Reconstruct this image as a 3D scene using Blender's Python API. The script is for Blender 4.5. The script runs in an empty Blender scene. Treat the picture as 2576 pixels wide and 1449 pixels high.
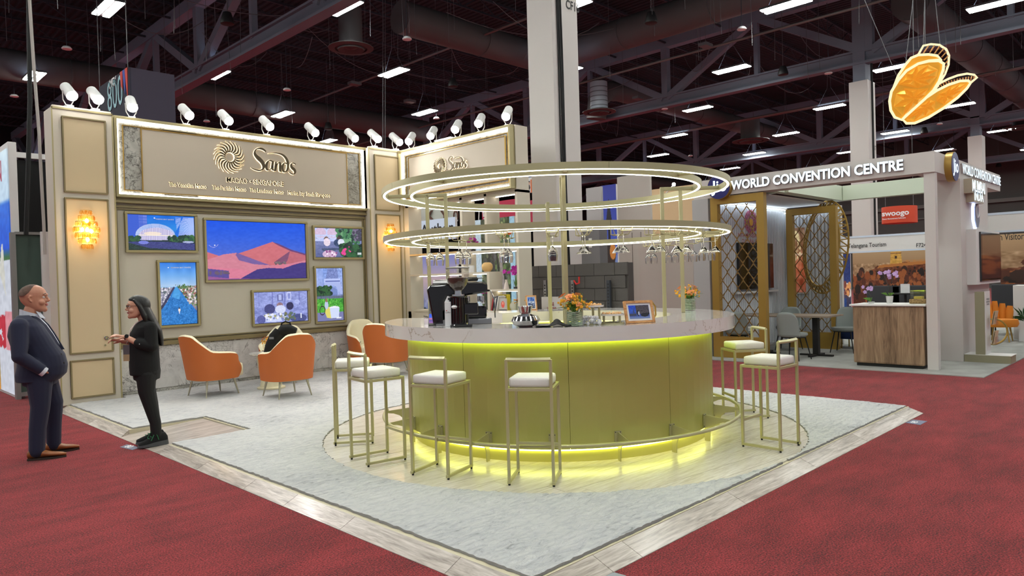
import bpy, bmesh, math, random
import numpy as np
from mathutils import Vector, Matrix, noise as mnoise
from math import sin, cos, pi, radians, hypot, atan2

random.seed(7)
SC = bpy.context.scene
COL = SC.collection
# ---------------------------------------------------------------- camera
F_PX, PITCH, ROLL, YAW, CAM_H = 1802.7, -0.012014, -0.028497, -0.788285, 1.58
_F = Vector((0, cos(PITCH), sin(PITCH))); _U = Vector((0, -sin(PITCH), cos(PITCH))); _R = Vector((1, 0, 0))
_R2 = cos(ROLL) * _R + sin(ROLL) * _U
_U2 = -sin(ROLL) * _R + cos(ROLL) * _U
_Z = Matrix.Rotation(YAW, 3, 'Z')
CR, CU, CF = _Z @ _R2, _Z @ _U2, _Z @ _F
CP = Vector((0, 0, CAM_H))
cam_d = bpy.data.cameras.new('camera')
cam = bpy.data.objects.new('camera', cam_d); COL.objects.link(cam)
m = Matrix.Identity(4)
for i in range(3):
    m[i][0], m[i][1], m[i][2] = CR[i], CU[i], -CF[i]
m[0][3], m[1][3], m[2][3] = CP
cam.matrix_world = m
cam_d.sensor_width = 36; cam_d.lens = F_PX / 2576 * 36
cam_d.clip_start = 0.05; cam_d.clip_end = 300
SC.camera = cam
# ---------------------------------------------------------------- world, exposure
W = bpy.data.worlds.new('World'); SC.world = W; W.use_nodes = True
W.node_tree.nodes['Background'].inputs[0].default_value = (0.80, 0.82, 0.9, 1)
W.node_tree.nodes['Background'].inputs[1].default_value = 0.36
SC.view_settings.view_transform = 'Standard'; SC.view_settings.look = 'None'
SC.view_settings.exposure = 0.0; SC.view_settings.gamma = 1.0
SC.view_settings.use_curve_mapping = False
SC.cycles.max_bounces = 7; SC.cycles.transparent_max_bounces = 12; SC.cycles.transmission_bounces = 8
SC.cycles.diffuse_bounces = 3; SC.cycles.glossy_bounces = 3
SC.cycles.sample_clamp_indirect = 4; SC.cycles.caustics_reflective = False; SC.cycles.caustics_refractive = False
LAMP_Z = 8.4
TUBE = 112          # strength of the hall tubes
SPOT_W = 60

def area(loc, sx, sy, watts, col=(1, 1, 1), rot=(0, 0, 0), spread=180):
    d = bpy.data.lights.new('area_light', 'AREA'); d.shape = 'RECTANGLE'; d.size = sx; d.size_y = sy
    d.energy = watts; d.color = col; d.spread = radians(spread)
    o = bpy.data.objects.new('area_light', d); o.location = loc; o.rotation_euler = rot; COL.objects.link(o)
    return o

# ---------------------------------------------------------------- projection helpers (pixel -> point on a real plane)
def ray(x, y): return CR * ((x - 1288) / F_PX) + CU * (-(y - 724.5) / F_PX) + CF
def pz(x, y, z=0.0):
    d = ray(x, y); return CP + d * ((z - CAM_H) / d.z)
def px(x, y, X):
    d = ray(x, y); return CP + d * (X / d.x)
def py(x, y, Y):
    d = ray(x, y); return CP + d * (Y / d.y)
def pd(x, y, dist):
    return CP + ray(x, y) * dist

# ---------------------------------------------------------------- object helpers
PM = {}
def lin(c):
    return tuple((v / 255 / 12.92) if v / 255 <= 0.04045 else ((v / 255 + 0.055) / 1.055) ** 2.4 for v in c)

def thing(name, label, cat, loc=(0, 0, 0), rz=0.0, group=None, kind=None):
    o = bpy.data.objects.new(name, None); COL.objects.link(o)
    o.location = loc; o.rotation_euler = (0, 0, rz); o.empty_display_size = 0.1
    o['label'] = label; o['category'] = cat
    if group: o['group'] = group
    if kind: o['kind'] = kind
    PM[o.name] = Matrix.Translation(loc) @ Matrix.Rotation(rz, 4, 'Z')
    return o

def tag(o, label=None, cat=None, group=None, kind=None):
    if label: o['label'] = label
    if cat: o['category'] = cat
    if group: o['group'] = group
    if kind: o['kind'] = kind
    return o

def clone(root, loc, rz=None, label=None, group=None):
    r = root.copy(); COL.objects.link(r); r.location = loc
    if rz is not None: r.rotation_euler = (0, 0, rz)
    if label: r['label'] = label
    if group: r['group'] = group
    for ch in list(root.children):
        c = ch.copy(); COL.objects.link(c); c.parent = r
        for g in list(ch.children):
            e = g.copy(); COL.objects.link(e); e.parent = c
    return r

class MB:
    """collects verts and faces; build() links them as ONE mesh object"""
    def __init__(s, world=True): s.v = []; s.f = []; s.world = world; s.m = []; s.cm = 0
    def add(s, vs, fs):
        n = len(s.v); s.v += [Vector(p) for p in vs]
        s.f += [tuple(i + n for i in f) for f in fs]; s.m += [s.cm] * len(fs); return s
    def box(s, x0, x1, y0, y1, z0, z1, M=None):
        vs = [Vector((x, y, z)) for z in (z0, z1) for y in (y0, y1) for x in (x0, x1)]
        if M is not None: vs = [M @ p for p in vs]
        return s.add(vs, [(0, 2, 3, 1), (4, 5, 7, 6), (0, 1, 5, 4), (2, 6, 7, 3), (0, 4, 6, 2), (1, 3, 7, 5)])
    def quad(s, a, b, c, d): return s.add([a, b, c, d], [(0, 1, 2, 3)])
    def slab(s, pts, thick):
        """planar polygon (3D points) given thickness vector"""
        n = len(pts); t = Vector(thick); a = [Vector(p) for p in pts]
        return s.add(a + [p + t for p in a], [tuple(range(n))[::-1], tuple(range(n, 2 * n))] + [(i, (i + 1) % n, n + (i + 1) % n, n + i) for i in range(n)])
    def bar(s, p0, p1, w, h, up=(0, 0, 1)):
        p0, p1 = Vector(p0), Vector(p1); d = (p1 - p0).normalized(); u = Vector(up)
        if abs(d.dot(u)) > 0.98: u = Vector((1, 0, 0))
        r = d.cross(u).normalized(); u = r.cross(d).normalized()
        vs = [p + r * a * w / 2 + u * b * h / 2 for p in (p0, p1) for a, b in ((-1, -1), (1, -1), (1, 1), (-1, 1))]
        return s.add(vs, [(0, 1, 2, 3), (7, 6, 5, 4), (0, 4, 5, 1), (1, 5, 6, 2), (2, 6, 7, 3), (3, 7, 4, 0)])
    def tube(s, pts, r, n=8, closed=False, cap=True):
        pts = [Vector(p) for p in pts]; N = len(pts); rs = r if isinstance(r, (list, tuple)) else [r] * N
        vs = []; prev = None
        for i, p in enumerate(pts):
            if closed: d = pts[(i + 1) % N] - pts[i - 1]
            else: d = pts[min(i + 1, N - 1)] - pts[max(i - 1, 0)]
            d = d.normalized() if d.length > 1e-9 else Vector((0, 0, 1))
            if prev is None:
                u = Vector((0, 0, 1)) if abs(d.z) < 0.9 else Vector((1, 0, 0))
                a = d.cross(u).normalized()
            else:
                a = (prev - d * prev.dot(d)).normalized()
            prev = a; b = d.cross(a)
            rr = rs[i]
            ra, rb = rr if isinstance(rr, (tuple, list)) else (rr, rr)
            for k in range(n):
                t = 2 * pi * k / n
                vs.append(p + a * (cos(t) * ra) + b * (sin(t) * rb))
        fs = []
        for i in range(N if closed else N - 1):
            j = (i + 1) % N
            for k in range(n):
                l = (k + 1) % n
                fs.append((i * n + k, i * n + l, j * n + l, j * n + k))
        if cap and not closed:
            fs.append(tuple(range(n))[::-1]); fs.append(tuple(range((N - 1) * n, N * n)))
        return s.add(vs, fs)
    def cyl(s, p0, p1, r0, r1=None, n=16, cap=True): return s.tube([p0, p1], [r0, r0 if r1 is None else r1], n, cap=cap)
    def lathe(s, prof, n=24, c=(0, 0, 0), a0=0, a1=2 * pi, sx=1, sy=1, cap=False):
        full = abs(a1 - a0 - 2 * pi) < 1e-6; K = n if full else n + 1; vs = []
        for r, z in prof:
            for k in range(K):
                t = a0 + (a1 - a0) * k / n
                vs.append(Vector((c[0] + r * cos(t) * sx, c[1] + r * sin(t) * sy, c[2] + z)))
        fs = []
        for i in range(len(prof) - 1):
            for k in range(n):
                l = (k + 1) % K
                fs.append((i * K + k, i * K + l, (i + 1) * K + l, (i + 1) * K + k))
        if cap:
            fs.append(tuple(range(K))[::-1]); fs.append(tuple(range((len(prof) - 1) * K, len(prof) * K)))
        return s.add(vs, fs)
    def arcband(s, c, r0, r1, z0, z1, a0, a1, n=96, close=False):
        """ring segment with rectangular section"""
        full = abs(a1 - a0 - 2 * pi) < 1e-6; K = n if full else n + 1; vs = []
        for k in range(K):
            t = a0 + (a1 - a0) * k / n; ct, st = cos(t), sin(t)
            for r, z in ((r0, z0), (r1, z0), (r1, z1), (r0, z1)): vs.append((c[0] + r * ct, c[1] + r * st, z))
        fs = []
        for k in range(n):
            l = (k + 1) % K
            for q in range(4):
                w = (q + 1) % 4
                fs.append((k * 4 + q, l * 4 + q, l * 4 + w, k * 4 + w))
        if not full: fs += [(0, 3, 2, 1)[::-1], tuple(n * 4 + q for q in (0, 3, 2, 1))]
        return s.add(vs, fs)
    def ball(s, c, r, n=12, m=8, sz=1.0, M=None):
        vs = [];
        for i in range(m + 1):
            ph = pi * i / m
            for k in range(n):
                t = 2 * pi * k / n
                p = Vector((r * sin(ph) * cos(t), r * sin(ph) * sin(t), r * sz * cos(ph)))
                if M is not None: p = M @ p
                vs.append(Vector(c) + p)
        fs = []
        for i in range(m):
            for k in range(n):
                l = (k + 1) % n
                fs.append((i * n + k, (i + 1) * n + k, (i + 1) * n + l, i * n + l))
        return s.add(vs, fs)
    def sheet(s, fn, nu, nv):
        vs = [fn(i / nu, j / nv) for j in range(nv + 1) for i in range(nu + 1)]
        fs = [(j * (nu + 1) + i, j * (nu + 1) + i + 1, (j + 1) * (nu + 1) + i + 1, (j + 1) * (nu + 1) + i) for j in range(nv) for i in range(nu)]
        return s.add(vs, fs)
    def build(s, name, mat, parent=None, smooth=False, bevel=0.0, auto=None, label=None, kind=None, subsurf=0, solid=0.0):
        me = bpy.data.meshes.new(name)
        vs = s.v
        if parent is not None and s.world:
            root = parent
            while root.parent is not None: root = root.parent
            Mi = PM.get(root.name)
            if Mi is not None: Mi = Mi.inverted(); vs = [Mi @ p for p in vs]
        me.from_pydata([tuple(p) for p in vs], [], s.f)
        mats = mat if isinstance(mat, (list, tuple)) else [mat]
        for q in mats: me.materials.append(q)
        if len(mats) > 1: me.polygons.foreach_set('material_index', s.m)
        me.validate(); me.update()
        bm = bmesh.new(); bm.from_mesh(me)
        bmesh.ops.remove_doubles(bm, verts=bm.verts, dist=1e-5)
        bmesh.ops.recalc_face_normals(bm, faces=bm.faces)
        if bevel > 0:
            es = [e for e in bm.edges if len(e.link_faces) == 2 and e.calc_face_angle(0) > 0.6]
            bmesh.ops.bevel(bm, geom=es, offset=bevel, segments=2, affect='EDGES', profile=0.6, clamp_overlap=True)
        bm.to_mesh(me); bm.free()
        if smooth:
            me.polygons.foreach_set('use_smooth', [True] * len(me.polygons))
            if auto is not False: me.set_sharp_from_angle(angle=radians(auto or 40))
        o = bpy.data.objects.new(name, me); COL.objects.link(o)
        if parent is not None: o.parent = parent
        if solid:
            md = o.modifiers.new('s', 'SOLIDIFY'); md.thickness = solid; md.offset = 0
        if subsurf:
            md = o.modifiers.new('u', 'SUBSURF'); md.levels = subsurf; md.render_levels = subsurf
        if label: o['label'] = label
        if kind: o['kind'] = kind
        return o

def rbox(x0, x1, y0, y1, z0, z1): return MB().box(x0, x1, y0, y1, z0, z1)

# ---------------------------------------------------------------- materials
def nmat(name):
    m = bpy.data.materials.new(name); m.use_nodes = True; nt = m.node_tree
    return m, nt, nt.nodes['Principled BSDF']
def nd(nt, t, **k):
    n = nt.nodes.new(t)
    for a, b in k.items():
        if a in n.inputs: n.inputs[a].default_value = b
        else: setattr(n, a, b)
    return n
def coords(nt, scale=(1, 1, 1), kind='Object', rot=(0, 0, 0)):
    tc = nd(nt, 'ShaderNodeTexCoord'); mp = nd(nt, 'ShaderNodeMapping'); mp.inputs['Scale'].default_value = scale; mp.inputs['Rotation'].default_value = rot
    nt.links.new(tc.outputs[kind], mp.inputs[0]); return mp.outputs[0]
def ramp(nt, src, stops):
    r = nd(nt, 'ShaderNodeValToRGB'); e = r.color_ramp.elements
    while len(e) < len(stops): e.new(0.5)
    for q, (p, c) in zip(e, stops): q.position = p; q.color = (*c, 1) if len(c) == 3 else c
    nt.links.new(src, r.inputs[0]); return r.outputs[0]
def bump(nt, bs, src, st, dist=0.01):
    b = nd(nt, 'ShaderNodeBump'); b.inputs['Strength'].default_value = st; b.inputs['Distance'].default_value = dist
    nt.links.new(src, b.inputs['Height']); nt.links.new(b.outputs[0], bs.inputs['Normal']); return b

def mat(name, rgb, rough=0.5, metal=0.0, emit=0.0, ecol=None, trans=0.0, coat=0.0, bmp=None, var=None, ior=None, alpha=None, sheen=0.0, spec=None):
    m, nt, b = nmat(name); c = lin(rgb)
    b.inputs['Base Color'].default_value = (*c, 1); b.inputs['Roughness'].default_value = rough; b.inputs['Metallic'].default_value = metal
    if emit: b.inputs['Emission Color'].default_value = (*(lin(ecol) if ecol else c), 1); b.inputs['Emission Strength'].default_value = emit
    if trans: b.inputs['Transmission Weight'].default_value = trans
    if ior: b.inputs['IOR'].default_value = ior
    if coat: b.inputs['Coat Weight'].default_value = coat; b.inputs['Coat Roughness'].default_value = 0.05
    if sheen: b.inputs['Sheen Weight'].default_value = sheen
    if spec is not None: b.inputs['Specular IOR Level'].default_value = spec
    if alpha is not None: b.inputs['Alpha'].default_value = alpha
    if var:      # (scale, other rgb, amount)
        n = nd(nt, 'ShaderNodeTexNoise'); n.inputs['Scale'].default_value = var[0]; n.inputs['Detail'].default_value = 5
        nt.links.new(coords(nt), n.inputs['Vector'])
        o = ramp(nt, n.outputs[0], [(0.5 - var[2], c), (0.5 + var[2], lin(var[1]))]); nt.links.new(o, b.inputs['Base Color'])
    if bmp:      # (scale, strength, stretch)
        n = nd(nt, 'ShaderNodeTexNoise'); n.inputs['Scale'].default_value = bmp[0]; n.inputs['Detail'].default_value = 4
        nt.links.new(coords(nt, bmp[2] if len(bmp) > 2 else (1, 1, 1)), n.inputs['Vector'])
        bump(nt, b, n.outputs[0], bmp[1], 0.004)
    return m

def emis(name, rgb, st):
    m = bpy.data.materials.new(name); m.use_nodes = True; nt = m.node_tree; nt.nodes.clear()
    e = nt.nodes.new('ShaderNodeEmission'); e.inputs[0].default_value = (*lin(rgb), 1); e.inputs[1].default_value = st
    o = nt.nodes.new('ShaderNodeOutputMaterial'); nt.links.new(e.outputs[0], o.inputs[0]); return m

def wood(name, c1, c2, c3, axis='X', scale=1.0, rough=0.45, bmps=0.15, coat=0.0):
    m, nt, b = nmat(name)
    st = {'X': (0.9, 11, 11), 'Y': (11, 0.9, 11), 'Z': (11, 11, 0.9)}[axis]
    info = nd(nt, 'ShaderNodeObjectInfo')
    tc = nd(nt, 'ShaderNodeTexCoord'); ad = nd(nt, 'ShaderNodeVectorMath', operation='ADD'); mu = nd(nt, 'ShaderNodeMath', operation='MULTIPLY'); mu.inputs[1].default_value = 37.0
    nt.links.new(info.outputs['Random'], mu.inputs[0]); nt.links.new(tc.outputs['Object'], ad.inputs[0]); nt.links.new(mu.outputs[0], ad.inputs[1])
    mp = nd(nt, 'ShaderNodeMapping'); mp.inputs['Scale'].default_value = [v * scale for v in st]; nt.links.new(ad.outputs[0], mp.inputs[0])
    n = nd(nt, 'ShaderNodeTexNoise'); n.inputs['Scale'].default_value = 1.3; n.inputs['Detail'].default_value = 7; n.inputs['Roughness'].default_value = 0.62; n.inputs['Distortion'].default_value = 1.1
    nt.links.new(mp.outputs[0], n.inputs['Vector'])
    w = nd(nt, 'ShaderNodeTexNoise'); w.inputs['Scale'].default_value = 7; w.inputs['Detail'].default_value = 4
    nt.links.new(mp.outputs[0], w.inputs['Vector'])
    mx = nd(nt, 'ShaderNodeMath', operation='MULTIPLY_ADD'); mx.inputs[1].default_value = 0.35; nt.links.new(w.outputs[0], mx.inputs[0]); nt.links.new(n.outputs[0], mx.inputs[2])
    o = ramp(nt, mx.outputs[0], [(0.47, lin(c1)), (0.66, lin(c2)), (0.84, lin(c3))])
    nt.links.new(o, b.inputs['Base Color']); b.inputs['Roughness'].default_value = rough
    if coat: b.inputs['Coat Weight'].default_value = coat; b.inputs['Coat Roughness'].default_value = 0.15
    bump(nt, b, mx.outputs[0], bmps, 0.003)
    return m

def marble(name, base, base2, vein, scale, width, mask=(0.42, 0.56), rough=0.2, coat=0.3):
    m, nt, b = nmat(name); co = coords(nt)
    def ridge(sc, wd, seed):
        n = nd(nt, 'ShaderNodeTexNoise'); n.inputs['Scale'].default_value = sc; n.inputs['Detail'].default_value = 7; n.inputs['Roughness'].default_value = .55; n.inputs['Distortion'].default_value = 1.4
        mp = nd(nt, 'ShaderNodeMapping'); mp.inputs['Location'].default_value = (seed, seed * .7, -seed); nt.links.new(co, mp.inputs[0]); nt.links.new(mp.outputs[0], n.inputs['Vector'])
        s_ = nd(nt, 'ShaderNodeMath', operation='SUBTRACT'); s_.inputs[1].default_value = .5; nt.links.new(n.outputs[0], s_.inputs[0]); a_ = nd(nt, 'ShaderNodeMath', operation='ABSOLUTE'); nt.links.new(s_.outputs[0], a_.inputs[0])
        return ramp(nt, a_.outputs[0], [(0.0, (1, 1, 1)), (wd, (.3,) * 3), (wd * 3.2, (0, 0, 0))])
    def masked(v, seed):
        msk = nd(nt, 'ShaderNodeTexNoise'); msk.inputs['Scale'].default_value = scale * 0.6; msk.inputs['Detail'].default_value = 3
        mp = nd(nt, 'ShaderNodeMapping'); mp.inputs['Location'].default_value = (seed,) * 3; nt.links.new(co, mp.inputs[0]); nt.links.new(mp.outputs[0], msk.inputs['Vector'])
        mk = ramp(nt, msk.outputs[0], [(mask[0], (0, 0, 0)), (mask[1], (1, 1, 1))]); mu = nd(nt, 'ShaderNodeMath', operation='MULTIPLY'); nt.links.new(mk, mu.inputs[0]); nt.links.new(v, mu.inputs[1]); return mu.outputs[0]
    v1 = masked(ridge(scale, width, 3.0), 11.0); v2 = masked(ridge(scale * 2.3, width * .8, 9.0), 4.0)
    mx = nd(nt, 'ShaderNodeMath', operation='MAXIMUM'); nt.links.new(v1, mx.inputs[0]); nt.links.new(v2, mx.inputs[1])
    cl = nd(nt, 'ShaderNodeTexNoise'); cl.inputs['Scale'].default_value = scale * 0.8; cl.inputs['Detail'].default_value = 6; cl.inputs['Distortion'].default_value = 1.5; nt.links.new(co, cl.inputs['Vector'])
    bc = ramp(nt, cl.outputs[0], [(0.35, lin(base2)), (0.6, lin(base))])
    mi = nd(nt, 'ShaderNodeMix', data_type='RGBA'); nt.links.new(mx.outputs[0], mi.inputs[0]); nt.links.new(bc, mi.inputs[6]); mi.inputs[7].default_value = (*lin(vein), 1)
    nt.links.new(mi.outputs[2], b.inputs['Base Color']); b.inputs['Roughness'].default_value = rough
    if coat: b.inputs['Coat Weight'].default_value = coat; b.inputs['Coat Roughness'].default_value = 0.08
    return m

def glassy(name, tint=(255, 255, 255), rough=0.02, white=0.0):
    """thin real glass: clear refraction-free transparency with reflection growing at grazing angles"""
    m = bpy.data.materials.new(name); m.use_nodes = True; nt = m.node_tree; nt.nodes.clear()
    t = nt.nodes.new('ShaderNodeBsdfTransparent'); t.inputs[0].default_value = (*lin(tint), 1)
    g = nt.nodes.new('ShaderNodeBsdfGlossy'); g.inputs['Roughness'].default_value = rough
    lw = nt.nodes.new('ShaderNodeLayerWeight'); lw.inputs[0].default_value = 0.35
    r = ramp(nt, lw.outputs['Facing'], [(0.0, (0.05,) * 3), (0.75, (0.22,) * 3), (1.0, (0.85,) * 3)])
    mx = nt.nodes.new('ShaderNodeMixShader'); nt.links.new(r, mx.inputs[0]); nt.links.new(t.outputs[0], mx.inputs[1]); nt.links.new(g.outputs[0], mx.inputs[2])
    o = nt.nodes.new('ShaderNodeOutputMaterial'); nt.links.new(mx.outputs[0], o.inputs[0]); return m

M = {}
M['carpet'] = None
def carpet_mat():
    m, nt, b = nmat('red_carpet'); co = coords(nt)
    n = nd(nt, 'ShaderNodeTexNoise'); n.inputs['Scale'].default_value = 95; n.inputs['Detail'].default_value = 3; n.inputs['Roughness'].default_value = 0.7; nt.links.new(co, n.inputs['Vector'])
    g = nd(nt, 'ShaderNodeTexNoise'); g.inputs['Scale'].default_value = 1.6; g.inputs['Detail'].default_value = 5; g.inputs['Roughness'].default_value = 0.7; nt.links.new(coords(nt, (1, 2.2, 1)), g.inputs['Vector'])
    ma = nd(nt, 'ShaderNodeMath', operation='MULTIPLY_ADD'); ma.inputs[1].default_value = 0.30; nt.links.new(g.outputs[0], ma.inputs[0]); nt.links.new(n.outputs[0], ma.inputs[2])
    o = ramp(nt, ma.outputs[0], [(0.50, lin((44, 6, 12))), (0.64, lin((128, 24, 32))), (0.80, lin((184, 58, 64)))])
    nt.links.new(o, b.inputs['Base Color']); b.inputs['Roughness'].default_value = 0.95; b.inputs['Specular IOR Level'].default_value = 0.1
    b.inputs['Sheen Weight'].default_value = 0.15
    bump(nt, b, n.outputs[0], 0.9, 0.012); return m
M['carpet'] = carpet_mat()
def rug_mat():
    m, nt, b = nmat('grey_fur'); 
    n = nd(nt, 'ShaderNodeTexNoise'); n.inputs['Scale'].default_value = 16; n.inputs['Detail'].default_value = 8; n.inputs['Roughness'].default_value = 0.68; n.inputs['Distortion'].default_value = 0.8; nt.links.new(coords(nt, (0.55, 1.5, 1), rot=(0, 0, 0.55)), n.inputs['Vector'])
    g = nd(nt, 'ShaderNodeTexNoise'); g.inputs['Scale'].default_value = 1.1; g.inputs['Detail'].default_value = 4; nt.links.new(coords(nt), g.inputs['Vector'])
    ma = nd(nt, 'ShaderNodeMath', operation='MULTIPLY_ADD'); ma.inputs[1].default_value = 0.42; nt.links.new(g.outputs[0], ma.inputs[0]); nt.links.new(n.outputs[0], ma.inputs[2])
    o = ramp(nt, ma.outputs[0], [(0.48, lin((138, 138, 142))), (0.60, lin((194, 194, 197))), (0.78, lin((216, 215, 214)))])
    nt.links.new(o, b.inputs['Base Color']); b.inputs['Roughness'].default_value = 0.95; b.inputs['Specular IOR Level'].default_value = 0.1; b.inputs['Sheen Weight'].default_value = 0.3
    bump(nt, b, n.outputs[0], 0.9, 0.03); return m
M['rug'] = rug_mat()
M['rug_edge'] = mat('rug_backing', (158, 156, 155), 0.95, bmp=(60, .8))
M['beige'] = mat('beige_paint', (208, 199, 182), 0.55, bmp=(300, .03))
M['beige_tv'] = mat('warm_beige_panel', (202, 194, 176), 0.6, bmp=(300, .05))
M['tan'] = mat('tan_fabric_panel', (214, 192, 154), 0.75, bmp=(700, .15))
M['tan_hi'] = mat('tan_fabric_upper', (206, 186, 150), 0.75, bmp=(700, .15))
M['bronze'] = mat('olive_bronze', (140, 126, 92), 0.42, 0.35)
M['bronze_lt'] = mat('champagne_bronze', (172, 160, 118), 0.4, 0.35)
M['signpanel'] = mat('greige_panel', (196, 184, 166), 0.6)
M['marble'] = marble('white_marble', (220, 217, 213), (200, 197, 194), (96, 92, 88), 3.4, 0.010, (0.44, 0.56))
M['marble_dk'] = marble('grey_marble', (192, 190, 182), (158, 156, 148), (70, 68, 62), 4.2, 0.014, (0.40, 0.52))
M['quartz'] = marble('quartz_top', (234, 230, 228), (224, 219, 216), (160, 140, 118), 0.9, 0.005, (0.56, 0.60), 0.1, 0.6)
M['brass'] = mat('brushed_lime_brass', (190, 188, 112), 0.36, 0.55, bmp=(500, .06, (1, 1, .04)))
M['frame'] = mat('champagne_metal', (186, 180, 140), 0.4, 0.45)
M['stoolmet'] = mat('pale_gold_metal', (196, 190, 146), 0.38, 0.45)
M['cushion'] = mat('white_seat_fabric', (236, 232, 226), 0.85, bmp=(60, .25))
M['plank'] = wood('greige_oak', (134, 122, 112), (176, 164, 154), (206, 196, 188), 'X', 1.6, 0.38, .25, .15)
M['planky'] = wood('greige_oak_y', (134, 122, 112), (176, 164, 154), (206, 196, 188), 'Y', 1.6, 0.38, .25, .15)
M['disc'] = wood('limed_wood', (188, 176, 162), (214, 204, 192), (232, 226, 218), 'X', 2.4, 0.3, .1, .35)
M['rampside'] = mat('cream_edge', (206, 196, 168), 0.6)
M['orange'] = mat('orange_leather', (196, 104, 44), 0.55, bmp=(220, .12))
M['cream'] = mat('cream_leather', (240, 230, 196), 0.6, bmp=(220, .08))
M['leg'] = mat('champagne_leg', (196, 190, 168), 0.3, 0.7)
M['white'] = mat('white_paint', (226, 224, 222), 0.5)
M['offwhite'] = mat('off_white_paint', (206, 200, 196), 0.55)
M['greywall'] = mat('grey_white_panel', (178, 176, 176), 0.6)
M['black'] = mat('black_gloss', (14, 14, 16), 0.12, coat=.6)
M['blackm'] = mat('black_matt', (20, 20, 22), 0.6)
M['darkfab'] = mat('black_fabric', (9, 9, 11), 0.9, bmp=(300, .2))
M['chrome'] = mat('chrome', (214, 214, 216), 0.12, 1.0)
M['steel'] = mat('brushed_steel', (150, 150, 154), 0.3, 0.9)
M['led'] = emis('white_led', (255, 250, 236), 9.0)
M['led_ring'] = emis('ring_led', (255, 250, 232), 9.0)
M['led_green'] = emis('lime_led', (212, 240, 66), 17.0)
M['led_shelf'] = emis('shelf_led', (255, 252, 240), 8.0)
M['tube'] = emis('hall_tube', (250, 255, 248), TUBE)
M['spot'] = emis('spot_lens', (255, 252, 248), 40.0)
M['hallgrey'] = mat('fireproofed_steel', (122, 128, 142), 0.95, bmp=(30, 1.2))
M['darksteel'] = mat('dark_steel', (52, 56, 64), 0.8)
M['duct'] = mat('duct_paint', (84, 80, 80), 0.7, bmp=(40, .3))
M['wire'] = mat('grey_wire', (96, 96, 100), 0.6)
M['blackwire'] = mat('black_cable', (16, 16, 17), 0.6)
M['gold'] = mat('gold_paint', (172, 138, 66), 0.42, 0.4)
M['goldwire'] = mat('copper_gold_wire', (168, 132, 78), 0.35, 0.7)
M['fluted'] = mat('white_fluted', (222, 224, 228), 0.5)
M['greyfab'] = mat('grey_green_fabric', (140, 146, 144), 0.9, bmp=(400, .2))
M['navy'] = mat('navy_velvet', (18, 42, 92), 0.8)
M['mustard'] = mat('mustard_velvet', (206, 124, 28), 0.75, bmp=(200, .1))
M['walnut'] = wood('walnut_laminate', (100, 78, 58), (146, 118, 92), (172, 144, 114), 'Z', 0.8, 0.5, .06)
M['tabletop'] = wood('oak_table', (120, 104, 90), (146, 130, 114), (166, 150, 134), 'Y', 1.2, 0.5, .1)
M['greycarpet'] = mat('grey_carpet', (168, 168, 164), 0.95, bmp=(120, .8), var=(3.0, (146, 146, 142), .25), spec=.1)
M['green'] = mat('leaf_green', (66, 122, 44), 0.5, var=(18, (120, 160, 60), .3))
M['dkgreen'] = mat('dark_leaf', (34, 74, 34), 0.45)
M['orchid'] = mat('magenta_petal', (206, 34, 178), 0.6, var=(40, (150, 16, 120), .3))
M['lilac'] = mat('lilac_petal', (196, 150, 222), 0.6, var=(40, (226, 200, 240), .3))
M['petal'] = mat('peach_petal', (238, 142, 88), 0.6, var=(60, (244, 176, 120), .3))
M['yellow'] = mat('yellow_blossom', (238, 196, 48), 0.6, var=(60, (240, 150, 40), .3))
M['glass'] = glassy('clear_glass')
M['crystal'] = glassy('amber_crystal', (255, 238, 200), .08)
M['drinkglass'] = mat('drinking_glass', (255, 255, 255), 0.0, trans=1.0, ior=1.48)
M['skin'] = mat('skin', (196, 142, 116), 0.5, var=(14, (180, 120, 96), .35))
M['skin_w'] = mat('skin_light', (216, 164, 138), 0.5, var=(14, (200, 146, 120), .35))
M['hair'] = mat('black_hair', (13, 9, 8), 0.5, bmp=(90, .5, (1, 1, .1)))
M['suit'] = mat('navy_suit', (26, 30, 56), 0.85, bmp=(500, .15), sheen=.1)
M['shirt'] = mat('pale_shirt', (206, 210, 222), 0.8)
M['shoe'] = mat('tan_leather', (158, 98, 56), 0.35, coat=.3)
M['sole'] = mat('dark_sole', (48, 34, 26), 0.7)
M['picframe'] = wood('oak_frame', (168, 112, 62), (200, 144, 88), (216, 164, 108), 'X', 2, .5, .05)
M['paper'] = mat('white_card', (238, 238, 240), 0.6)
M['lettering'] = mat('dark_lettering', (40, 38, 40), 0.6)
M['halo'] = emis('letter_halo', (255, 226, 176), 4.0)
M['letterface'] = mat('bronze_letter', (84, 74, 56), 0.45, 0.5)
M['lit_white'] = emis('lit_letter', (226, 244, 255), 1.7)

# ---------------------------------------------------------------- text and pictures
def textmesh(body, bold=0.0, align='LEFT', spacing=1.0):
    c = bpy.data.curves.new('t', 'FONT'); c.body = body; c.offset = bold; c.align_x = align; c.resolution_u = 3; c.space_character = spacing
    o = bpy.data.objects.new('t', c); COL.objects.link(o)
    dg = bpy.context.evaluated_depsgraph_get(); me = bpy.data.meshes.new_from_object(o.evaluated_get(dg))
    v = np.array([p.co for p in me.vertices])[:, :2] if len(me.vertices) else np.zeros((1, 2))
    f = [tuple(p.vertices) for p in me.polygons]
    bpy.data.objects.remove(o); bpy.data.curves.remove(c); bpy.data.meshes.remove(me)
    return v, f

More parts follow.
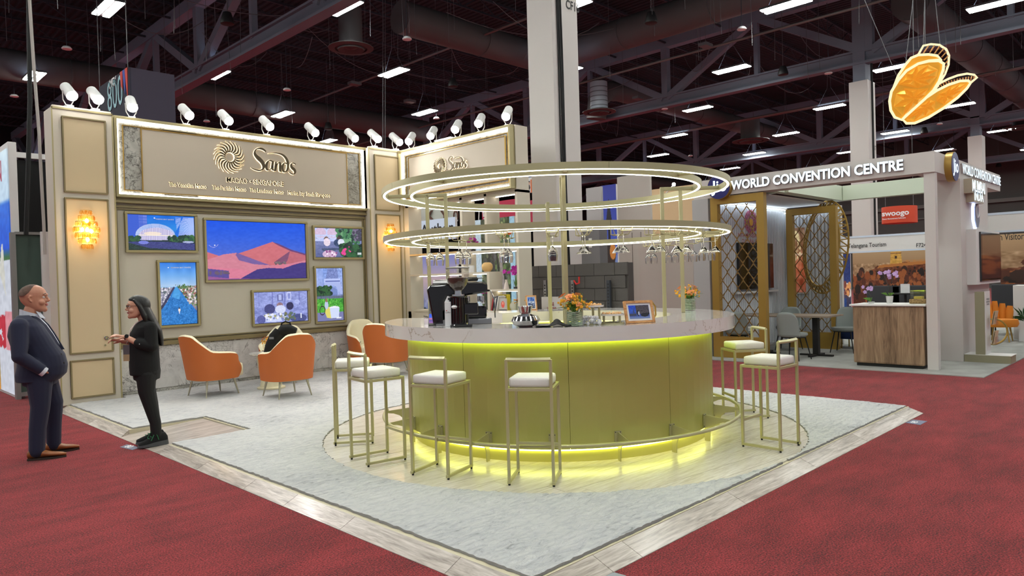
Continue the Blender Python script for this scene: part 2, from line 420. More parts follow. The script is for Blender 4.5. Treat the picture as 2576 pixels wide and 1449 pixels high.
def text(name, body, a, b, h, mt, parent, ext=0.01, bold=0.0, up=None, width=None, nrm=None, slant=0, label=None, spacing=1.0):
    """lettering from baseline point a towards b; cap height h; stands proud by ext along nrm"""
    v, f = textmesh(body, bold, spacing=spacing)
    a, b = Vector(a), Vector(b); r = (b - a); L = r.length; r = r / L
    u = Vector(up) if up is not None else Vector((0, 0, 1))
    n = Vector(nrm) if nrm is not None else r.cross(u)
    mn, mxx = v.min(0), v.max(0)
    sx = L / max(mxx[0] - mn[0], 1e-6) if width is None else width / max(mxx[0] - mn[0], 1e-6)
    capv = 0.69
    sy = h / capv
    P = [a + r * ((p[0] - mn[0]) * sx + slant * p[1] * sy) + u * (p[1] * sy) for p in v]
    mb = MB(); N = len(P)
    if ext > 0:
        # side walls from boundary edges
        ed = {}
        for q in f:
            for i in range(len(q)):
                e = (q[i], q[(i + 1) % len(q)]); ed[e] = ed.get(e, 0) + 1
        sides = [(i, j) for (i, j) in ed if (j, i) not in ed]
        mb.add([p + n * ext for p in P] + P, [tuple(q) for q in f] + [(j, i, i + N, j + N) for i, j in sides])
    else: mb.add(P, f)
    return mb.build(name, mt, parent, label=label)

class Cv:
    """numpy painter for flat printed or displayed pictures; y runs upward, 0..1 in both axes"""
    def __init__(s, nx, ny, asp=1.0, seed=1):
        s.nx, s.ny, s.asp = nx, ny, asp; s.rs = np.random.RandomState(seed)
        s.U, s.V = np.meshgrid(np.linspace(0, 1, nx), np.linspace(0, 1, ny)); s.a = np.zeros((ny, nx, 3))
    def fill(s, c): s.a[:] = c; return s
    def grad(s, stops, ax='v'):
        t = s.V if ax == 'v' else s.U
        for k in range(3): s.a[..., k] = np.interp(t, [p for p, _ in stops], [c[k] for _, c in stops])
        return s
    def mpoly(s, pts):
        x, y = s.U, s.V; ins = np.zeros(x.shape, bool); n = len(pts)
        for i in range(n):
            x0, y0 = pts[i]; x1, y1 = pts[(i + 1) % n]
            if y0 == y1: continue
            c = ((y0 > y) != (y1 > y)) & (x < (x1 - x0) * (y - y0) / (y1 - y0) + x0); ins ^= c
        return ins
    def mell(s, cx, cy, rx, ry): return ((s.U - cx) / rx) ** 2 + ((s.V - cy) / ry) ** 2 < 1
    def put(s, mask, c, al=1.0):
        mask = mask.astype(float) * al
        s.a = s.a * (1 - mask[..., None]) + np.array(c, float) * mask[..., None]; return s
    def poly(s, pts, c, al=1.0): return s.put(s.mpoly(pts), c, al)
    def ell(s, cx, cy, rx, ry, c, al=1.0): return s.put(s.mell(cx, cy, rx, ry), c, al)
    def rect(s, x0, y0, x1, y1, c, al=1.0): return s.put((s.U >= x0) & (s.U <= x1) & (s.V >= y0) & (s.V <= y1), c, al)
    def below(s, pts, c, al=1.0):
        t = np.interp(s.U, [p[0] for p in pts], [p[1] for p in pts]); return s.put(s.V < t, c, al)
    def noise(s, k, amp, mask=None, seed=0):
        rs = np.random.RandomState(seed); g = rs.rand(int(k * max(s.asp ** -1, 1)) + 3, int(k) + 3)
        gy = s.V * (g.shape[0] - 2); gx = s.U * (g.shape[1] - 2); iy = gy.astype(int); ix = gx.astype(int); fy = gy - iy; fx = gx - ix
        n = (g[iy, ix] * (1 - fx) + g[iy, ix + 1] * fx) * (1 - fy) + (g[iy + 1, ix] * (1 - fx) + g[iy + 1, ix + 1] * fx) * fy
        n = (n - 0.5) * 2 * amp
        if mask is not None: n = n * mask
        s.a = np.clip(s.a + n[..., None], 0, 255); return s
    def blobs(s, n, x0, y0, x1, y1, r, cols, al=1.0):
        for _ in range(n):
            x, y = s.rs.uniform(x0, x1), s.rs.uniform(y0, y1); q = r * s.rs.uniform(.5, 1.4)
            s.ell(x, y, q, q * s.asp, cols[s.rs.randint(len(cols))], al)
        return s

def attrmat(name, emit, rough=0.4):
    m, nt, b = nmat(name); a = nd(nt, 'ShaderNodeAttribute'); a.attribute_name = 'pic'
    if emit:
        nt.links.new(a.outputs['Color'], b.inputs['Emission Color']); b.inputs['Emission Strength'].default_value = emit; b.inputs['Base Color'].default_value = (0.01, 0.01, 0.01, 1)
    else: nt.links.new(a.outputs['Color'], b.inputs['Base Color'])
    b.inputs['Roughness'].default_value = rough; return m
M['screen'] = attrmat('screen_picture', 1.0, 0.2)
M['print'] = attrmat('printed_picture', 0, 0.55)
M['lightbox'] = attrmat('backlit_print', 0.8, 0.5)

def pic(name, cv, o, r, u, mt, parent, label=None):
    """picture with lower-left corner o, width vector r, height vector u"""
    o, r, u = Vector(o), Vector(r), Vector(u); nx, ny = cv.nx, cv.ny
    O = np.array(o); R_ = np.array(r); U_ = np.array(u)
    root = parent
    while root is not None and root.parent is not None: root = root.parent
    P = (O + cv.U[..., None] * R_ + cv.V[..., None] * U_).reshape(-1, 3)
    if root is not None and root.name in PM:
        Mi = np.array(PM[root.name].inverted()); P = P @ Mi[:3, :3].T + Mi[:3, 3]
    idx = np.arange(nx * ny).reshape(ny, nx)
    Fc = np.stack([idx[:-1, :-1], idx[:-1, 1:], idx[1:, 1:], idx[1:, :-1]], -1).reshape(-1, 4)
    me = bpy.data.meshes.new(name); me.vertices.add(len(P)); me.vertices.foreach_set('co', P.ravel())
    me.loops.add(len(Fc) * 4); me.loops.foreach_set('vertex_index', Fc.ravel())
    me.polygons.add(len(Fc)); me.polygons.foreach_set('loop_start', np.arange(0, len(Fc) * 4, 4)); me.polygons.foreach_set('loop_total', np.full(len(Fc), 4))
    me.update(); me.validate()
    at = me.attributes.new('pic', 'FLOAT_COLOR', 'POINT'); c = np.clip(cv.a / 255, 0, 1); c = np.where(c <= 0.04045, c / 12.92, ((c + 0.055) / 1.055) ** 2.4)
    at.data.foreach_set('color', np.concatenate([c.reshape(-1, 3), np.ones((nx * ny, 1))], 1).ravel())
    me.materials.append(mt); ob = bpy.data.objects.new(name, me); COL.objects.link(ob)
    if parent is not None: ob.parent = parent
    if label: ob['label'] = label
    return ob
# ================================================================ setting: hall floor
fl = MB().box(-14, 75, -14, 60, -0.05, 0).build('floor', M['carpet']); tag(fl, kind='structure')

# ---------------------------------------------------------------- raised platform of the bar stand
PX0, PX1, PY0, PZ = 2.56, 8.60, 2.47, 0.06
WY, TY, WX = 11.20, 11.01, 8.22       # screen wall face, pilaster face, shelf wall face
CX, CY = 5.541, 4.869                 # centre of the round bar
RD = 2.36                             # radius of the wood floor round the bar
NY0, NY1, NX1 = 7.36, 8.50, 3.36      # ramp notch
plat = thing('platform', 'low grey oak-edged platform under the whole bar stand, with grey fur rug on top', 'platform', (0, 0, 0), kind='structure')
mb = MB(); mb.box(PX0, PX1, PY0, NY0, 0.0, PZ - .002); mb.box(NX1, PX1, NY0, NY1, 0.0, PZ - .002); mb.box(PX0, PX1, NY1, WY, 0.0, PZ - .002)
mb.build('platform_base', M['rampside'], plat)
def clip(poly, a, b, c):   # keep a*x+b*y<=c
    out = []
    for i in range(len(poly)):
        p, q = poly[i], poly[(i + 1) % len(poly)]; dp = a * p[0] + b * p[1] - c; dq = a * q[0] + b * q[1] - c
        if dp <= 0: out.append(p)
        if dp * dq < 0: t = dp / (dp - dq); out.append((p[0] + (q[0] - p[0]) * t, p[1] + (q[1] - p[1]) * t))
    return out
# bevelled edge planks: near edge and left edge
def edge_plank(p0, p1, q0, q1, mt):
    """outer p0->p1 on floor, inner q0->q1 at platform height"""
    n = 0.012
    a, b, c, d = Vector((*p0, .004)), Vector((*p1, .004)), Vector((*q1, PZ)), Vector((*q0, PZ))
    MB().add([a, b, c, d, Vector((*p0, 0)), Vector((*p1, 0)), Vector((*q1, 0)), Vector((*q0, 0))],
             [(0, 1, 2, 3), (4, 7, 6, 5), (0, 4, 5, 1), (1, 5, 6, 2), (2, 6, 7, 3), (3, 7, 4, 0)]).build('plank', mt, plat)
X0o, Y0o = 2.44, 2.33
g = .004
xs = [X0o, 3.05, 3.32, 4.55, 5.75, 6.9, 8.1, 8.61]
for i in range(7):
    xa, xb = xs[i] + g / 2, xs[i + 1] - g / 2
    qa = PX0 if i == 0 else xa; qb = PX1 - .02 if i == 6 else xb
    edge_plank((xa, Y0o), (xb, Y0o), (qa, PY0), (qb, PY0), M['plank'])
ys = [Y0o, 3.0, 4.05, 4.80, 5.45, 6.36, NY0]
for i in range(6):
    ya, yb = ys[i] + g / 2, ys[i + 1] - g / 2
    qa = PY0 if i == 0 else ya
    if i == 5: edge_plank((X0o, ya), (X0o, NY0 - .12), (PX0, qa), (PX0, NY0), M['planky'])
    else: edge_plank((X0o, ya), (X0o, yb), (PX0, qa), (PX0, yb), M['planky'])
ys = [NY1 - .1, 9.6, 10.98]
for i in range(2): edge_plank((X0o, ys[i] + g), (X0o, ys[i + 1]), (PX0, NY1 if i == 0 else ys[i] + g), (PX0, ys[i + 1]), M['planky'])
# ramp boards
for i in range(5):
    ya = NY0 + (NY1 - NY0) * i / 5; yb = NY0 + (NY1 - NY0) * (i + 1) / 5 - .003
    xo = X0o
    ax = MB(); ax.add([(xo, ya - (.1 if i == 0 else 0), .004), (NX1, ya, PZ * .92), (NX1, yb, PZ * .92), (xo, yb + (.1 if i == 4 else 0), .004), (xo, ya, 0), (NX1, ya, 0), (NX1, yb, 0), (xo, yb, 0)],
           [(0, 1, 2, 3), (4, 7, 6, 5), (0, 4, 5, 1), (1, 5, 6, 2), (2, 6, 7, 3), (3, 7, 4, 0)]).build('ramp_board', M['plank'], plat)
mb = MB(); mb.bar((NX1 + .006, NY0, PZ + .004), (NX1 + .006, NY1, PZ + .004), .014, .012); mb.bar((PX0, PY0 + .006, PZ), (PX1, PY0 + .006, PZ), .012, .008)
mb.build('edge_trim', M['rampside'], plat)

# wood floor disc in boards laid across, clipped to the circle
disc = thing('round_wood_floor', 'round pale limed-wood floor under the lime-lit bar', 'floor', (CX, CY, PZ), kind='structure')
circ = [(CX + RD * cos(2 * pi * k / 120), CY + RD * sin(2 * pi * k / 120)) for k in range(120)]
base = clip(circ, 0, -1, -(PY0 + .0))
bw = 0.19; ang = radians(-6); ca, sa = cos(ang), sin(ang); k0 = -13
for k in range(-13, 13):
    a, b = k * bw, (k + 1) * bw - .003
    # strip coordinate t = -sa*(x-CX)+ca*(y-CY)
    pl = clip(base, -sa, ca, b - sa * CX + ca * CY); pl = clip(pl, sa, -ca, -(a - sa * CX + ca * CY)) if len(pl) > 2 else pl
    if len(pl) < 3: continue
    rs = random.Random(k); cuts = sorted([rs.uniform(-2.2, -0.8), rs.uniform(0.2, 1.6)])
    segs = [(-9, cuts[0]), (cuts[0] + .003, cuts[1]), (cuts[1] + .003, 9)]
    for s0, s1 in segs:
        q = clip(pl, ca, sa, s1 + ca * CX + sa * CY); q = clip(q, -ca, -sa, -(s0 + ca * CX + sa * CY)) if len(q) > 2 else q
        if len(q) < 3: continue
        MB().slab([(x, y, PZ) for x, y in q], (0, 0, .006 + rs.uniform(0, .0008))).build('floor_board', M['disc'], disc)

# fur rug: fine sheet with pile relief, round hole and ramp notch
def make_rug():
    st = 0.03; nx = int((8.60 - PX0) / st); ny = int((WY - PY0) / st)
    xs = np.linspace(PX0 + .035, 8.59, nx + 1); ys = np.linspace(PY0 + .025, WY - .02, ny + 1)
    Xg, Yg = np.meshgrid(xs, ys)
    rs = np.random.RandomState(3)
    def ok(x, y):
        r = hypot(x - CX, y - CY)
        if r < RD: return False
        if x < NX1 + .03 and NY0 - .02 < y < NY1 + .02: return False
        if x < 3.28 and y > TY: return False
        if x > WX + .02 and y > 8.05: return False
        return True
    V = {}; vs = []; fs = []
    def vid(i, j):
        if (i, j) in V: return V[(i, j)]
        x, y = float(Xg[j, i]), float(Yg[j, i]); r = hypot(x - CX, y - CY)
        if r < RD: s_ = (RD + rs.uniform(-.006, .01)) / r; x, y = CX + (x - CX) * s_, CY + (y - CY) * s_
        x += rs.uniform(-.006, .006); y += rs.uniform(-.006, .006)
        n = mnoise.noise(Vector((x * 3.0 + y, y * 7.0 - x * 2, 0))) * .006 + mnoise.noise(Vector((x * 22, y * 22, 5))) * .004
        V[(i, j)] = len(vs); vs.append((x, y, PZ + .016 + n)); return V[(i, j)]
    kept = set()
    for j in range(ny):
        for i in range(nx):
            cx_, cy_ = (xs[i] + xs[i + 1]) / 2, (ys[j] + ys[j + 1]) / 2
            if ok(cx_, cy_): kept.add((i, j)); fs.append((vid(i, j), vid(i + 1, j), vid(i + 1, j + 1), vid(i, j + 1)))
    top = len(fs); mb = MB(); mb.add(vs, fs)
    # skirt
    ed = {}
    for q in fs:
        for a, b in zip(q, q[1:] + q[:1]): ed[(a, b)] = 1
    mb.cm = 1
    for a, b in ed:
        if (b, a) not in ed:
            A, Bv = vs[a], vs[b]; mb.add([A, Bv, (Bv[0], Bv[1], PZ), (A[0], A[1], PZ)], [(0, 3, 2, 1)])
    o = mb.build('fur_rug', [M['rug'], M['rug_edge']], None, smooth=True, auto=60)
    return tag(o, 'grey fur rug covering the platform, cut round the wood floor of the bar', 'rug')
make_rug()

# red-carpet stickers
def sticker(pts, label, ccol, grp='blue-grey floor stickers'):
    t = thing('floor_sticker', label, 'sticker', tuple(pts[0][:2]) + (0,), group=grp)
    mb = MB().slab(pts, (0, 0, .003)); mb.build('sticker_sheet', mat('sticker_blue', ccol, .5), t)
    return t
st1 = [pz(301, 1125), pz(333, 1132.5), pz(352, 1126), pz(320, 1118.5)]
t = sticker(st1, 'blue-grey exit sticker on red carpet at the ramp beside the woman', (112, 116, 140))
c = sum(st1, Vector()) / 4
st2 = [pz(2278, 1064), pz(2315, 1069.5), pz(2333, 1060), pz(2296, 1056)]
t2 = sticker(st2, 'blue-grey sticker on red carpet off the far right platform corner', (98, 104, 134))
for tt, pts, w in ((t, st1, ('WWD', '800')), (t2, st2, ('WWD', '800'))):
    a, b, c_, d_ = pts; u = (d_ - a) * .6; r = (b - a)
    text('sticker_lettering', '80', a + r * .2 + u * .35 + Vector((0, 0, .004)), a + r * .6 + u * .35 + Vector((0, 0, .004)), .09, M['paper'], tt, 0, .02, up=(d_ - a).normalized())
st3 = [pz(1520, 1449), pz(1545, 1441), pz(1575, 1449), pz(1550, 1458)]
sticker(st3, 'grey and orange sticker on carpet at the bottom frame edge', (150, 156, 164))

# ================================================================ screen wall (left wall of the stand)
def frame_rect(mb, x0, x1, z0, z1, w, y, d):
    """picture-frame moulding on plane y, depth d towards the viewer (-Y)"""
    mb.box(x0, x1, y - d, y, z1 - w, z1); mb.box(x0, x1, y - d, y, z0, z0 + w); mb.box(x0, x0 + w, y - d, y, z0 + w, z1 - w); mb.box(x1 - w, x1, y - d, y, z0 + w, z1 - w)
def frame_rx(mb, y0, y1, z0, z1, w, x, d):
    mb.box(x - d, x, y0, y1, z1 - w, z1); mb.box(x - d, x, y0, y1, z0, z0 + w); mb.box(x - d, x, y0, y0 + w, z0 + w, z1 - w); mb.box(x - d, x, y1 - w, y1, z0 + w, z1 - w)

sw = thing('wall_back', 'beige screen wall with bronze mouldings and marble dado, between two pilasters', 'wall', (0, 0, 0), kind='structure')
MB().box(3.24, 7.47, WY, WY + .32, 0.06, 4.05).build('wall_core', M['beige'], sw)
MB().box(3.25, 7.46, WY - .012, WY, .80, 2.82).build('wall_panel', M['beige_tv'], sw)
mb = MB(); frame_rect(mb, 3.245, 7.465, .785, 2.80, .035, WY - .012, .028); frame_rect(mb, 3.29, 7.42, .83, 2.755, .02, WY - .012, .014)
mb.box(3.24, 7.47, WY - .05, WY, .755, .80); mb.build('panel_moulding', M['bronze'], sw, bevel=.004)
# marble dado slabs
xs = [3.25, 3.72, 4.30, 4.92, 5.55, 6.15, 6.62, 7.05, 7.46]
for i in range(8): MB().box(xs[i] + .0015, xs[i + 1] - .0015, WY - .02, WY, .125, .735).build('marble_slab', M['marble'], sw)
MB().box(3.25, 7.46, WY - .026, WY, .06, .12).build('baseboard_strip', M['marble_dk'], sw)
MB().box(3.25, 7.46, WY - .022, WY, .735, .757).build('dado_cap', M['marble_dk'], sw)
# cornice between sign and screens
mb = MB(); mb.box(3.24, 7.47, WY - .06, WY, 2.90, 2.93); mb.box(3.24, 7.47, WY - .085, WY, 2.83, 2.865); mb.box(3.24, 7.47, WY - .05, WY, 2.865, 2.90)
mb.build('cornice', M['bronze'], sw, bevel=.006)

def sign_y(x0, x1, z0, z1, y, parent_label):
    t = thing('illuminated_sign', parent_label, 'sign', ((x0 + x1) / 2, y, z0))
    B_ = .18
    MB().box(x0, x1, y - .02, y, z0, z1).build('marble_back', M['marble_dk'], t)
    mb = MB(); frame_rect(mb, x0 - .03, x1 + .03, z0 - .03, z1 + .03, .04, y, .11); mb.build('outer_frame', M['bronze_lt'], t, bevel=.005)
    mb = MB(); frame_rect(mb, x0 + .012, x1 - .012, z0 + .012, z1 - .012, .03, y - .02, .02); mb.build('led_strip', M['led'], t)
    mb = MB(); frame_rect(mb, x0 + .10, x1 - .10, z0 + .075, z1 - .075, .012, y - .02, .015); mb.build('inner_bead', M['gold'], t)
    return t
t = sign_y(3.31, 7.48, 2.94, 4.03, WY, 'long illuminated sign with sun emblem and bronze lettering above the screens')
PXa, PXb, PZa, PZb = 3.66, 7.09, 3.01, 3.92
yp = WY - .05
MB().box(PXa, PXb, yp, WY - .02, PZa, PZb).build('sign_panel', M['signpanel'], t)
mb = MB(); frame_rect(mb, PXa - .012, PXb + .012, PZa - .012, PZb + .012, .012, yp + .01, .02); mb.build('panel_bead', M['gold'], t)
for xa, xb, za, zb in ((3.95, 4.45, 3.945, 3.958), (6.35, 6.8, 3.945, 3.958), (3.95, 4.45, 2.975, 2.988), (6.35, 6.8, 2.975, 2.988)): MB().box(xa, xb, yp, yp + .02, za, zb).build('short_bead', M['bronze'], t)

# ---- logo pieces in a local 2D frame, drawn with a broad nib
def nib(paths, wd, ang=radians(38)):
    """stroke a poly-bezier with a slanted nib; returns outline quads"""
    out = []
    for pts, ww in paths:
        P = []
        n = len(pts)
        for i in range(0, n - 1, 3):
            p0, p1, p2, p3 = [np.array(q, float) for q in pts[i:i + 4]]
            for k in range(13 if i + 4 < n else 14):
                t_ = k / 13; P.append((1 - t_) ** 3 * p0 + 3 * (1 - t_) ** 2 * t_ * p1 + 3 * (1 - t_) * t_ ** 2 * p2 + t_ ** 3 * p3)
        N = len(P); L = []
        for i, p in enumerate(P):
            f = i / (N - 1); w = np.interp(f, [a for a, _ in ww], [b for _, b in ww]) * wd
            d = np.array([cos(ang), sin(ang)]); tg = P[min(i + 1, N - 1)] - P[max(i - 1, 0)]; tg = tg / (np.linalg.norm(tg) + 1e-9)
            nrm = np.array([-tg[1], tg[0]]); mixv = .45 * d * (1 if nrm @ d > 0 else -1) + .55 * nrm
            L.append((p + mixv * w / 2, p - mixv * w / 2))
        out.append(L)
    return out
SW = [  # word drawn in a 10 x 4 box
    ([(3.0, 3.5), (2.2, 4.1), (.9, 3.9), (.8, 3.2), (.75, 2.6), (2.4, 2.3), (2.5, 1.5), (2.6, .8), (1.2, .6), (0, 1.1)], [(0, .5), (.1, .9), (.3, .55), (.5, 1.6), (.65, 1.3), (.85, .7), (1, .15)]),
    ([(4.3, 2.2), (3.5, 2.6), (2.9, 1.9), (3.0, 1.3), (3.1, .8), (3.8, .9), (4.2, 1.6)], [(0, .4), (.4, 1.1), (.7, .6), (1, .3)]),
    ([(4.35, 2.3), (4.2, 1.7), (4.0, .8), (4.7, 1.1)], [(0, .8), (.5, 1.1), (1, .2)]),
    ([(4.9, 2.25), (5.0, 1.9), (4.8, 1.3), (4.7, .9)], [(0, .4), (.4, 1.1), (1, .9)]),
    ([(4.95, 1.5), (5.2, 2.1), (5.7, 2.4), (5.8, 2.0), (5.9, 1.6), (5.5, .8), (6.2, 1.0)], [(0, .3), (.35, .6), (.6, 1.1), (.85, 1.0), (1, .2)]),
    ([(7.2, 2.1), (6.6, 2.4), (6.2, 1.9), (6.25, 1.4), (6.3, .8), (7.0, .8), (7.3, 1.4), (7.7, 2.2), (7.2, 3.2), (6.0, 3.4), (5.2, 3.5), (4.4, 3.5), (3.4, 3.25)], [(0, .4), (.15, .9), (.35, .7), (.6, 1.0), (.8, .55), (1, .12)]),
    ([(9.0, 2.15), (8.6, 2.4), (8.0, 2.3), (8.05, 1.9), (8.1, 1.5), (8.9, 1.5), (8.85, 1.05), (8.8, .6), (8.0, .7), (7.6, 1.0)], [(0, .3), (.2, .6), (.5, 1.2), (.8, .7), (1, .15)]),
]
def logo(parent, o, r, n, s, halo=True):
    pass
    """sun emblem plus flowing word; o = left end at mid height, r = right vector, n = outward normal, s = scale"""
    r = Vector(r).normalized(); u = Vector((0, 0, 1)); n = Vector(n)
    P = lambda x, z, d: Vector(o) + r * (x * s) + u * (z * s) + n * d
    # sun: 20 curved rays
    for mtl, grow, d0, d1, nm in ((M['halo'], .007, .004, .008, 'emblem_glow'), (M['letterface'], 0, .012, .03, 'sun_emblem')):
        mb = MB()
        for k in range(20):
            a = 2 * pi * k / 20; side = []
            R0, R1 = .105, .36
            for i in range(9):
                f = i / 8; rr = R0 + (R1 - R0) * f - grow * (1 if i == 0 else 0) + grow * (1 if i == 8 else 0)
                aa = a + .55 * f - .28 * sin(f * pi * 1.0)
                w = (.040 * (1 - f) ** .7 * (0.45 + .9 * f) * 1.4 + .002) + grow
                side.append((.35 + rr * cos(aa) - w / 2 * sin(aa), rr * sin(aa) + w / 2 * cos(aa), .35 + rr * cos(aa) + w / 2 * sin(aa), rr * sin(aa) - w / 2 * cos(aa)))
            for i in range(8):
                x0, z0, x1, z1 = side[i]; x2, z2, x3, z3 = side[i + 1]
                mb.add([P(x0, z0, d1), P(x1, z1, d1), P(x3, z3, d1), P(x2, z2, d1)], [(0, 1, 2, 3)])
                mb.add([P(x0, z0, d0), P(x0, z0, d1), P(x2, z2, d1), P(x2, z2, d0)], [(0, 1, 2, 3)])
                mb.add([P(x1, z1, d0), P(x1, z1, d1), P(x3, z3, d1), P(x3, z3, d0)], [(0, 3, 2, 1)])
        mb.build(nm, mtl, parent)
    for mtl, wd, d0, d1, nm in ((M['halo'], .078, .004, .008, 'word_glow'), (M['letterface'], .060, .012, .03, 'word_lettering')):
        mb = MB()
        for L in nib([([(q[0] * .125 , q[1] * .17 - .38) for q in pts], ww) for pts, ww in SW], wd):
            for (a, b), (c_, e) in zip(L[:-1], L[1:]):
                X = .84
                mb.add([P(X + a[0], a[1], d1), P(X + b[0], b[1], d1), P(X + e[0], e[1], d1), P(X + c_[0], c_[1], d1)], [(0, 1, 2, 3)])
                mb.add([P(X + a[0], a[1], d0), P(X + a[0], a[1], d1), P(X + c_[0], c_[1], d1), P(X + c_[0], c_[1], d0)], [(0, 1, 2, 3)])
                mb.add([P(X + b[0], b[1], d0), P(X + b[0], b[1], d1), P(X + e[0], e[1], d1), P(X + e[0], e[1], d0)], [(0, 3, 2, 1)])
        mb.build(nm, mtl, parent)
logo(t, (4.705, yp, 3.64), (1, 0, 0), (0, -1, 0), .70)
Zs = lambda z: 1.58 + (z - 1.58) * .9903
def row(parent, body, xa, xb, z, h, bold):
    a, b = Vector((xa, yp - .004, z)), Vector((xb, yp - .004, z))
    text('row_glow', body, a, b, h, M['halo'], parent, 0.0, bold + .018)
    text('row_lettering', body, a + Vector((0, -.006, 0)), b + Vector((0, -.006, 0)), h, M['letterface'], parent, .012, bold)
row(t, 'MACAO • SINGAPORE', 4.89, 5.86, 3.245, .075, .002)
for body, xa, xb in (('The Venetian Macao', 4.02, 4.58), ('The Parisian Macao', 4.665, 5.215), ('The Londoner Macao', 5.27, 5.865), ('Marina Bay Sands Singapore', 5.935, 6.74)):
    row(t, body, xa, xb, 3.115, .066, .0)

# second sign, on the shelf wall (plane X = WX, viewer on -X side), reading towards -Y
t2 = thing('illuminated_sign', 'shorter illuminated sign with sun emblem above the open shelves', 'sign', (WX, 9.5, 3.06))
y0, y1, z0, z1 = 8.05, 10.98, 3.05, 4.02
MB().box(WX - .0, WX + .28, 8.00, 11.0, 3.02, 4.05).build('sign_box', M['beige'], t2)
MB().box(WX - .02, WX, y0, y1, z0, z1).build('marble_back', M['marble_dk'], t2)
mb = MB(); frame_rx(mb, y0 - .03, y1 + .03, z0 - .02, z1 + .03, .04, WX, .11); mb.build('outer_frame', M['bronze_lt'], t2, bevel=.005)
mb = MB(); frame_rx(mb, y0 + .012, y1 - .012, z0 + .02, z1 - .012, .03, WX - .02, .02); mb.build('led_strip', M['led'], t2)
mb = MB(); frame_rx(mb, y0 + .09, y1 - .12, z0 + .09, z1 - .075, .012, WX - .02, .015); mb.build('inner_bead', M['gold'], t2)
MB().box(WX - .05, WX - .02, y0 + .14, y1 - .24, z0 + .15, z1 - .13).build('sign_panel', M['signpanel'], t2)
mb = MB(); frame_rx(mb, y0 + .13, y1 - .23, z0 + .14, z1 - .12, .012, WX - .04, .02); mb.build('panel_bead', M['gold'], t2)
logo(t2, (WX - .05, 9.98, 3.62), (0, -1, 0), (-1, 0, 0), .44)

# ---------------------------------------------------------------- pilasters with fabric panels and crystal sconces
def pilaster(x0, x1, label, side_depth=.4):
    t = thing('pilaster', label, 'pilaster', ((x0 + x1) / 2, TY, .06), kind='structure')
    MB().box(x0, x1, TY, TY + side_depth, .06, 4.05).build('pilaster_body', M['beige'], t, bevel=.006)
    w = x1 - x0; xa, xb = x0 + .125 * w / .74, x1 - .105 * w / .74
    specs = [(2.93, 3.93, M['tan_hi']), (.75, 2.84, M['tan']), (.15, .645, M['tan'])]
    for za, zb, mt in specs:
        MB().box(xa, xb, TY - .012, TY, za, zb).build('fabric_panel', mt, t)
        mb = MB(); frame_rect(mb, xa - .012, xb + .012, za - .012, zb + .012, .02, TY, .026); mb.build('moulding', M['bronze'], t, bevel=.004)
    mb = MB(); mb.box(x0 - .004, x0 + .012, TY - .01, TY + .004, .06, 4.05); mb.box(x1 - .012, x1 + .004, TY - .01, TY + .004, .06, 4.05); mb.box(x0, x1, TY - .01, TY + .004, 4.03, 4.055)
    mb.build('corner_bead', M['bronze_lt'], t)
    mb = MB(); mb.box(x0 + .01, x1 - .02, TY - .01, TY + .05, 4.055, 4.075); mb.build('lamp_rail', M['beige'], t)
    return t
p1_ = pilaster(2.50, 3.24, 'tall beige pilaster with tan fabric panels behind the standing man')
mb = MB(); mb.lathe([(.001, -.012), (.024, -.012), (.027, 0), (.02, .008), (.012, .0), (.001, 0)], 20); 
o = mb.build('lock', M['chrome'], None); o.parent = p1_; o.location = (3.06 - 2.87, -.03, .93 - .06); o.rotation_euler = (pi / 2, 0, 0)
o2 = o.copy(); COL.objects.link(o2); o2.name = 'hook'; o2.location = (3.04 - 2.87, -.03, .83 - .06); o2.scale = (.55, .55, .8)
p2_ = pilaster(7.47, 8.22, 'beige pilaster in the corner between screen wall and shelves', .3)

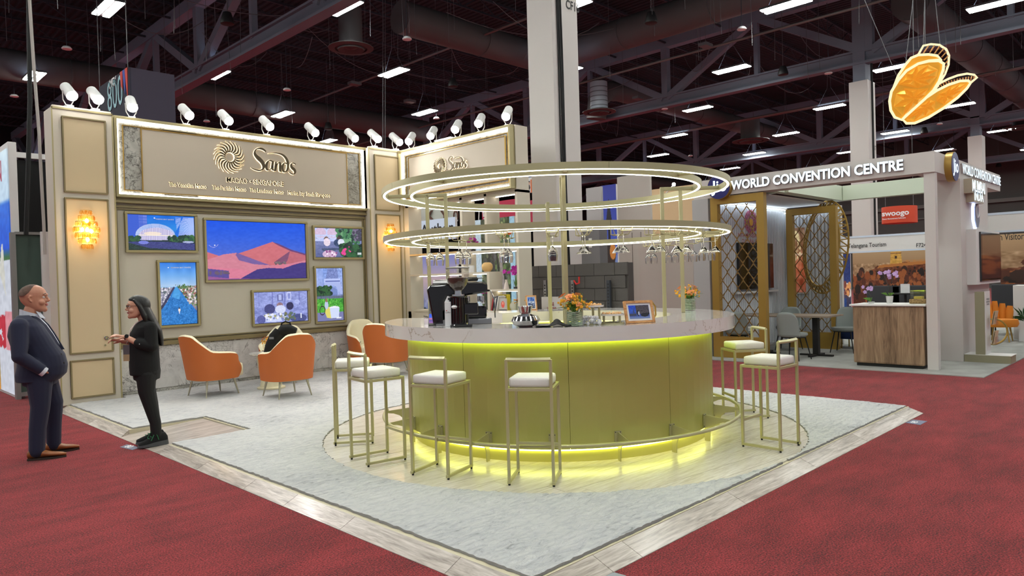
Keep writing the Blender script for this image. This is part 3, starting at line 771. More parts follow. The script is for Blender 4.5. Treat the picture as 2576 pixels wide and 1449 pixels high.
def sconce(x, z, rw, rh, label):
    t = thing('wall_sconce', label, 'wall lamp', (x, TY, z), group='crystal wall sconces')
    rows = 7; rs = random.Random(int(x * 10))
    prof = [.42, .62, .84, 1.0, .9, .68, .42]
    MB().box(x - .05, x + .05, TY - .02, TY, z - .12, z + .12).build('back_plate', M['gold'], t)
    for i in range(rows):
        zz = z + rh * (1 - 2 * (i + .5) / rows); R_ = rw * prof[i]; n = max(6, int(R_ * pi / .021))
        mb = MB()
        for k in range(n):
            a = pi * (k + .5) / n; xx = x - cos(a) * R_; yy = TY - .03 - sin(a) * .095 * prof[i] - rs.uniform(-.012, .012)
            h = rh / rows * rs.uniform(.75, 1.15); w = rs.uniform(.013, .021)
            Mx = Matrix.Rotation(a - pi / 2 + rs.uniform(-.6, .6), 3, 'Z') @ Matrix.Rotation(rs.uniform(-.35, .35), 3, 'Y')
            vs = [(0, 0, h), (w, 0, h * .35), (0, -w * .7, h * .35), (-w, 0, h * .35), (w * .8, 0, -h * .5), (0, -w * .6, -h * .5), (-w * .8, 0, -h * .5), (0, 0, -h)]
            vs = [Vector((xx, yy, zz)) + Mx @ Vector(q) for q in vs]
            mb.add(vs, [(0, 1, 2), (0, 2, 3), (1, 4, 5, 2), (2, 5, 6, 3), (4, 7, 5), (5, 7, 6), (0, 3, 1), (3, 6, 4, 1), (4, 6, 7)])
        mb.build('crystal_row', M['crystal'], t)
        mb = MB().tube([(x - cos(pi * q / 14) * R_, TY - .03 - sin(pi * q / 14) * .095 * prof[i], zz + h * .9) for q in range(15)], .0045, 6); mb.build('gold_wire', M['gold'], t)
    d = bpy.data.lights.new('sconce_glow', 'POINT'); d.energy = 5; d.color = (1, .72, .38); d.shadow_soft_size = .06; lo = bpy.data.objects.new('sconce_glow', d); lo.location = (x, TY - .20, z); COL.objects.link(lo)
    for q, (dx, dz) in enumerate(((0, rh * .45), (0, 0), (.05, -.02), (-.06, 0), (0, -rh * .5))):
        MB().ball((x + dx, TY - .055, z + dz), .024, 10, 8, 1.3).build('bulb', emis('sconce_bulb', (255, 218, 150), 30), t)
    return t
sconce(2.862, 2.42, .155, .27, 'crystal sconce glowing amber on the pilaster behind the standing man')
sconce(7.88, 2.42, .16, .26, 'crystal sconce glowing amber on the corner pilaster beside the shelves')

# ---------------------------------------------------------------- wall screens
def screen(x0, x1, z0, z1, cv, label):
    t = thing('wall_screen', label, 'screen', ((x0 + x1) / 2, WY - .012, z0))
    mb = MB(); yb = WY - .012; frame_rect(mb, x0, x1, z0, z1, .035, yb, .05); mb.build('frame', M['bronze_lt'], t, bevel=.006)
    MB().box(x0 + .03, x1 - .03, yb - .02, yb, z0 + .03, z1 - .03).build('screen_back', M['blackm'], t)
    pic('picture', cv, (x0 + .042, yb - .022, z0 + .042), (x1 - x0 - .084, 0, 0), (0, 0, z1 - z0 - .084), M['screen'], t)
    return t
def sc(x0, x1, z0, z1): # measured on y=11.31 -> scale to WY
    k = WY / 11.31; return x0 * k, x1 * k, 1.58 + (z0 - 1.58) * k, 1.58 + (z1 - 1.58) * k

# 1 dune
c = Cv(230, 150, 1.77); c.grad([(0, (96, 110, 200)), (.45, (70, 104, 214)), (1, (16, 84, 232))])
c.below([(0, .47), (.12, .40), (.3, .45), (.45, .54), (.645, .66), (.72, .62), (.85, .52), (1, .45)], (206, 112, 122))
c.poly([(.645, .66), (.7, .6), (.83, .5), (.78, .44), (.66, .30), (.78, .32), (1, .40), (1, .45), (.85, .52), (.72, .62)], (106, 66, 120))
c.poly([(.83, .50), (1, .42), (1, .28), (.8, .25), (.74, .27)], (190, 104, 118))
c.poly([(.66, .30), (.83, .5), (.8, .33), (.77, .26)], (128, 78, 112))
c.below([(0, .34), (.15, .43), (.28, .46), (.4, .38), (.55, .28), (.62, .24), (.8, .26), (1, .33)], (210, 130, 150))
c.poly([(.28, .46), (.4, .38), (.55, .28), (.62, .24), (.45, .26), (.3, .33), (.27, .42)], (120, 96, 160))
c.below([(0, .22), (.3, .18), (.42, .14), (.6, .2), (.75, .24), (1, .30)], (218, 126, 152))
c.below([(0, .19), (.25, .14), (.38, .10), (.28, .05), (.2, .0)], (90, 76, 150))
c.below([(.0, -.1), (.3, 0), (.36, .06), (.48, .17), (.6, .195), (.75, .18), (.85, .24), (.94, .28), (1, .29)], (66, 54, 128))
c.below([(0, .06), (.2, .02), (.5, 0), (1, 0)], (150, 90, 150))
c.blobs(26, .66, .26, .78, .30, .008, [(90, 84, 96), (120, 110, 110)]); c.blobs(14, .02, .1, .2, .13, .012, [(104, 88, 110)])
for k_ in range(30): c.ell(.88 + .0 * k_, .5, .0001, .0001, (0, 0, 0))
c.put((np.abs(np.hypot((c.U - .06) , (c.V - .64) * .56) - .05) < .0015) & (c.U > .02) & (c.V < .60), (190, 190, 240)); c.ell(.073, .585, .006, .009, (255, 255, 255)); c.noise(40, 5)
a = sc(4.56, 6.338, 1.664, 2.68); screen(*a, c, 'large screen showing pink sand dunes under a deep blue sky')
# 2 theatre rendering
c = Cv(170, 100, 1.8, 2); c.grad([(0, (40, 44, 90)), (.35, (60, 90, 190)), (.6, (40, 140, 230)), (1, (20, 110, 224))]); c.noise(6, 16)
c.rect(.0, .28, .28, 1, (60, 96, 210)); 
for k_ in range(14):
    for j in range(26): c.rect(.155 + k_ * .009, .3 + j * .027, .159 + k_ * .009, .312 + j * .027, (180, 190, 250), .7)
for k_ in range(22): 
    f = k_ / 21; c.poly([(.70 + (1 - f) * .14 - .1 * (1 - f), .34 + f * .6), (1, .42 + f * .52), (1, .45 + f * .52), (.71 + (1 - f) * .13 - .1 * (1 - f), .355 + f * .6)], (196, 204, 255), .8)
c.poly([(.84, 1), (.70, .5), (.69, .3), (.62, .3), (.74, .34), (.80, 1)], (24, 110, 224))
c.put(c.mell(.40, .42, .29, .33) & (c.V > .28), (130, 160, 230))
for k_ in range(7): c.put((np.abs(((c.U - .40) / (.29 - k_ * .012)) ** 2 + ((c.V - .42) / (.33 - k_ * .02)) ** 2 - 1) < .03) & (c.V > .42), (220, 230, 255), .8)
c.put(c.mell(.42, .40, .27, .24) & (c.V > .28), (214, 208, 240))
c.put(c.mell(.42, .40, .27, .24) & (c.V > .28) & ((c.U * 38 % 1) < .22), (120, 110, 160), .8); c.put(c.mell(.42, .40, .27, .24) & (np.abs(c.V - .42) < .012), (255, 244, 220))
c.put(c.mell(.36, .47, .13, .05), (255, 236, 210), .8)
c.below([(0, .30), (.3, .27), (.6, .29), (1, .27)], (32, 54, 60)); c.blobs(60, .6, .28, 1, .40, .028, [(40, 84, 60), (62, 110, 66), (30, 60, 52)]); c.blobs(30, 0, .28, .16, .36, .025, [(36, 74, 60), (50, 94, 60)])
c.below([(0, .22), (.5, .24), (1, .2)], (60, 66, 130)); c.poly([(0, .2), (.3, .05), (1, 0), (0, 0)], (34, 56, 54)); c.ell(.22, .21, .075, .05, (120, 130, 220)); c.ell(.9, .24, .09, .03, (170, 180, 220)); c.noise(90, 16, c.V < .24)
c.rect(.38, .905, .40, .93, (255, 255, 255)); 
a1 = sc(3.43, 4.459, 2.128, 2.728); t = screen(*a1, c, 'upper left screen showing a glowing domed theatre at dusk')
text('caption', 'MARINA BAY SANDS', (a1[0] + .42, WY - .0355, a1[3] - .105), (a1[0] + .68, WY - .0355, a1[3] - .105), .016, M['paper'], t, 0, .02)
# 3 pool, portrait
c = Cv(100, 160, .62, 3); c.grad([(0, (20, 80, 160)), (.3, (30, 120, 210)), (.58, (80, 160, 226)), (.62, (176, 206, 240)), (.8, (110, 172, 240)), (1, (40, 120, 224))]); c.noise(5, 12, c.V > .6)
c.poly([(0, .6), (.36, .6), (0, .28)], (150, 150, 176)); c.blobs(160, 0, .34, .26, .6, .02, [(230, 226, 236), (110, 110, 140), (180, 176, 190), (90, 104, 110)])
c.poly([(.36, .615), (.40, .6), (.02, .24), (0, .25), (0, .3)], (60, 60, 96))
c.poly([(.46, .61), (1, .62), (1, .2), (.6, .5)], (140, 130, 140)); c.blobs(190, .55, .30, 1, .62, .025, [(236, 230, 236), (60, 96, 60), (110, 140, 90), (196, 180, 170), (150, 96, 90)])
c.blobs(40, .4, .58, .8, .64, .02, [(60, 100, 60), (90, 130, 80)])
c.poly([(.40, .6), (.46, .61), (.60, .5), (1, .12), (1, 0), (0, 0), (0, .24), (.16, .36)], (36, 120, 200)); c.poly([(.40, .6), (.46, .61), (.56, .5), (.5, .4), (.3, .45)], (70, 156, 224)); c.noise(60, 26, c.V < .42, 3); c.noise(25, 14, c.V < .5, 5)
c.ell(.50, .235, .028, .035, (240, 230, 226)); c.rect(.49, .17, .515, .235, (236, 226, 220)); c.ell(.50, .262, .02, .012, (40, 30, 30))
c.rect(.22, .915, .25, .93, (255, 255, 255))
a3 = sc(3.85, 4.46, 1.0, 2.021); t = screen(*a3, c, 'tall left screen showing a rooftop pool with one swimmer')
text('caption', 'MARINA BAY SANDS', (a3[0] + .20, WY - .0355, a3[3] - .125), (a3[0] + .49, WY - .0355, a3[3] - .125), .018, M['paper'], t, 0, .02)
# 4 terrace couple
c = Cv(140, 90, 1.7, 4); c.grad([(0, (90, 100, 150)), (1, (150, 160, 210))]); c.noise(10, 12)
for cx_ in (.12, .38): c.put(c.mell(cx_, .84, .13, .2), (214, 190, 220)); c.put((np.abs(np.hypot((c.U - cx_) / .13, (c.V - .84) / .2) - 1) < .1), (196, 206, 250))
c.rect(0, .55, .5, .62, (190, 200, 250)); 
for k_ in range(16): c.rect(.01 + k_ * .03, .56, .022 + k_ * .03, .74, (206, 214, 250))
c.rect(0, .73, .5, .77, (200, 210, 250))
c.blobs(150, .48, .5, .95, .95, .04, [(40, 90, 70), (70, 130, 90), (30, 60, 60), (110, 160, 120)]); c.blobs(60, .82, .6, 1, 1, .03, [(120, 110, 140), (70, 70, 90)])
c.ell(.24, .62, .05, .09, (120, 90, 80)); c.ell(.25, .52, .07, .14, (236, 220, 236)); c.ell(.5, .64, .045, .08, (80, 60, 60)); c.ell(.49, .5, .1, .13, (50, 70, 110)); c.ell(.55, .52, .07, .12, (226, 230, 250))
c.poly([(.13, .3), (.55, .33), (.6, .26), (.16, .2)], (70, 84, 120)); c.ell(.3, .1, .15, .14, (206, 176, 206)); c.blobs(14, .2, 0, .45, .2, .02, [(150, 90, 150), (250, 230, 250)])
c.blobs(130, .55, 0, 1, .42, .045, [(26, 66, 50), (44, 96, 60), (20, 46, 44)]); c.blobs(10, .55, .12, .8, .4, .025, [(230, 70, 150)]); c.rect(.9, .08, .99, .16, (240, 244, 250), .8); c.noise(50, 12)
screen(*sc(6.441, 7.482, 2.026, 2.624), c, 'small upper right screen showing a couple dining on a terrace')
# 5 tea scene, washed out
c = Cv(140, 90, 1.7, 5); c.fill((140, 150, 214)); c.noise(12, 24); c.rect(0, .5, 1, 1, (156, 166, 224), .5); c.noise(30, 18, None, 9)
for x in (.08, .33, .56, .62, .84): c.rect(x, .55, x + .01, 1, (110, 116, 190))
c.rect(.43, .7, .53, .92, (96, 100, 160)); c.rect(.45, .73, .51, .9, (180, 190, 240)); c.rect(.6, .72, .69, .98, (200, 206, 250)); c.rect(.62, .76, .67, .94, (140, 150, 214))
c.ell(.28, .45, .1, .16, (70, 74, 130)); c.ell(.47, .55, .06, .1, (150, 120, 130)); c.ell(.48, .42, .1, .14, (214, 220, 250)); c.ell(.66, .52, .07, .13, (50, 50, 90)); c.ell(.35, .16, .24, .14, (206, 216, 252)); c.blobs(40, .15, .1, .55, .28, .02, [(240, 240, 255), (120, 130, 190), (160, 160, 120)])
c.ell(.12, .12, .08, .14, (90, 96, 160)); c.ell(.82, .1, .16, .14, (76, 84, 140)); c.ell(.8, .65, .05, .08, (176, 186, 240)); c.blobs(30, .55, .05, .75, .3, .02, [(90, 110, 100), (120, 120, 90)]); c.rect(.86, .1, .88, .26, (230, 236, 255)); c.noise(70, 14)
screen(*sc(5.297, 6.342, .929, 1.526), c, 'small lower screen showing a pale blue tea party scene')
# 6 tower garden, portrait
c = Cv(90, 140, .62, 6); c.grad([(0, (120, 130, 170)), (.4, (150, 166, 220)), (1, (130, 160, 230))]); c.noise(20, 18, c.V > .4)
for k_ in range(7): c.rect(.02 + k_ * .035, .5, .035 + k_ * .035, 1, (196, 206, 250), .6); c.rect(.8 + k_ * .03, .5, .812 + k_ * .03, 1, (196, 206, 250), .6)
c.poly([(.44, 1), (.8, 1), (.86, .78), (.36, .78)], (120, 136, 196)); c.noise(45, 26, (c.V > .5) & (c.U > .3), 4); c.rect(.3, .72, .92, .80, (186, 200, 250)); c.rect(.34, .74, .9, .765, (110, 124, 190))
c.poly([(.3, .72), (.92, .72), (1, .5), (.9, .5), (.76, .64), (.6, .68), (.45, .62), (.36, .5), (.25, .5)], (170, 184, 236)); c.ell(.6, .52, .2, .12, (120, 140, 200))
c.blobs(120, 0, .48, .55, .64, .05, [(30, 70, 50), (50, 96, 56), (24, 50, 40)]); c.rect(0, .42, 1, .47, (110, 120, 150))
for k_ in range(24): c.rect(k_ * .042, .41, .012 + k_ * .042, .49, (60, 70, 90))
c.rect(0, .16, 1, .42, (76, 170, 60)); c.noise(50, 30, (c.V > .16) & (c.V < .42), 2); c.blobs(30, 0, .3, 1, .42, .03, [(110, 196, 80), (50, 130, 50)])
c.rect(0, 0, 1, .16, (120, 124, 176)); c.poly([(.34, .26), (.5, .26), (.56, .04), (.36, .06), (.3, .16)], (226, 214, 110)); c.ell(.36, .3, .07, .08, (190, 200, 230)); c.ell(.36, .39, .045, .035, (150, 110, 90)); c.ell(.66, .24, .19, .035, (240, 242, 255)); c.poly([(.48, .24), (.85, .24), (.82, .05), (.52, .05)], (210, 220, 250)); c.put((np.abs(np.hypot((c.U - .2) / .1, (c.V - .2) / .08) - 1) < .12), (60, 30, 50))
c.rect(.72, .03, .92, .06, (250, 250, 255), .8)
screen(*sc(6.441, 7.055, .896, 1.912), c, 'small tall right screen showing an iron tower and green garden')
# ================================================================ open shelves under the second sign
SX1 = 8.52
sh = thing('open_shelving', 'beige open shelving with lit shelves under the shorter sign', 'shelving', (WX, 9.4, PZ))
mb = MB(); mb.box(WX, SX1, 8.0, 8.05, PZ, 3.02); mb.box(WX, SX1, 10.86, 11.0, PZ, 3.02); mb.box(WX, SX1, 9.34, 9.40, 1.07, 3.02); mb.box(WX, SX1, 8.72, 8.78, 2.10, 3.02); mb.box(WX, SX1, 8.70, 8.76, 1.07, 1.72)
mb.box(WX, SX1, 8.0, 10.95, 2.98, 3.02); mb.build('upright', M['beige'], sh)
MB().box(WX, SX1, 8.0, 10.95, .06, 1.03).build('base_cabinet', M['beige'], sh)
MB().box(WX - .012, SX1, 8.0, 10.76, 1.03, 1.068).build('base_top', M['beige'], sh, bevel=.004)
ycuts = [8.03, 8.7, 9.38, 10.05, 10.73]
for i in range(4): MB().box(WX - .014, WX, ycuts[i] + .01, ycuts[i + 1] - .01, .12, 1.0).build('door', M['beige'], sh, bevel=.003)
wd_ = mat('shelf_edge_wood', (206, 176, 128), .5)
for (ya, yb, z, m_) in ((9.40, 10.86, 2.10, wd_), (9.40, 10.86, 1.72, M['beige']), (8.05, 9.34, 2.08, M['beige']), (8.76, 9.34, 1.72, M['beige']), (8.05, 8.76, 1.42, M['beige'])):
    MB().box(WX, SX1, ya, yb, z - .03, z).build('shelf', m_, sh)
    MB().box(WX + .20, WX + .215, ya + .02, yb - .02, z - .042, z - .031).build('led_strip', M['led_shelf'], sh)
for ya, yb in ((9.42, 10.84), (8.8, 9.32), (8.07, 8.7)): MB().box(WX + .20, WX + .215, ya, yb, 2.965, 2.978).build('led_strip', M['led_shelf'], sh)
MB().box(SX1 - .01, SX1, 9.40, 10.72, 1.07, 1.2).build('back_lip', M['beige'], sh)

# ---------------------------------------------------------------- flower arrangements
def vase_flowers(loc, h, w, label, seed, kinds=('petal', 'yellow'), vase='square', group=None, cat='flowers', scale=1.0):
    t = thing('flower_arrangement', label, cat, loc, group=group); L = Vector(loc); rs = random.Random(seed); s = scale
    vh = .115 * s; vw = .05 * s
    if vase == 'square':
        mb = MB(); mb.box(L.x - vw, L.x + vw, L.y - vw, L.y + vw, L.z, L.z + vh); mb.build('glass_vase', M['glass'], t, bevel=.004)
        mb = MB(); 
        for k in range(7): 
            q = vw * .84; mb.box(L.x - q, L.x + q, L.y - q, L.y + q, L.z + .006 + k * vh / 7.5, L.z + .006 + (k + .72) * vh / 7.5)
        mb.build('banded_leaf', mat('banded_leaf', (116, 150, 104), .5, var=(50, (190, 206, 180), .2)), t)
    z0 = L.z + vh * .9
    mb = MB()
    for k in range(20):
        a = rs.uniform(0, 2 * pi); r = w * rs.uniform(.5, 1.15); zz = z0 + h * rs.uniform(0.0, .55)
        b = Vector((L.x, L.y, z0)); e = Vector((L.x + r * cos(a), L.y + r * sin(a), zz)); mid = (b + e) / 2 + Vector((0, 0, .03 * s)); sd = Vector((-sin(a), cos(a), 0)) * (.018 * s)
        mb.add([b, mid + sd, e, mid - sd, mid + Vector((0, 0, -.006))], [(0, 1, 4), (1, 2, 4), (2, 3, 4), (3, 0, 4)])
    for k in range(14):
        a = rs.uniform(0, 2 * pi); r = w * rs.uniform(.2, .8); mb.tube([(L.x, L.y, L.z + .02), (L.x + r * .4 * cos(a), L.y + r * .4 * sin(a), z0), (L.x + r * cos(a), L.y + r * sin(a), z0 + h * rs.uniform(.4, .95))], .0022 * s, 4)
    mb.build('leaves', M['green'], t)
    mb = MB()
    for k in range(70):
        a = rs.uniform(0, 2 * pi); r = w * rs.uniform(0, .95) ** .7; zz = z0 + h * (rs.uniform(.25, 1.0) * (1 - .45 * (r / w)))
        mb.ball((L.x + r * cos(a), L.y + r * sin(a), zz), .011 * s * rs.uniform(.6, 1.2), 5, 3)
    mb.build('blossoms', M[kinds[1]], t)
    for k in range(7):
        a = k * 2 * pi / 7 + rs.uniform(-.4, .4); r = w * rs.uniform(.35, .75); c0 = Vector((L.x + r * cos(a), L.y + r * sin(a), z0 + h * rs.uniform(.35, .85)))
        dr = (c0 - Vector((L.x, L.y, z0))).normalized(); s1 = dr.orthogonal().normalized(); s2 = dr.cross(s1); mb = MB()
        for q in range(5):
            b = 2 * pi * q / 5; o = s1 * cos(b) + s2 * sin(b); sd = dr.cross(o); R_ = .034 * s
            mb.add([c0, c0 + o * R_ * .6 + sd * R_ * .42 + dr * .012 * s, c0 + o * R_ * 1.15 + dr * .006 * s, c0 + o * R_ * .6 - sd * R_ * .42 + dr * .012 * s], [(0, 1, 2), (0, 2, 3)])
        mb.ball(c0 + dr * .008 * s, .006 * s, 5, 4); mb.build('orchid_bloom' if kinds[0] != 'petal' else 'bloom', M[kinds[0]], t)
    return t
def orchid(loc, h, mt, label, seed, cascade=.12, vase=True, n=16, size=.032, group=None):
    t = thing('potted_orchid', label, 'orchid', loc, group=group); L = Vector(loc); rs = random.Random(seed)
    if vase:
        MB().lathe([(.001, 0), (.045, 0), (.05, .16), (.047, .16), (.043, .006), (.001, .006)], 20, L).build('glass_vase', M['glass'], t, smooth=True)
        MB().lathe([(.001, .008), (.04, .008), (.042, .035), (.001, .04)], 14, L).build('dark_stones', M['blackm'], t, smooth=True)
    mb = MB(); tips = []
    for k in range(4):
        a = k * pi / 2 + .6; p = [L + Vector((0, 0, .01)), L + Vector((.01 * cos(a), .01 * sin(a), h * .6)), L + Vector((.35 * cascade * cos(a), .35 * cascade * sin(a), h)), L + Vector((cascade * cos(a), cascade * sin(a), h * .86))]
        mb.tube(p, .0035, 5); tips.append((p[2], p[3]))
    for k in range(5):
        a = rs.uniform(0, 2 * pi); b = L + Vector((0, 0, .01)); e = b + Vector((.05 * cos(a), .05 * sin(a), h * .45)); sd = Vector((-sin(a), cos(a), 0)) * .014
        mb.add([b, (b + e) / 2 + sd, e, (b + e) / 2 - sd], [(0, 1, 2), (0, 2, 3)])
    mb.build('stems', M['green'], t)
    for k in range(n):
        p2, p3 = tips[k % 4]; f = rs.uniform(-.4, 1.1); c0 = p2 + (p3 - p2) * f + Vector((rs.uniform(-.03, .03), rs.uniform(-.03, .03), rs.uniform(-.03, .02)))
        d = Vector((-.6, -.6, .2)) + Vector((rs.uniform(-.5, .5), rs.uniform(-.5, .5), rs.uniform(-.3, .3))); d.normalize(); s1 = d.orthogonal().normalized(); s2 = d.cross(s1); mb = MB()
        for q in range(5):
            b = 2 * pi * q / 5 + rs.uniform(-.1, .1); o = s1 * cos(b) + s2 * sin(b); sd = d.cross(o); R_ = size
            mb.add([c0, c0 + o * R_ * .6 + sd * R_ * .55 + d * .006, c0 + o * R_ * 1.1, c0 + o * R_ * .6 - sd * R_ * .55 + d * .006], [(0, 1, 2), (0, 2, 3)])
        mb.ball(c0 + d * .006, .006, 5, 4); mb.build('bloom', mt, t)
    return t
k_ = .976
MB_ = MB
t = thing('round_vase', 'round sandy orange ball vase on the middle shelf', 'vase', (8.34, 8.87, 1.72)); MB().lathe([(.001, 0), (.05, .002), (.085, .04), (.096, .085), (.088, .125), (.06, .155), (.035, .16), (.03, .15), (.001, .15)], 28, (8.34, 8.87, 1.72)).build('vase_body', mat('sand_ceramic', (222, 182, 120), .7), t, smooth=True)
t = thing('bottle_vase', 'small pleated white bottle vase beside the magenta orchid', 'vase', (8.34, 8.42, 1.42)); MB().lathe([(.001, 0), (.045, 0), (.042, .03), (.03, .09), (.018, .13), (.022, .16), (.016, .155), (.001, .13)], 9, (8.34, 8.42, 1.42)).build('vase_body', mat('pink_white_ceramic', (226, 212, 204), .6), t)
t = thing('flask_vase', 'flat round off-white flask vase on the base cabinet by the books', 'vase', (8.34, 8.26, 1.068)); MB().lathe([(.001, 0), (.05, 0), (.09, .05), (.085, .10), (.04, .145), (.018, .155), (.018, .19), (.012, .19), (.001, .15)], 24, (8.34, 8.26, 1.068), sy=1, sx=.5).build('vase_body', mat('sage_ceramic', (206, 204, 184), .7), t, smooth=True)
orchid((8.33, 8.19, 1.42), .33, M['orchid'], 'magenta orchid in a glass vase on the right-hand shelf', 4, .16, True, 22, .036)
orchid((8.36, 9.02, 1.068), .36, M['orchid'], 'magenta orchid mostly hidden behind the espresso machine', 5, .1, True, 18, .034)
orchid((8.33, 9.20, 2.08), .20, M['orchid'], 'small magenta orchid on the upper middle shelf', 6, .1, True, 10, .03)
orchid((8.33, 8.35, 2.08), .30, mat('red_orange_bloom', (226, 70, 40), .6, var=(30, (236, 150, 60), .3)), 'red and orange blooms in a vase on the top right shelf', 9, .08, True, 16, .036)
vase_flowers((8.34, 8.10, 1.068), .13, .11, 'orange and yellow flowers in a banded square glass vase at the right end of the shelves', 11)
bk = [((150, 30, 40), .23), ((40, 40, 44), .24), ((226, 222, 214), .22), ((60, 60, 66), .25), ((210, 206, 200), .24)]
for i, (c_, hh) in enumerate(bk):
    y = 8.66 - i * .03; t = thing('book', ['red-spined book leaning at the left of the shelf row', 'black book second in the leaning shelf row', 'white book in the middle of the leaning shelf row', 'dark grey book fourth in the leaning shelf row', 'pale book with a pink picture cover, last in the leaning row'][i], 'book', (8.3, y, 1.068), group='books leaning on the base cabinet')
    A = Matrix.Translation((8.30, y, 1.068)) @ Matrix.Rotation(radians(14), 4, 'X')
    mb = MB(); mb.box(-.08, .08, 0, .022, 0, hh, A); mb.build('cover', mat('book_cover', c_, .5), t, bevel=.002)
    mb = MB(); mb.box(-.075, .076, .003, .019, .004, hh + .001, A); mb.build('pages', M['paper'], t)
t = thing('picture_card', 'cover card with a pink motif facing out beside the books', 'card', (8.26, 8.42, 1.068)); cv = Cv(24, 30, .8); cv.fill((196, 190, 184)); cv.rect(0, 0, 1, .1, (70, 70, 74)); cv.ell(.5, .5, .22, .28, (236, 96, 84)); cv.ell(.5, .6, .1, .12, (250, 180, 160)); pic('print', cv, (8.235, 8.50, 1.072), (.03, -.15, 0), (0, 0, .2), M['print'], t); MB().slab([(8.237, 8.5, 1.07), (8.267, 8.35, 1.07), (8.267, 8.35, 1.272), (8.237, 8.5, 1.272)], (.008, 0, 0)).build('card_board', M['paper'], t)
t = thing('yellow_box', 'yellow boxes stacked on the books', 'box', (8.36, 8.62, 1.068)); MB().box(8.40, 8.48, 8.48, 8.68, 1.068, 1.33).build('carton', mat('yellow_card', (226, 206, 60), .5), t, bevel=.002); MB().box(8.398, 8.40, 8.50, 8.64, 1.27, 1.30).build('dark_band', M['blackm'], t)
t = thing('steel_bucket', 'white cylindrical candle jar with round print on middle shelf', 'jar', (8.33, 9.26, 1.72)); MB().lathe([(.001, 0), (.05, 0), (.055, .12), (.05, .12), (.046, .01), (.001, .01)], 18, (8.33, 9.26, 1.72)).build('jar_body', M['paper'], t, smooth=True)

# ================================================================ round bar
def on_bar(xp, r, far=False, z=1.19):
    """plan point on circle r round the bar seen at picture column xp"""
    best = None
    base_a = atan2(-CY, -CX)
    rng = range(-900, 901)
    for q in rng:
        a = base_a + (pi if far else 0) + q * pi / 2 / 900
        P = Vector((CX + r * cos(a), CY + r * sin(a), z)) - CP
        x = 1288 + F_PX * P.dot(CR) / P.dot(CF); e = abs(x - xp)
        if best is None or e < best[0]: best = (e, a)
    return best[1]
GA0, GA1 = radians(75), radians(119)          # way in behind the bar
A0, A1 = GA1, GA0 + 2 * pi
bar = thing('round_bar', 'round lime-lit bar with thick white quartz top and brass-gold curved front', 'bar counter', (CX, CY, PZ))
N = int((A1 - A0) / (2 * pi) * 150)
MB().arcband((CX, CY), 1.15, 1.744, 1.071, 1.19, A0, A1, N).build('quartz_top', M['quartz'], bar, smooth=True, auto=30)
# curved front in separate panels (seams)
nP = 9
for i in range(nP):
    a, b = A0 + (A1 - A0) * i / nP + .0012, A0 + (A1 - A0) * (i + 1) / nP - .0012
    MB().arcband((CX, CY), 1.505, 1.527, .178, 1.071, a, b, 8).build('front_panel', M['brass'], bar)
MB().arcband((CX, CY), 1.46, 1.485, .066, .178, A0, A1, 60).build('plinth', mat('plinth_brass', (206, 200, 110), .4, .2), bar, smooth=True)
MB().arcband((CX, CY), 1.20, 1.23, .066, 1.071, A0, A1, 60).build('inner_panel', mat('inner_yellow_panel', (232, 232, 140), .5), bar, smooth=True)
mb = MB()
for a in (A0, A1): mb.bar((CX + 1.20 * cos(a), CY + 1.20 * sin(a), .57), (CX + 1.527 * cos(a), CY + 1.527 * sin(a), .57), .02, 1.0)
mb.build('end_panel', M['offwhite'], bar)
MB().arcband((CX, CY), 1.545, 1.565, 1.058, 1.069, A0, A1, N).build('under_top_led', M['led_green'], bar)
MB().arcband((CX, CY), 1.488, 1.502, .160, .176, A0, A1, N).build('plinth_led', emis('plinth_led', (236, 240, 110), 11), bar)
MB().arcband((CX, CY), 1.165, 1.18, 1.058, 1.069, A0, A1, 80).build('inner_led', emis('inner_led', (240, 236, 96), 7), bar)
MB().arcband((CX, CY), .95, 1.20, .86, .89, A0, A1, 60).build('work_shelf', M['offwhite'], bar)
# foot rail
rr = 1.78
pts = [(CX + rr * cos(A0 + .25 + (A1 - A0 - .5) * k / 110), CY + rr * sin(A0 + .25 + (A1 - A0 - .5) * k / 110), .264) for k in range(111)]
MB().tube(pts, .016, 10).build('foot_rail', M['stoolmet'], bar, smooth=True)
a_ref = atan2(*(lambda p: (p.y - CY, p.x - CX))(pz(1548, 1152, .07)))
for k in range(-6, 7):
    a = a_ref + radians(20.5) * k
    if not (A0 + .2 < (a % (2 * pi)) < A1 - .0) and not (A0 + .2 < (a % (2 * pi)) + 2 * pi < A1 - .2): continue
    rad = Vector((cos(a), sin(a), 0)); tg = Vector((-sin(a), cos(a), 0)); O = Vector((CX, CY, 0))
    prof = [(1.529, .12), (1.529, .30), (1.545, .30), (1.77, .272), (1.77, .252), (1.70, .246), (1.64, .225), (1.60, .19), (1.585, .15), (1.58, .066), (1.55, .066), (1.529, .066)]
    mb = MB(); mb.slab([O + rad * r + Vector((0, 0, z)) - tg * .003 for r, z in prof], tg * .006)
    mb.bar(O + rad * 1.531 + Vector((0, 0, .185)), O + rad * 1.531 + Vector((0, 0, .31)), .06, .005, up=rad)
    mb.build('rail_bracket', M['frame'], bar)
    mb = MB()
    for dz, dt in ((.30, -.022), (.30, .022), (.20, -.022)): mb.cyl(O + rad * 1.533 + tg * dt + Vector((0, 0, dz)), O + rad * 1.537 + tg * dt + Vector((0, 0, dz)), .004, n=6)
    mb.build('bracket_bolt', M['blackm'], bar)

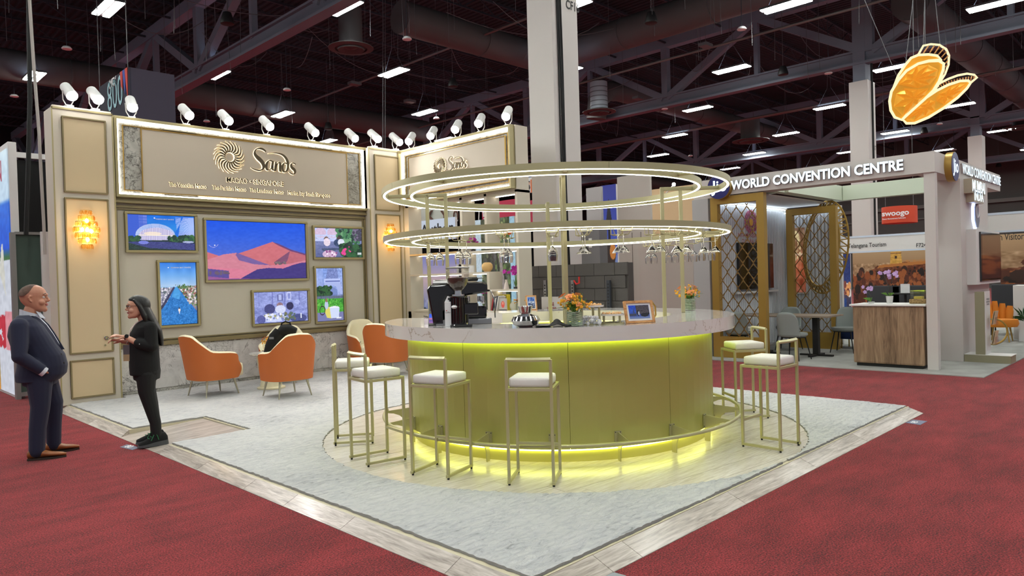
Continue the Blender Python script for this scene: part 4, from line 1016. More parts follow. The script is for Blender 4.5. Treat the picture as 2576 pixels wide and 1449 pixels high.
# ---------------------------------------------------------------- two-tier ring canopy on posts
cn = thing('ring_canopy', 'two-tier champagne metal ring rack with white light strips above the round bar', 'canopy', (CX, CY, 1.19))
def ring(z0, z1, nm):
    for R1, cuts in ((1.737, 5), (1.47, 4)):
        for k in range(cuts):
            a, b = .35 + 2 * pi * k / cuts + .001, .35 + 2 * pi * (k + 1) / cuts - .001
            MB().arcband((CX, CY), R1 - .045, R1, z0, z1, a, b, int(144 / cuts)).build(nm, M['frame'], cn, smooth=True, auto=30)
        MB().arcband((CX, CY), R1 - .034, R1 - .014, z0 - .004, z0 + .002, 0, 2 * pi, 144).build('light_strip', M['led_ring'], cn)
ring(2.434, 2.489, 'upper_ring'); ring(1.978, 2.027, 'lower_ring')
for k, a in enumerate((radians(-45), radians(45), radians(135), radians(-135))):
    c_, s_ = cos(a), sin(a)
    for r, zb in ((1.11, .89), (1.30, 1.19)):
        p = (CX + r * c_, CY + r * s_)
        mb = MB(); mb.bar((*p, zb), (*p, 2.475), .036, .036, up=(c_, s_, 0)); mb.build('post', M['frame'], cn, bevel=.006)
    mb = MB(); mb.bar((CX + 1.092 * c_, CY + 1.092 * s_, 2.462), (CX + 1.70 * c_, CY + 1.70 * s_, 2.462), .036, .036); mb.build('top_arm', M['frame'], cn, bevel=.006)
    mb = MB(); mb.bar((CX + 1.11 * c_, CY + 1.11 * s_, 2.003), (CX + 1.70 * c_, CY + 1.70 * s_, 2.003), .03, .03); mb.build('lower_arm', M['frame'], cn, bevel=.005)
for z in (2.462, 2.003):
    for a in (0, pi / 2, pi, -pi / 2):
        MB().cyl((CX + 1.462 * cos(a), CY + 1.462 * sin(a), z), (CX + 1.70 * cos(a), CY + 1.70 * sin(a), z), .016, n=12).build('ring_tie', M['frame'], cn, smooth=True)

# ---------------------------------------------------------------- wire racks with hanging glasses
def glass_obj(kind):
    t = thing('wine_glass' if kind == 'wine' else 'martini_glass', 'tmp', 'glass', (0, 0, 0))
    foot = [(.001, 0), (.034, -.001), (.034, -.003), (.008, -.006), (.0035, -.014), (.0035, -.075)]
    if kind == 'wine': bowl = [(.0035, -.085), (.014, -.094), (.03, -.112), (.0385, -.135), (.040, -.155), (.037, -.185), (.033, -.205), (.031, -.205), (.035, -.183), (.0375, -.155), (.036, -.136), (.026, -.114), (.001, -.096)]
    else: bowl = [(.0035, -.085), (.008, -.092), (.054, -.150), (.0525, -.1505), (.006, -.095), (.001, -.094)]
    MB().lathe(foot + bowl, 20).build('glass_body', M['drinkglass'], t, smooth=True)
    return t
rack_p = thing('glass_rack', 'tmp', 'rack', (0, 0, 0))
mb = MB()
for s_ in (-1, 1):
    y = s_ * .022
    mb.tube([(-.085, y * 2.2, .0), (-.085, y * 2.2, -.052), (-.085, y, -.06), (.085, y, -.06), (.095, y * 1.1, -.056), (.115, y * 2.6, 0)], .0035, 6)
    mb.tube([(-.06, y, -.06), (-.03, y * 2.5, 0)], .0035, 6)
mb.tube([(-.085, -.048, -.052), (-.085, .048, -.052)], .0035, 6); mb.tube([(.105, -.05, -.03), (.105, .05, -.03)], .0035, 6)
mb.build('wire', M['stoolmet'], rack_p, smooth=True)
gw, gm = glass_obj('wine'), glass_obj('martini'); used = {'wine': False, 'martini': False, 'rack': False}
near = [(1093, 'wine'), (1163, 'wine'), (1273, 'wine'), (1390, 'wine'), (1468, 'martini'), (1562, 'martini'), (1650, 'martini'), (1715, 'martini'), (1785, 'martini')]
far_ = [(1638, 'wine'), (1690, 'wine'), (1735, 'wine'), (1778, 'wine')]
names = ['leftmost', 'second from left', 'third from left', 'fourth from left', 'fifth from left', 'sixth from left', 'seventh from left', 'eighth from left', 'rightmost']
for idx, (xp, kind) in enumerate(near + far_):
    isfar = idx >= 9; a = on_bar(xp, 1.59, isfar, 1.9)
    loc = (CX + 1.59 * cos(a), CY + 1.59 * sin(a), 1.976)
    nm = (names[idx] + ' along the near ring side') if not isfar else (['leftmost', 'second', 'third', 'rightmost'][idx - 9] + ' along the far ring side')
    r_ = rack_p if not used['rack'] else None
    if r_: r_.location = loc; r_.rotation_euler = (0, 0, a); r_['label'] = 'gold wire glass rack, ' + nm; r_['group'] = 'wire glass racks'; used['rack'] = True
    else: clone(rack_p, loc, a, 'gold wire glass rack, ' + nm, 'wire glass racks')
    for j, dr in enumerate((-.055, .05)):
        lg = (CX + (1.59 + dr) * cos(a), CY + (1.59 + dr) * sin(a), 1.976 - .054)
        src = gw if kind == 'wine' else gm
        lb = ('wine glass' if kind == 'wine' else 'martini glass') + ' hanging ' + ('inner' if j == 0 else 'outer') + ' in the rack ' + nm
        gp = 'hanging wine glasses' if kind == 'wine' else 'hanging martini glasses'
        if not used[kind]: src.location = lg; src['label'] = lb; src['group'] = gp; used[kind] = True
        else: clone(src, lg, None, lb, gp)

# ---------------------------------------------------------------- bar stools
def make_stool():
    t = thing('bar_stool', 'tmp', 'bar stool', (0, 0, 0), group='bar stools round the bar')
    w, d, zf, zt = .165, .17, .705, .925; q = .011
    for s_ in (-1, 1):
        mb = MB(); mb.bar((-d, s_ * w, .015), (-d, s_ * w, zt), .022, .022, up=(1, 0, 0)); mb.build('leg', M['stoolmet'], t, bevel=.003)
        mb = MB(); mb.bar((d, s_ * w, .015), (d, s_ * w, zf + .011), .022, .022, up=(1, 0, 0)); mb.build('leg', M['stoolmet'], t, bevel=.003)
        mb = MB(); mb.bar((-d - .02, s_ * w, .026), (d, s_ * w, .026), .022, .022); mb.build('floor_runner', M['stoolmet'], t, bevel=.003)
        mb = MB()
        for x in (-d, d): mb.cyl((x, s_ * w, 0), (x, s_ * w, .016), .009, n=8)
        mb.build('foot_pad', M['blackm'], t)
    mb = MB()
    for s_ in (-1, 1): mb.bar((-d, s_ * w, zf), (d, s_ * w, zf), .022, .022)
    mb.bar((-d, -w, zf), (-d, w, zf), .022, .022); mb.bar((d, -w, zf), (d, w, zf), .022, .022); mb.build('seat_frame', M['stoolmet'], t, bevel=.003)
    mb = MB(); mb.bar((d, -w, .235), (d, w, .235), .022, .022); mb.build('footrest', M['stoolmet'], t, bevel=.003)
    pts = [(-d - .018 * sin(pi * k / 8), -w + 2 * w * k / 8, zt) for k in range(9)]
    mb = MB(); mb.tube(pts, .0155, 4); mb.build('back_rail', M['stoolmet'], t)
    def cush(u, v):
        return Vector(((u - .5) * 2, (v - .5) * 2, 0))
    mb = MB(); a, b = .158, .155; z0 = zf + .012
    bm_ = MB().box(-a, a, -b, b, z0, z0 + .072); o = bm_.build('cushion', M['cushion'], t, bevel=.02, smooth=True, auto=80)
    rs = random.Random(3)
    for v in o.data.vertices:
        if v.co.z > z0 + .04: v.co.z += .012 * (1 - (v.co.x / a) ** 2) * (1 - (v.co.y / b) ** 2)
    return t
st0 = make_stool()
def avg(ps): return sum(p[0] for p in ps) / len(ps), sum(p[1] for p in ps) / len(ps)
stools = [([(3.67, 3.75), (3.85, 3.46), (4.15, 3.66), (3.99, 3.93)], 33, 'pale gold bar stool with white cushion, nearest the camera in front of the bar'),
          ([(3.39, 4.53), (3.48, 4.23), (3.81, 4.31), (3.75, 4.62)], 17, 'pale gold bar stool before the lime panel, next left of the nearest stool'),
          ([(3.36, 5.36), (3.31, 5.03), (3.66, 4.99), (3.71, 5.28)], -8.6, 'pale gold bar stool at the left edge of the bar, just before the leftmost stool'),
          ([(3.56, 5.94), (3.73, 6.18), (3.85, 5.75), (4.03, 5.99)], -35, 'leftmost pale gold bar stool, seen side-on against the grey rug'),
          ([(5.79, 2.99), (5.81, 2.65), (6.12, 2.62), (6.14, 2.99)], 88, 'pale gold bar stool at the right front of the bar, on the wood floor'),
          ([(7.03, 3.84), (6.87, 3.63), (7.06, 3.33), (7.29, 3.61)], 141, 'pale gold bar stool behind the right one, farthest round the bar')]
for i, (ps, a, lb) in enumerate(stools):
    x, y = avg(ps)
    if i == 0: st0.location = (x, y, PZ + .007); st0.rotation_euler = (0, 0, radians(a)); st0['label'] = lb
    else: clone(st0, (x, y, PZ + .007), radians(a), lb)

# ================================================================ things on the bar top
BZ = 1.19
VR = radians(-45)
def bp(xp, r, far=False): a = on_bar(xp, r, far); return Vector((CX + r * cos(a), CY + r * sin(a), BZ))
class L:   # local frame facing the viewer: x = right in view, y = away
    def __init__(s, o, rz=VR): s.o = Vector(o); s.m = Matrix.Translation(s.o) @ Matrix.Rotation(rz, 4, 'Z')
    def __call__(s, x, y, z): return s.m @ Vector((x, y, z))
    def box(s, mb, x0, x1, y0, y1, z0, z1, tilt=None):
        m = s.m if tilt is None else s.m @ tilt
        return mb.box(x0, x1, y0, y1, z0, z1, m)
# coffee grinder
o = bp(1155, 1.52); l = L(o); t = thing('coffee_grinder', 'black coffee grinder with clear hopper full of beans on the bar', 'coffee grinder', o)
mb = MB(); mb.lathe([(.001, .0), (.085, 0), (.085, .012), (.078, .02), (.076, .25), (.082, .262), (.001, .262)], 20, o); mb.build('body', M['black'], t, smooth=True)
mb = MB()
for k in range(20): a = 2 * pi * k / 20; mb.box(-.004, .004, -.004, .004, .03, .245, Matrix.Translation(o) @ Matrix.Translation((.078 * cos(a), .078 * sin(a), 0)))
mb.build('rib', M['black'], t)
mb = MB(); mb.lathe([(.001, .262), (.055, .262), (.055, .275), (.032, .278), (.03, .31), (.001, .31)], 24, o); mb.build('collar', M['chrome'], t, smooth=True)
mb = MB(); mb.lathe([(.03, .305), (.05, .325), (.078, .36), (.092, .40), (.097, .45), (.098, .50)], 28, o); mb.build('hopper', M['glass'], t, smooth=True, solid=.002)
mb = MB(); mb.lathe([(.001, .31), (.03, .312), (.047, .33), (.074, .362), (.088, .40), (.090, .415), (.001, .425)], 24, o); mb.build('coffee_beans', mat('coffee_beans', (72, 48, 34), .5, bmp=(160, 1.5), var=(140, (30, 18, 12), .2)), t, smooth=True)
mb = MB(); mb.lathe([(.001, .515), (.06, .512), (.104, .503), (.104, .498), (.001, .498)], 28, o); mb.build('lid', mat('grey_lid', (120, 120, 118), .5), t, smooth=True)
mb = MB(); l.box(mb, .05, .17, -.06, .06, .10, .2); mb.build('spout_block', M['black'], t, bevel=.012); 
mb = MB(); l.box(mb, -.03, .12, -.15, -.06, .0, .02); mb.build('tray', M['blackm'], t, bevel=.005)
mb = MB(); mb.ball(l(-.03, -.083, .17), .026, 12, 6, .6); mb.build('badge', M['paper'], t, smooth=True)
# espresso machine
o = bp(1178, 1.30); o = o + Vector((.03, .18, 0)); l = L(o, radians(-38)); t = thing('espresso_machine', 'large black espresso machine behind the coffee grinder', 'espresso machine', o)
mb = MB()
def prof_box(l, pts, y0, y1): # side profile in x,z extruded along y
    return [l(x, y0, z) for x, z in pts], l(0, y1, 0) - l(0, y0, 0)
a_, b_ = prof_box(l, [(-.22, 0), (-.27, .32), (-.24, .36), (.22, .38), (.27, .36), (.27, .28), (.0, .25), (-.12, .12), (-.12, 0)], -.16, .22); mb.slab(a_, b_); mb.build('body', M['black'], t, bevel=.015)
mb = MB(); l.box(mb, -.2, .3, -.16, .22, 0, .05); mb.build('drip_tray', M['steel'], t, bevel=.006)
mb = MB(); l.box(mb, -.05, .26, -.14, .2, .05, .16); mb.build('lower_body', M['black'], t, bevel=.02)
mb = MB(); mb.tube([l(.30, -.1, .30), l(.33, -.12, .22), l(.335, -.12, .05)], .006, 8); mb.build('steam_wand', M['chrome'], t, smooth=True)
for k in range(2):
    mb = MB(); mb.cyl(l(.08 + k * .13, -.13, .25), l(.08 + k * .13, -.13, .20), .032, n=18); mb.tube([l(.08 + k * .13, -.15, .21), l(.09 + k * .13, -.27, .19)], .011, 8); mb.build('portafilter', M['chrome'], t, smooth=True)
mb = MB(); mb.tube([l(-.2, -.12, .40), l(.24, -.12, .41)], .005, 6); mb.tube([l(-.2, .18, .40), l(.24, .18, .41)], .005, 6); mb.build('cup_rail', M['chrome'], t)
mb = MB(); l.box(mb, .02, .2, 0, .16, .385, .42); mb.build('black_tray', M['blackm'], t, bevel=.01)
# till / tablet and screens at its left
o = bp(1098, 1.50); l = L(o, radians(-52)); t = thing('payment_terminal', 'sloping payment terminal with two small pink and blue screens', 'payment terminal', o)
T_ = Matrix.Rotation(radians(-20), 4, 'X')
mb = MB(); l.box(mb, -.075, .075, -.02, .06, 0, .34, T_); mb.build('housing', mat('grey_shell', (128, 126, 124), .5), t, bevel=.008)
mb = MB(); l.box(mb, -.06, .075, .02, .10, .30, .44, T_); mb.build('towel_stack', M['paper'], t, bevel=.01)
mb = MB()
for k in range(3): l.box(mb, -.062, .077, .018, .102, .315 + k * .04, .325 + k * .04, T_)
mb.build('dark_stripe', M['blackm'], t)
for (z0, z1, kind) in ((.235, .325, 0), (.015, .10, 1)):
    c = Cv(40, 30, 1.4); 
    if kind: c.grad([(0, (150, 90, 160)), (.3, (90, 70, 150)), (.5, (206, 110, 150)), (.62, (40, 90, 226)), (1, (20, 80, 232))])
    else: c.grad([(0, (90, 50, 110)), (.35, (120, 60, 130)), (.5, (206, 110, 170)), (1, (190, 120, 190))]); c.rect(.08, .5, .28, .9, (240, 230, 240))
    m_ = l.m @ T_; A = m_ @ Vector((-.065, -.0225, z0)); pic('screen', c, A, m_ @ Vector((.065, -.0225, z0)) - A, m_ @ Vector((-.065, -.0225, z1)) - A, M['screen'], t)
for k in range(4): m_ = l.m @ T_; MB().box(-.06 + k * .033, -.042 + k * .033, -.024, -.02, .13, .15, m_).build('slot_hole', M['blackm'], t)
o2 = bp(1050, 1.30); t = thing('wire_whisk', 'black-handled wire whisk lying on the left end of the bar', 'whisk', o2); l = L(o2)
o2 = bp(1131, 1.58); l = L(o2); t2_ = thing('cup_carton', 'tall white carton with a small red mark beside the grinder', 'carton', o2)
mb = MB(); l.box(mb, -.036, .036, -.03, .03, 0, .215); mb.slab([l(-.036, -.006, .215), l(.036, -.006, .215), l(.018, -.006, .25), l(.012, -.006, .262), l(-.012, -.006, .262), l(-.018, -.006, .25)], l(0, .012, 0) - l(0, 0, 0)); mb.build('carton_body', M['paper'], t2_, bevel=.003)
mb = MB(); l.box(mb, -.024, -.016, -.031, -.030, .135, .143); mb.build('red_mark', mat('red_mark', (190, 30, 40), .5), t2_)
mb = MB(); mb.cyl(l(0, -.0075, .238), l(0, -.0065, .238), .009, n=12); mb.build('eyelet', M['blackm'], t2_)
text('carton_lettering', 'coffee', l(-.03, -.031, .118), l(.012, -.031, .118), .012, M['lettering'], t2_, 0)
l = L(o2 + Vector((-.2, .42, 0))); l = L(bp(1050, 1.25)); 
mb = MB(); mb.tube([l(-.01, 0, .02), l(.13, 0, .02)], .008, 8)
for k in range(5):
    a = pi * k / 5; mb.tube([l(-.01, 0, .02)] + [l(-.01 - .10 * sin(q * pi / 8) * 1.0, .035 * cos(a) * sin(q * pi / 4 if q < 4 else pi - 0) * 0 + .032 * cos(a) * sin(pi * q / 8), .02 + .032 * sin(a) * sin(pi * q / 8)) for q in range(1, 5)], .0018, 5)
mb.build('whisk_body', M['black'], t, smooth=True)
# silver samovar-like ice bowl
o = bp(1323, 1.58); l = L(o); t = thing('silver_dispenser', 'round polished silver pot with glass mouth on the bar', 'pot', o)
MB().lathe([(.001, 0), (.05, 0), (.10, .02), (.118, .055), (.10, .09), (.05, .105), (.045, .11), (.055, .15), (.062, .17), (.058, .17), (.04, .115), (.001, .11)], 32, o).build('pot_body', M['chrome'], t, smooth=True)
mb = MB(); l.box(mb, -.045, .045, -.15, -.125, 0, .05); mb.build('glass_block', M['glass'], t, bevel=.003)
# black cloth
o = bp(1395, 1.60); l = L(o); t = thing('black_cloth', 'crumpled black cloth between the silver pot and the flowers', 'cloth', o)
mb = MB().sheet(lambda u, v: l(-.15 + .28 * u, -.07 + .16 * v, .004 + .045 * math.exp(-((u - .62) / .16) ** 2) * (.6 + .4 * v) + .008 * sin(7 * u + 3 * v)), 26, 10); mb.build('cloth_sheet', M['darkfab'], t, smooth=True, solid=.004)
# flowers
vase_flowers(bp(1446, 1.60), .17, .15, 'orange orchid and yellow flower vase in the middle of the bar top', 21, scale=1.05)
vase_flowers(bp(1734, 1.52, True), .17, .15, 'orange and yellow flower vase at the right back of the bar top', 22, scale=1.15)
vase_flowers(bp(1294, 1.35, True) + Vector((0, 0, 0)), .1, .09, 'small orange and green flowers standing behind the tilted picture frame', 23, scale=.8) if False else None
# tiered stands
def stand(xp, r, w, h, label, seed):
    o = bp(xp, r); l = L(o); t = thing('tiered_stand', label, 'serving stand', o); rs = random.Random(seed)
    mb = MB(); mb.lathe([(.001, h), (w, h), (w, h + .014), (.001, h + .014)], 26, o); mb.build('marble_plate', M['quartz'], t)
    mb = MB(); mb.lathe([(w * .85, 0), (w, 0), (w, .012), (w * .85, .012)], 26, o); mb.build('base_ring', M['frame'], t)
    for k in range(3):
        a = 2 * pi * k / 3 + .5; p = (o.x + .8 * w * cos(a), o.y + .8 * w * sin(a)); mb = MB(); mb.bar((*p, BZ), (*p, BZ + h), .014, .014, up=(1, 0, 0)); mb.build('leg', M['frame'], t)
    mb = MB()
    for k in range(34):
        a, q = rs.uniform(0, 2 * pi), w * .8 * rs.uniform(0, 1) ** .5; mb.ball((o.x + q * cos(a), o.y + q * sin(a), BZ + h + .019), .010 * rs.uniform(.6, 1.2), 5, 3)
    mb.build('snack_bites', mat('snack_bites', (224, 168, 110), .7, var=(60, (240, 206, 160), .2)), t, kind='stuff')
    return o
o = stand(1488, 1.45, .105, .145, 'taller marble serving stand with snacks, beside the flower vase', 1)
stand(1541, 1.50, .095, .07, 'lower marble serving stand with snacks, beside the framed picture', 2)
rs = random.Random(5); lb = L(bp(1487, 1.55)); gi = 0
for k in range(26):
    q = k % 9; row_ = k // 9; x = -.085 + .019 * q + .008 * row_; z = .016 + .024 * row_ * (1 if q < 7 else .4); y = rs.uniform(-.03, .05)
    if x > .1: continue
    p = lb(x + rs.uniform(-.004, .004), y, z); tt = thing('white_ball', 'small white frosted ball in the heap under the taller serving stand', 'ball', p, group='white balls heaped under the serving stand')
    MB().ball(p, .0155, 10, 7).build('ball', mat('frosted_white', (226, 226, 230), .3) if k == 0 else bpy.data.materials['frosted_white'], tt, smooth=True)
# framed pictures
def framed(o, rz, w, h, cv, label, tilt=-14, mw=.02):
    l = L(o, rz); T_ = Matrix.Rotation(radians(tilt), 4, 'X'); m_ = l.m @ T_; t = thing('framed_picture', label, 'picture frame', o)
    mb = MB()
    for x0, x1, z0, z1 in ((-w / 2, w / 2, 0, mw), (-w / 2, w / 2, h - mw, h), (-w / 2, -w / 2 + mw, mw, h - mw), (w / 2 - mw, w / 2, mw, h - mw)): mb.box(x0, x1, -.01, .012, z0, z1, m_)
    mb.build('frame', M['picframe'], t, bevel=.002)
    mb = MB().box(-w / 2 + mw * .9, w / 2 - mw * .9, 0, .008, mw * .9, h - mw * .9, m_); mb.build('mount', M['paper'], t)
    q = mw * 1.9; A = m_ @ Vector((-w / 2 + q, -.0015, q)); pic('picture', cv, A, m_ @ Vector((w / 2 - q, -.0015, q)) - A, m_ @ Vector((-w / 2 + q, -.0015, h - q)) - A, M['print'], t)
    mb = MB(); mb.add([m_ @ Vector((-.02, .012, h * .8)), m_ @ Vector((.02, .012, h * .8)), l(.03, .012 + h * .45, .003), l(-.03, .012 + h * .45, .003)], [(0, 1, 2, 3)]); mb.build('easel_back', M['blackm'], t, solid=.003)
    return t
c = Cv(70, 52, 1.35, 8); c.grad([(0, (90, 100, 150)), (.3, (60, 90, 190)), (1, (20, 80, 216))]); c.noise(12, 20, c.V > .4); c.poly([(.36, .35), (.36, 1), (1, 1), (1, .3)], (70, 64, 76)); c.noise(40, 34, (c.U > .36) & (c.V > .3), 3)
c.poly([(.2, .4), (.235, .86), (.27, .4)], (60, 70, 110)); c.rect(0, .2, .36, .38, (60, 66, 90)); c.rect(0, 0, 1, .14, (110, 130, 190)); c.ell(.75, .27, .2, .14, (16, 20, 34)); c.ell(.44, .42, .055, .24, (24, 28, 44)); c.ell(.44, .7, .03, .06, (90, 70, 66)); c.ell(.48, .4, .04, .14, (190, 196, 220)); c.ell(.95, .36, .05, .07, (20, 24, 36))
framed(bp(1612, 1.58), radians(-28), .262, .19, c, 'landscape oak picture frame on the bar showing a dark street scene', -16)
c = Cv(36, 50, .7, 8); c.grad([(0, (60, 70, 100)), (1, (50, 110, 210))]); c.noise(20, 50); c.rect(.1, .55, .9, .62, (230, 236, 250)); c.rect(.35, .1, .65, .4, (14, 20, 36)); c.blobs(40, .1, .1, .9, .95, .05, [(220, 230, 250), (30, 50, 90)])
framed(bp(1338, 1.60, True), radians(-32), .135, .185, c, 'small upright oak picture frame on the far side of the bar', -12, .012)
t = thing('gold_ring_stand', 'curved gold tray edge leaning behind the large picture frame', 'tray', bp(1642, 1.5)); l = L(bp(1642, 1.42)); MB().tube([l(0, 0, .005), l(.028, .01, .05), l(.026, .01, .12), l(-.005, 0, .165), l(-.03, 0, .17)], .008, 8).build('gold_hoop', M['gold'], t, smooth=True)
# ceramic / phones at back inner bar
t = thing('display_card', 'small orange and white card on the inner shelf of the bar', 'card', bp(1523, 1.2, True)); l = L(bp(1526, 1.1, True)); mb = MB(); l.box(mb, -.05, .05, 0, .004, -.28, -.2); mb.build('card', mat('card_orange', (236, 150, 90), .5), t)
# ================================================================ lounge armchairs, tables
def lerp_tab(t, tab):
    return float(np.interp(t, [a for a, _ in tab], [b for _, b in tab]))
def make_armchair():
    t = thing('armchair', 'tmp', 'armchair', (0, 0, 0), group='orange and cream armchairs')
    def foot(u, out):   # horseshoe: u 0..1 from left arm front round the back to right arm front; facing +x
        # superellipse path
        a = pi * (0.10 + 0.0) + (2 * pi - 2 * pi * 0.10) * u   # angle from front
        ang = pi * 2 * (.5 - 1) ; th = radians(48) + (radians(312) - radians(48)) * u
        cx_, cy_ = cos(th), sin(th); e = .72
        return Vector((math.copysign(abs(cx_) ** e, cx_), math.copysign(abs(cy_) ** e, cy_), 0))
    hz = [(0, .50), (.06, .57), (.16, .60), (.24, .62), (.34, .74), (.42, .835), (.5, .85), (.58, .835), (.66, .74), (.76, .62), (.84, .60), (.94, .57), (1, .50)]
    def P(u, v, off):
        th_z0 = .235; zt = lerp_tab(u, hz); z = th_z0 + (zt - th_z0) * v
        f = foot(u, 0); k = (z - th_z0) / .6
        fr = abs(u - .5) * 2                       # 1 at arm fronts
        rx = .30 + .055 * k + off; ry = .31 + .035 * k + off
        x = f.x * rx - (.045 * k if f.x < 0 else 0); y = f.y * ry
        if fr > .9: x += .05 * sin(pi * min(1, v * 1.1)) * (fr - .9) * 10 - .06 * v * (fr - .9) * 10 * .3
        return Vector((x, y, z))
    nu, nv = 44, 10
    MB(False).sheet(lambda u, v: P(u, v, .012), nu, nv).build('outer_shell', M['orange'], t, smooth=True, auto=80)
    mb = MB(False)
    mb.sheet(lambda u, v: P(u, v, -.045 + .0 * v), nu, nv)
    rim = []
    for i in range(nu + 1):
        u = i / nu; a, b = P(u, 1, .012), P(u, 1, -.045); rim.append([a, a + Vector((0, 0, .012)) + (b - a) * .18, (a + b) / 2 + Vector((0, 0, .022)), b + Vector((0, 0, .012)) - (b - a) * .18, b])
    vs = [p for r in rim for p in r]; mb.add(vs, [(i * 5 + j, (i + 1) * 5 + j, (i + 1) * 5 + j + 1, i * 5 + j + 1) for i in range(nu) for j in range(4)])
    for u in (0, 1):
        vs = [P(u, v / nv, .012) for v in range(nv + 1)] + [P(u, v / nv, -.045) for v in range(nv + 1)]
        mb.add(vs, [(i, i + 1, nv + 2 + i, nv + 1 + i) for i in range(nv)])
    mb.build('inner_shell', M['cream'], t, smooth=True, auto=60)
    mb = MB(False); mb.box(-.26, .33, -.255, .255, .24, .435); o = mb.build('seat', M['cream'], t, bevel=.05, smooth=True, auto=80)
    mb = MB(False); mb.lathe([(.001, .222), (.28, .222), (.29, .238), (.001, .238)], 28, sx=1.05, sy=.98); mb.build('base_rim', M['leg'], t, smooth=True)
    for sx in (-1, 1):
        for sy in (-1, 1): MB(False).cyl((sx * .20, sy * .19, .225), (sx * .245, sy * .235, 0), .017, .008, 12).build('leg', M['leg'], t, smooth=True)
    return t
ac = make_armchair(); GZ = PZ + .018
chairs = [((4.16, 10.13), 8, 'orange-backed armchair seen side-on, left of the small table under the tall pool screen'),
          ((4.75, 9.12), 88, 'orange-backed armchair with the black backpack on it, back to the camera'),
          ((6.86, 9.72), 24, 'orange-backed armchair next to the round bar, back to the camera'),
          ((5.42, 10.52), -128, 'cream armchair behind the black backpack, facing out from the marble dado'),
          ((7.10, 10.62), -100, 'cream armchair in the corner behind the right orange-backed one')]
for i, ((x, y), a, lb) in enumerate(chairs):
    if i == 0: ac.location = (x, y, GZ); ac.rotation_euler = (0, 0, radians(a)); ac['label'] = lb
    else: clone(ac, (x, y, GZ), radians(a), lb)
def side_table(x, y, label):
    t = thing('side_table', label, 'table', (x, y, GZ))
    MB().lathe([(.001, .50), (.29, .50), (.30, .51), (.30, .525), (.001, .525)], 40, (x, y, GZ)).build('table_top', M['marble'], t, smooth=True)
    MB().lathe([(.001, 0), (.20, 0), (.20, .02), (.155, .035), (.145, .12), (.20, .495), (.001, .495)], 32, (x, y, GZ)).build('drum_base', M['cream'], t, smooth=True)
    return t
side_table(4.96, 10.0, 'round cream drum table with marble top between the left armchairs')
side_table(7.55, 9.85, 'round cream drum table with marble top behind the bar end, right of the orange chair')
vase_flowers((4.93, 9.92, GZ + .525), .16, .13, 'peach and yellow flower vase on the small table beside the backpack', 31, scale=1.05)
vase_flowers((7.42, 9.78, GZ + .525), .12, .10, 'yellow flower vase on the table behind the bar end', 32, scale=.9)

# black backpack slung over the chair's left arm and back
def backpack():
    o = Vector((4.74, 9.24, .93)); t = thing('backpack', 'black backpack draped over the left arm of the orange chair', 'backpack', (4.70, 9.3, .62)); l = L(o, VR)
    mb = MB()
    mb.tube([l(-.05, .02, -.02), l(.02, .05, .045), l(.10, .06, .05), (l(.20, .07, .02))], [(.05, .04), (.09, .07), (.10, .07), (.05, .04)], 14)
    mb.tube([l(-.02, .03, .03), l(-.08, .0, -.06), l(-.14, -.06, -.18), l(-.19, -.1, -.30)], [(.06, .07), (.055, .085), (.04, .06), (.03, .028)], 12)
    mb.tube([l(0, .10, .02), l(-.02, .16, -.2), l(-.03, .18, -.38)], [(.09, .10), (.10, .12), (.08, .10)], 12)
    mb.build('bag_body', M['darkfab'], t, smooth=True, auto=70)
    MB().tube([l(.0, .04, .08), l(.01, .04, .135), l(.06, .045, .155), l(.12, .05, .135), l(.135, .05, .075)], .012, 8).build('grab_handle', M['darkfab'], t, smooth=True)
    MB().tube([l(-.19, -.1, -.28), l(-.22, -.14, -.40), l(-.23, -.16, -.50), l(-.215, -.16, -.56)], [(.024, .012), (.018, .008), (.016, .008), (.02, .01)], 8).build('hanging_strap', M['darkfab'], t, smooth=True)
    mb = MB(); mb.box(-.13, -.07, -.078, -.072, -.075, -.045, l.m); mb.build('reflective_tag', mat('reflective_grey', (120, 122, 126), .5), t)
backpack()

# ================================================================ people
def fuse(mb, name, mt, parent, voxel=.007, smooth=4, label=None):
    """weld overlapping tubes into one continuous surface"""
    me = bpy.data.meshes.new('tmp'); me.from_pydata([tuple(p) for p in mb.v], [], mb.f); me.update()
    bm = bmesh.new(); bm.from_mesh(me); bmesh.ops.recalc_face_normals(bm, faces=bm.faces); bm.to_mesh(me); bm.free()
    o = bpy.data.objects.new('tmp', me); COL.objects.link(o)
    r = o.modifiers.new('r', 'REMESH'); r.mode = 'VOXEL'; r.voxel_size = voxel; r.use_smooth_shade = True
    if smooth: s = o.modifiers.new('s', 'SMOOTH'); s.factor = .5; s.iterations = smooth
    dg = bpy.context.evaluated_depsgraph_get(); m2 = bpy.data.meshes.new_from_object(o.evaluated_get(dg)); m2.name = name
    bpy.data.objects.remove(o); bpy.data.meshes.remove(me)
    m2.materials.clear(); m2.materials.append(mt); m2.polygons.foreach_set('use_smooth', [True] * len(m2.polygons))
    ob = bpy.data.objects.new(name, m2); COL.objects.link(ob); ob.parent = parent
    if label: ob['label'] = label
    return ob
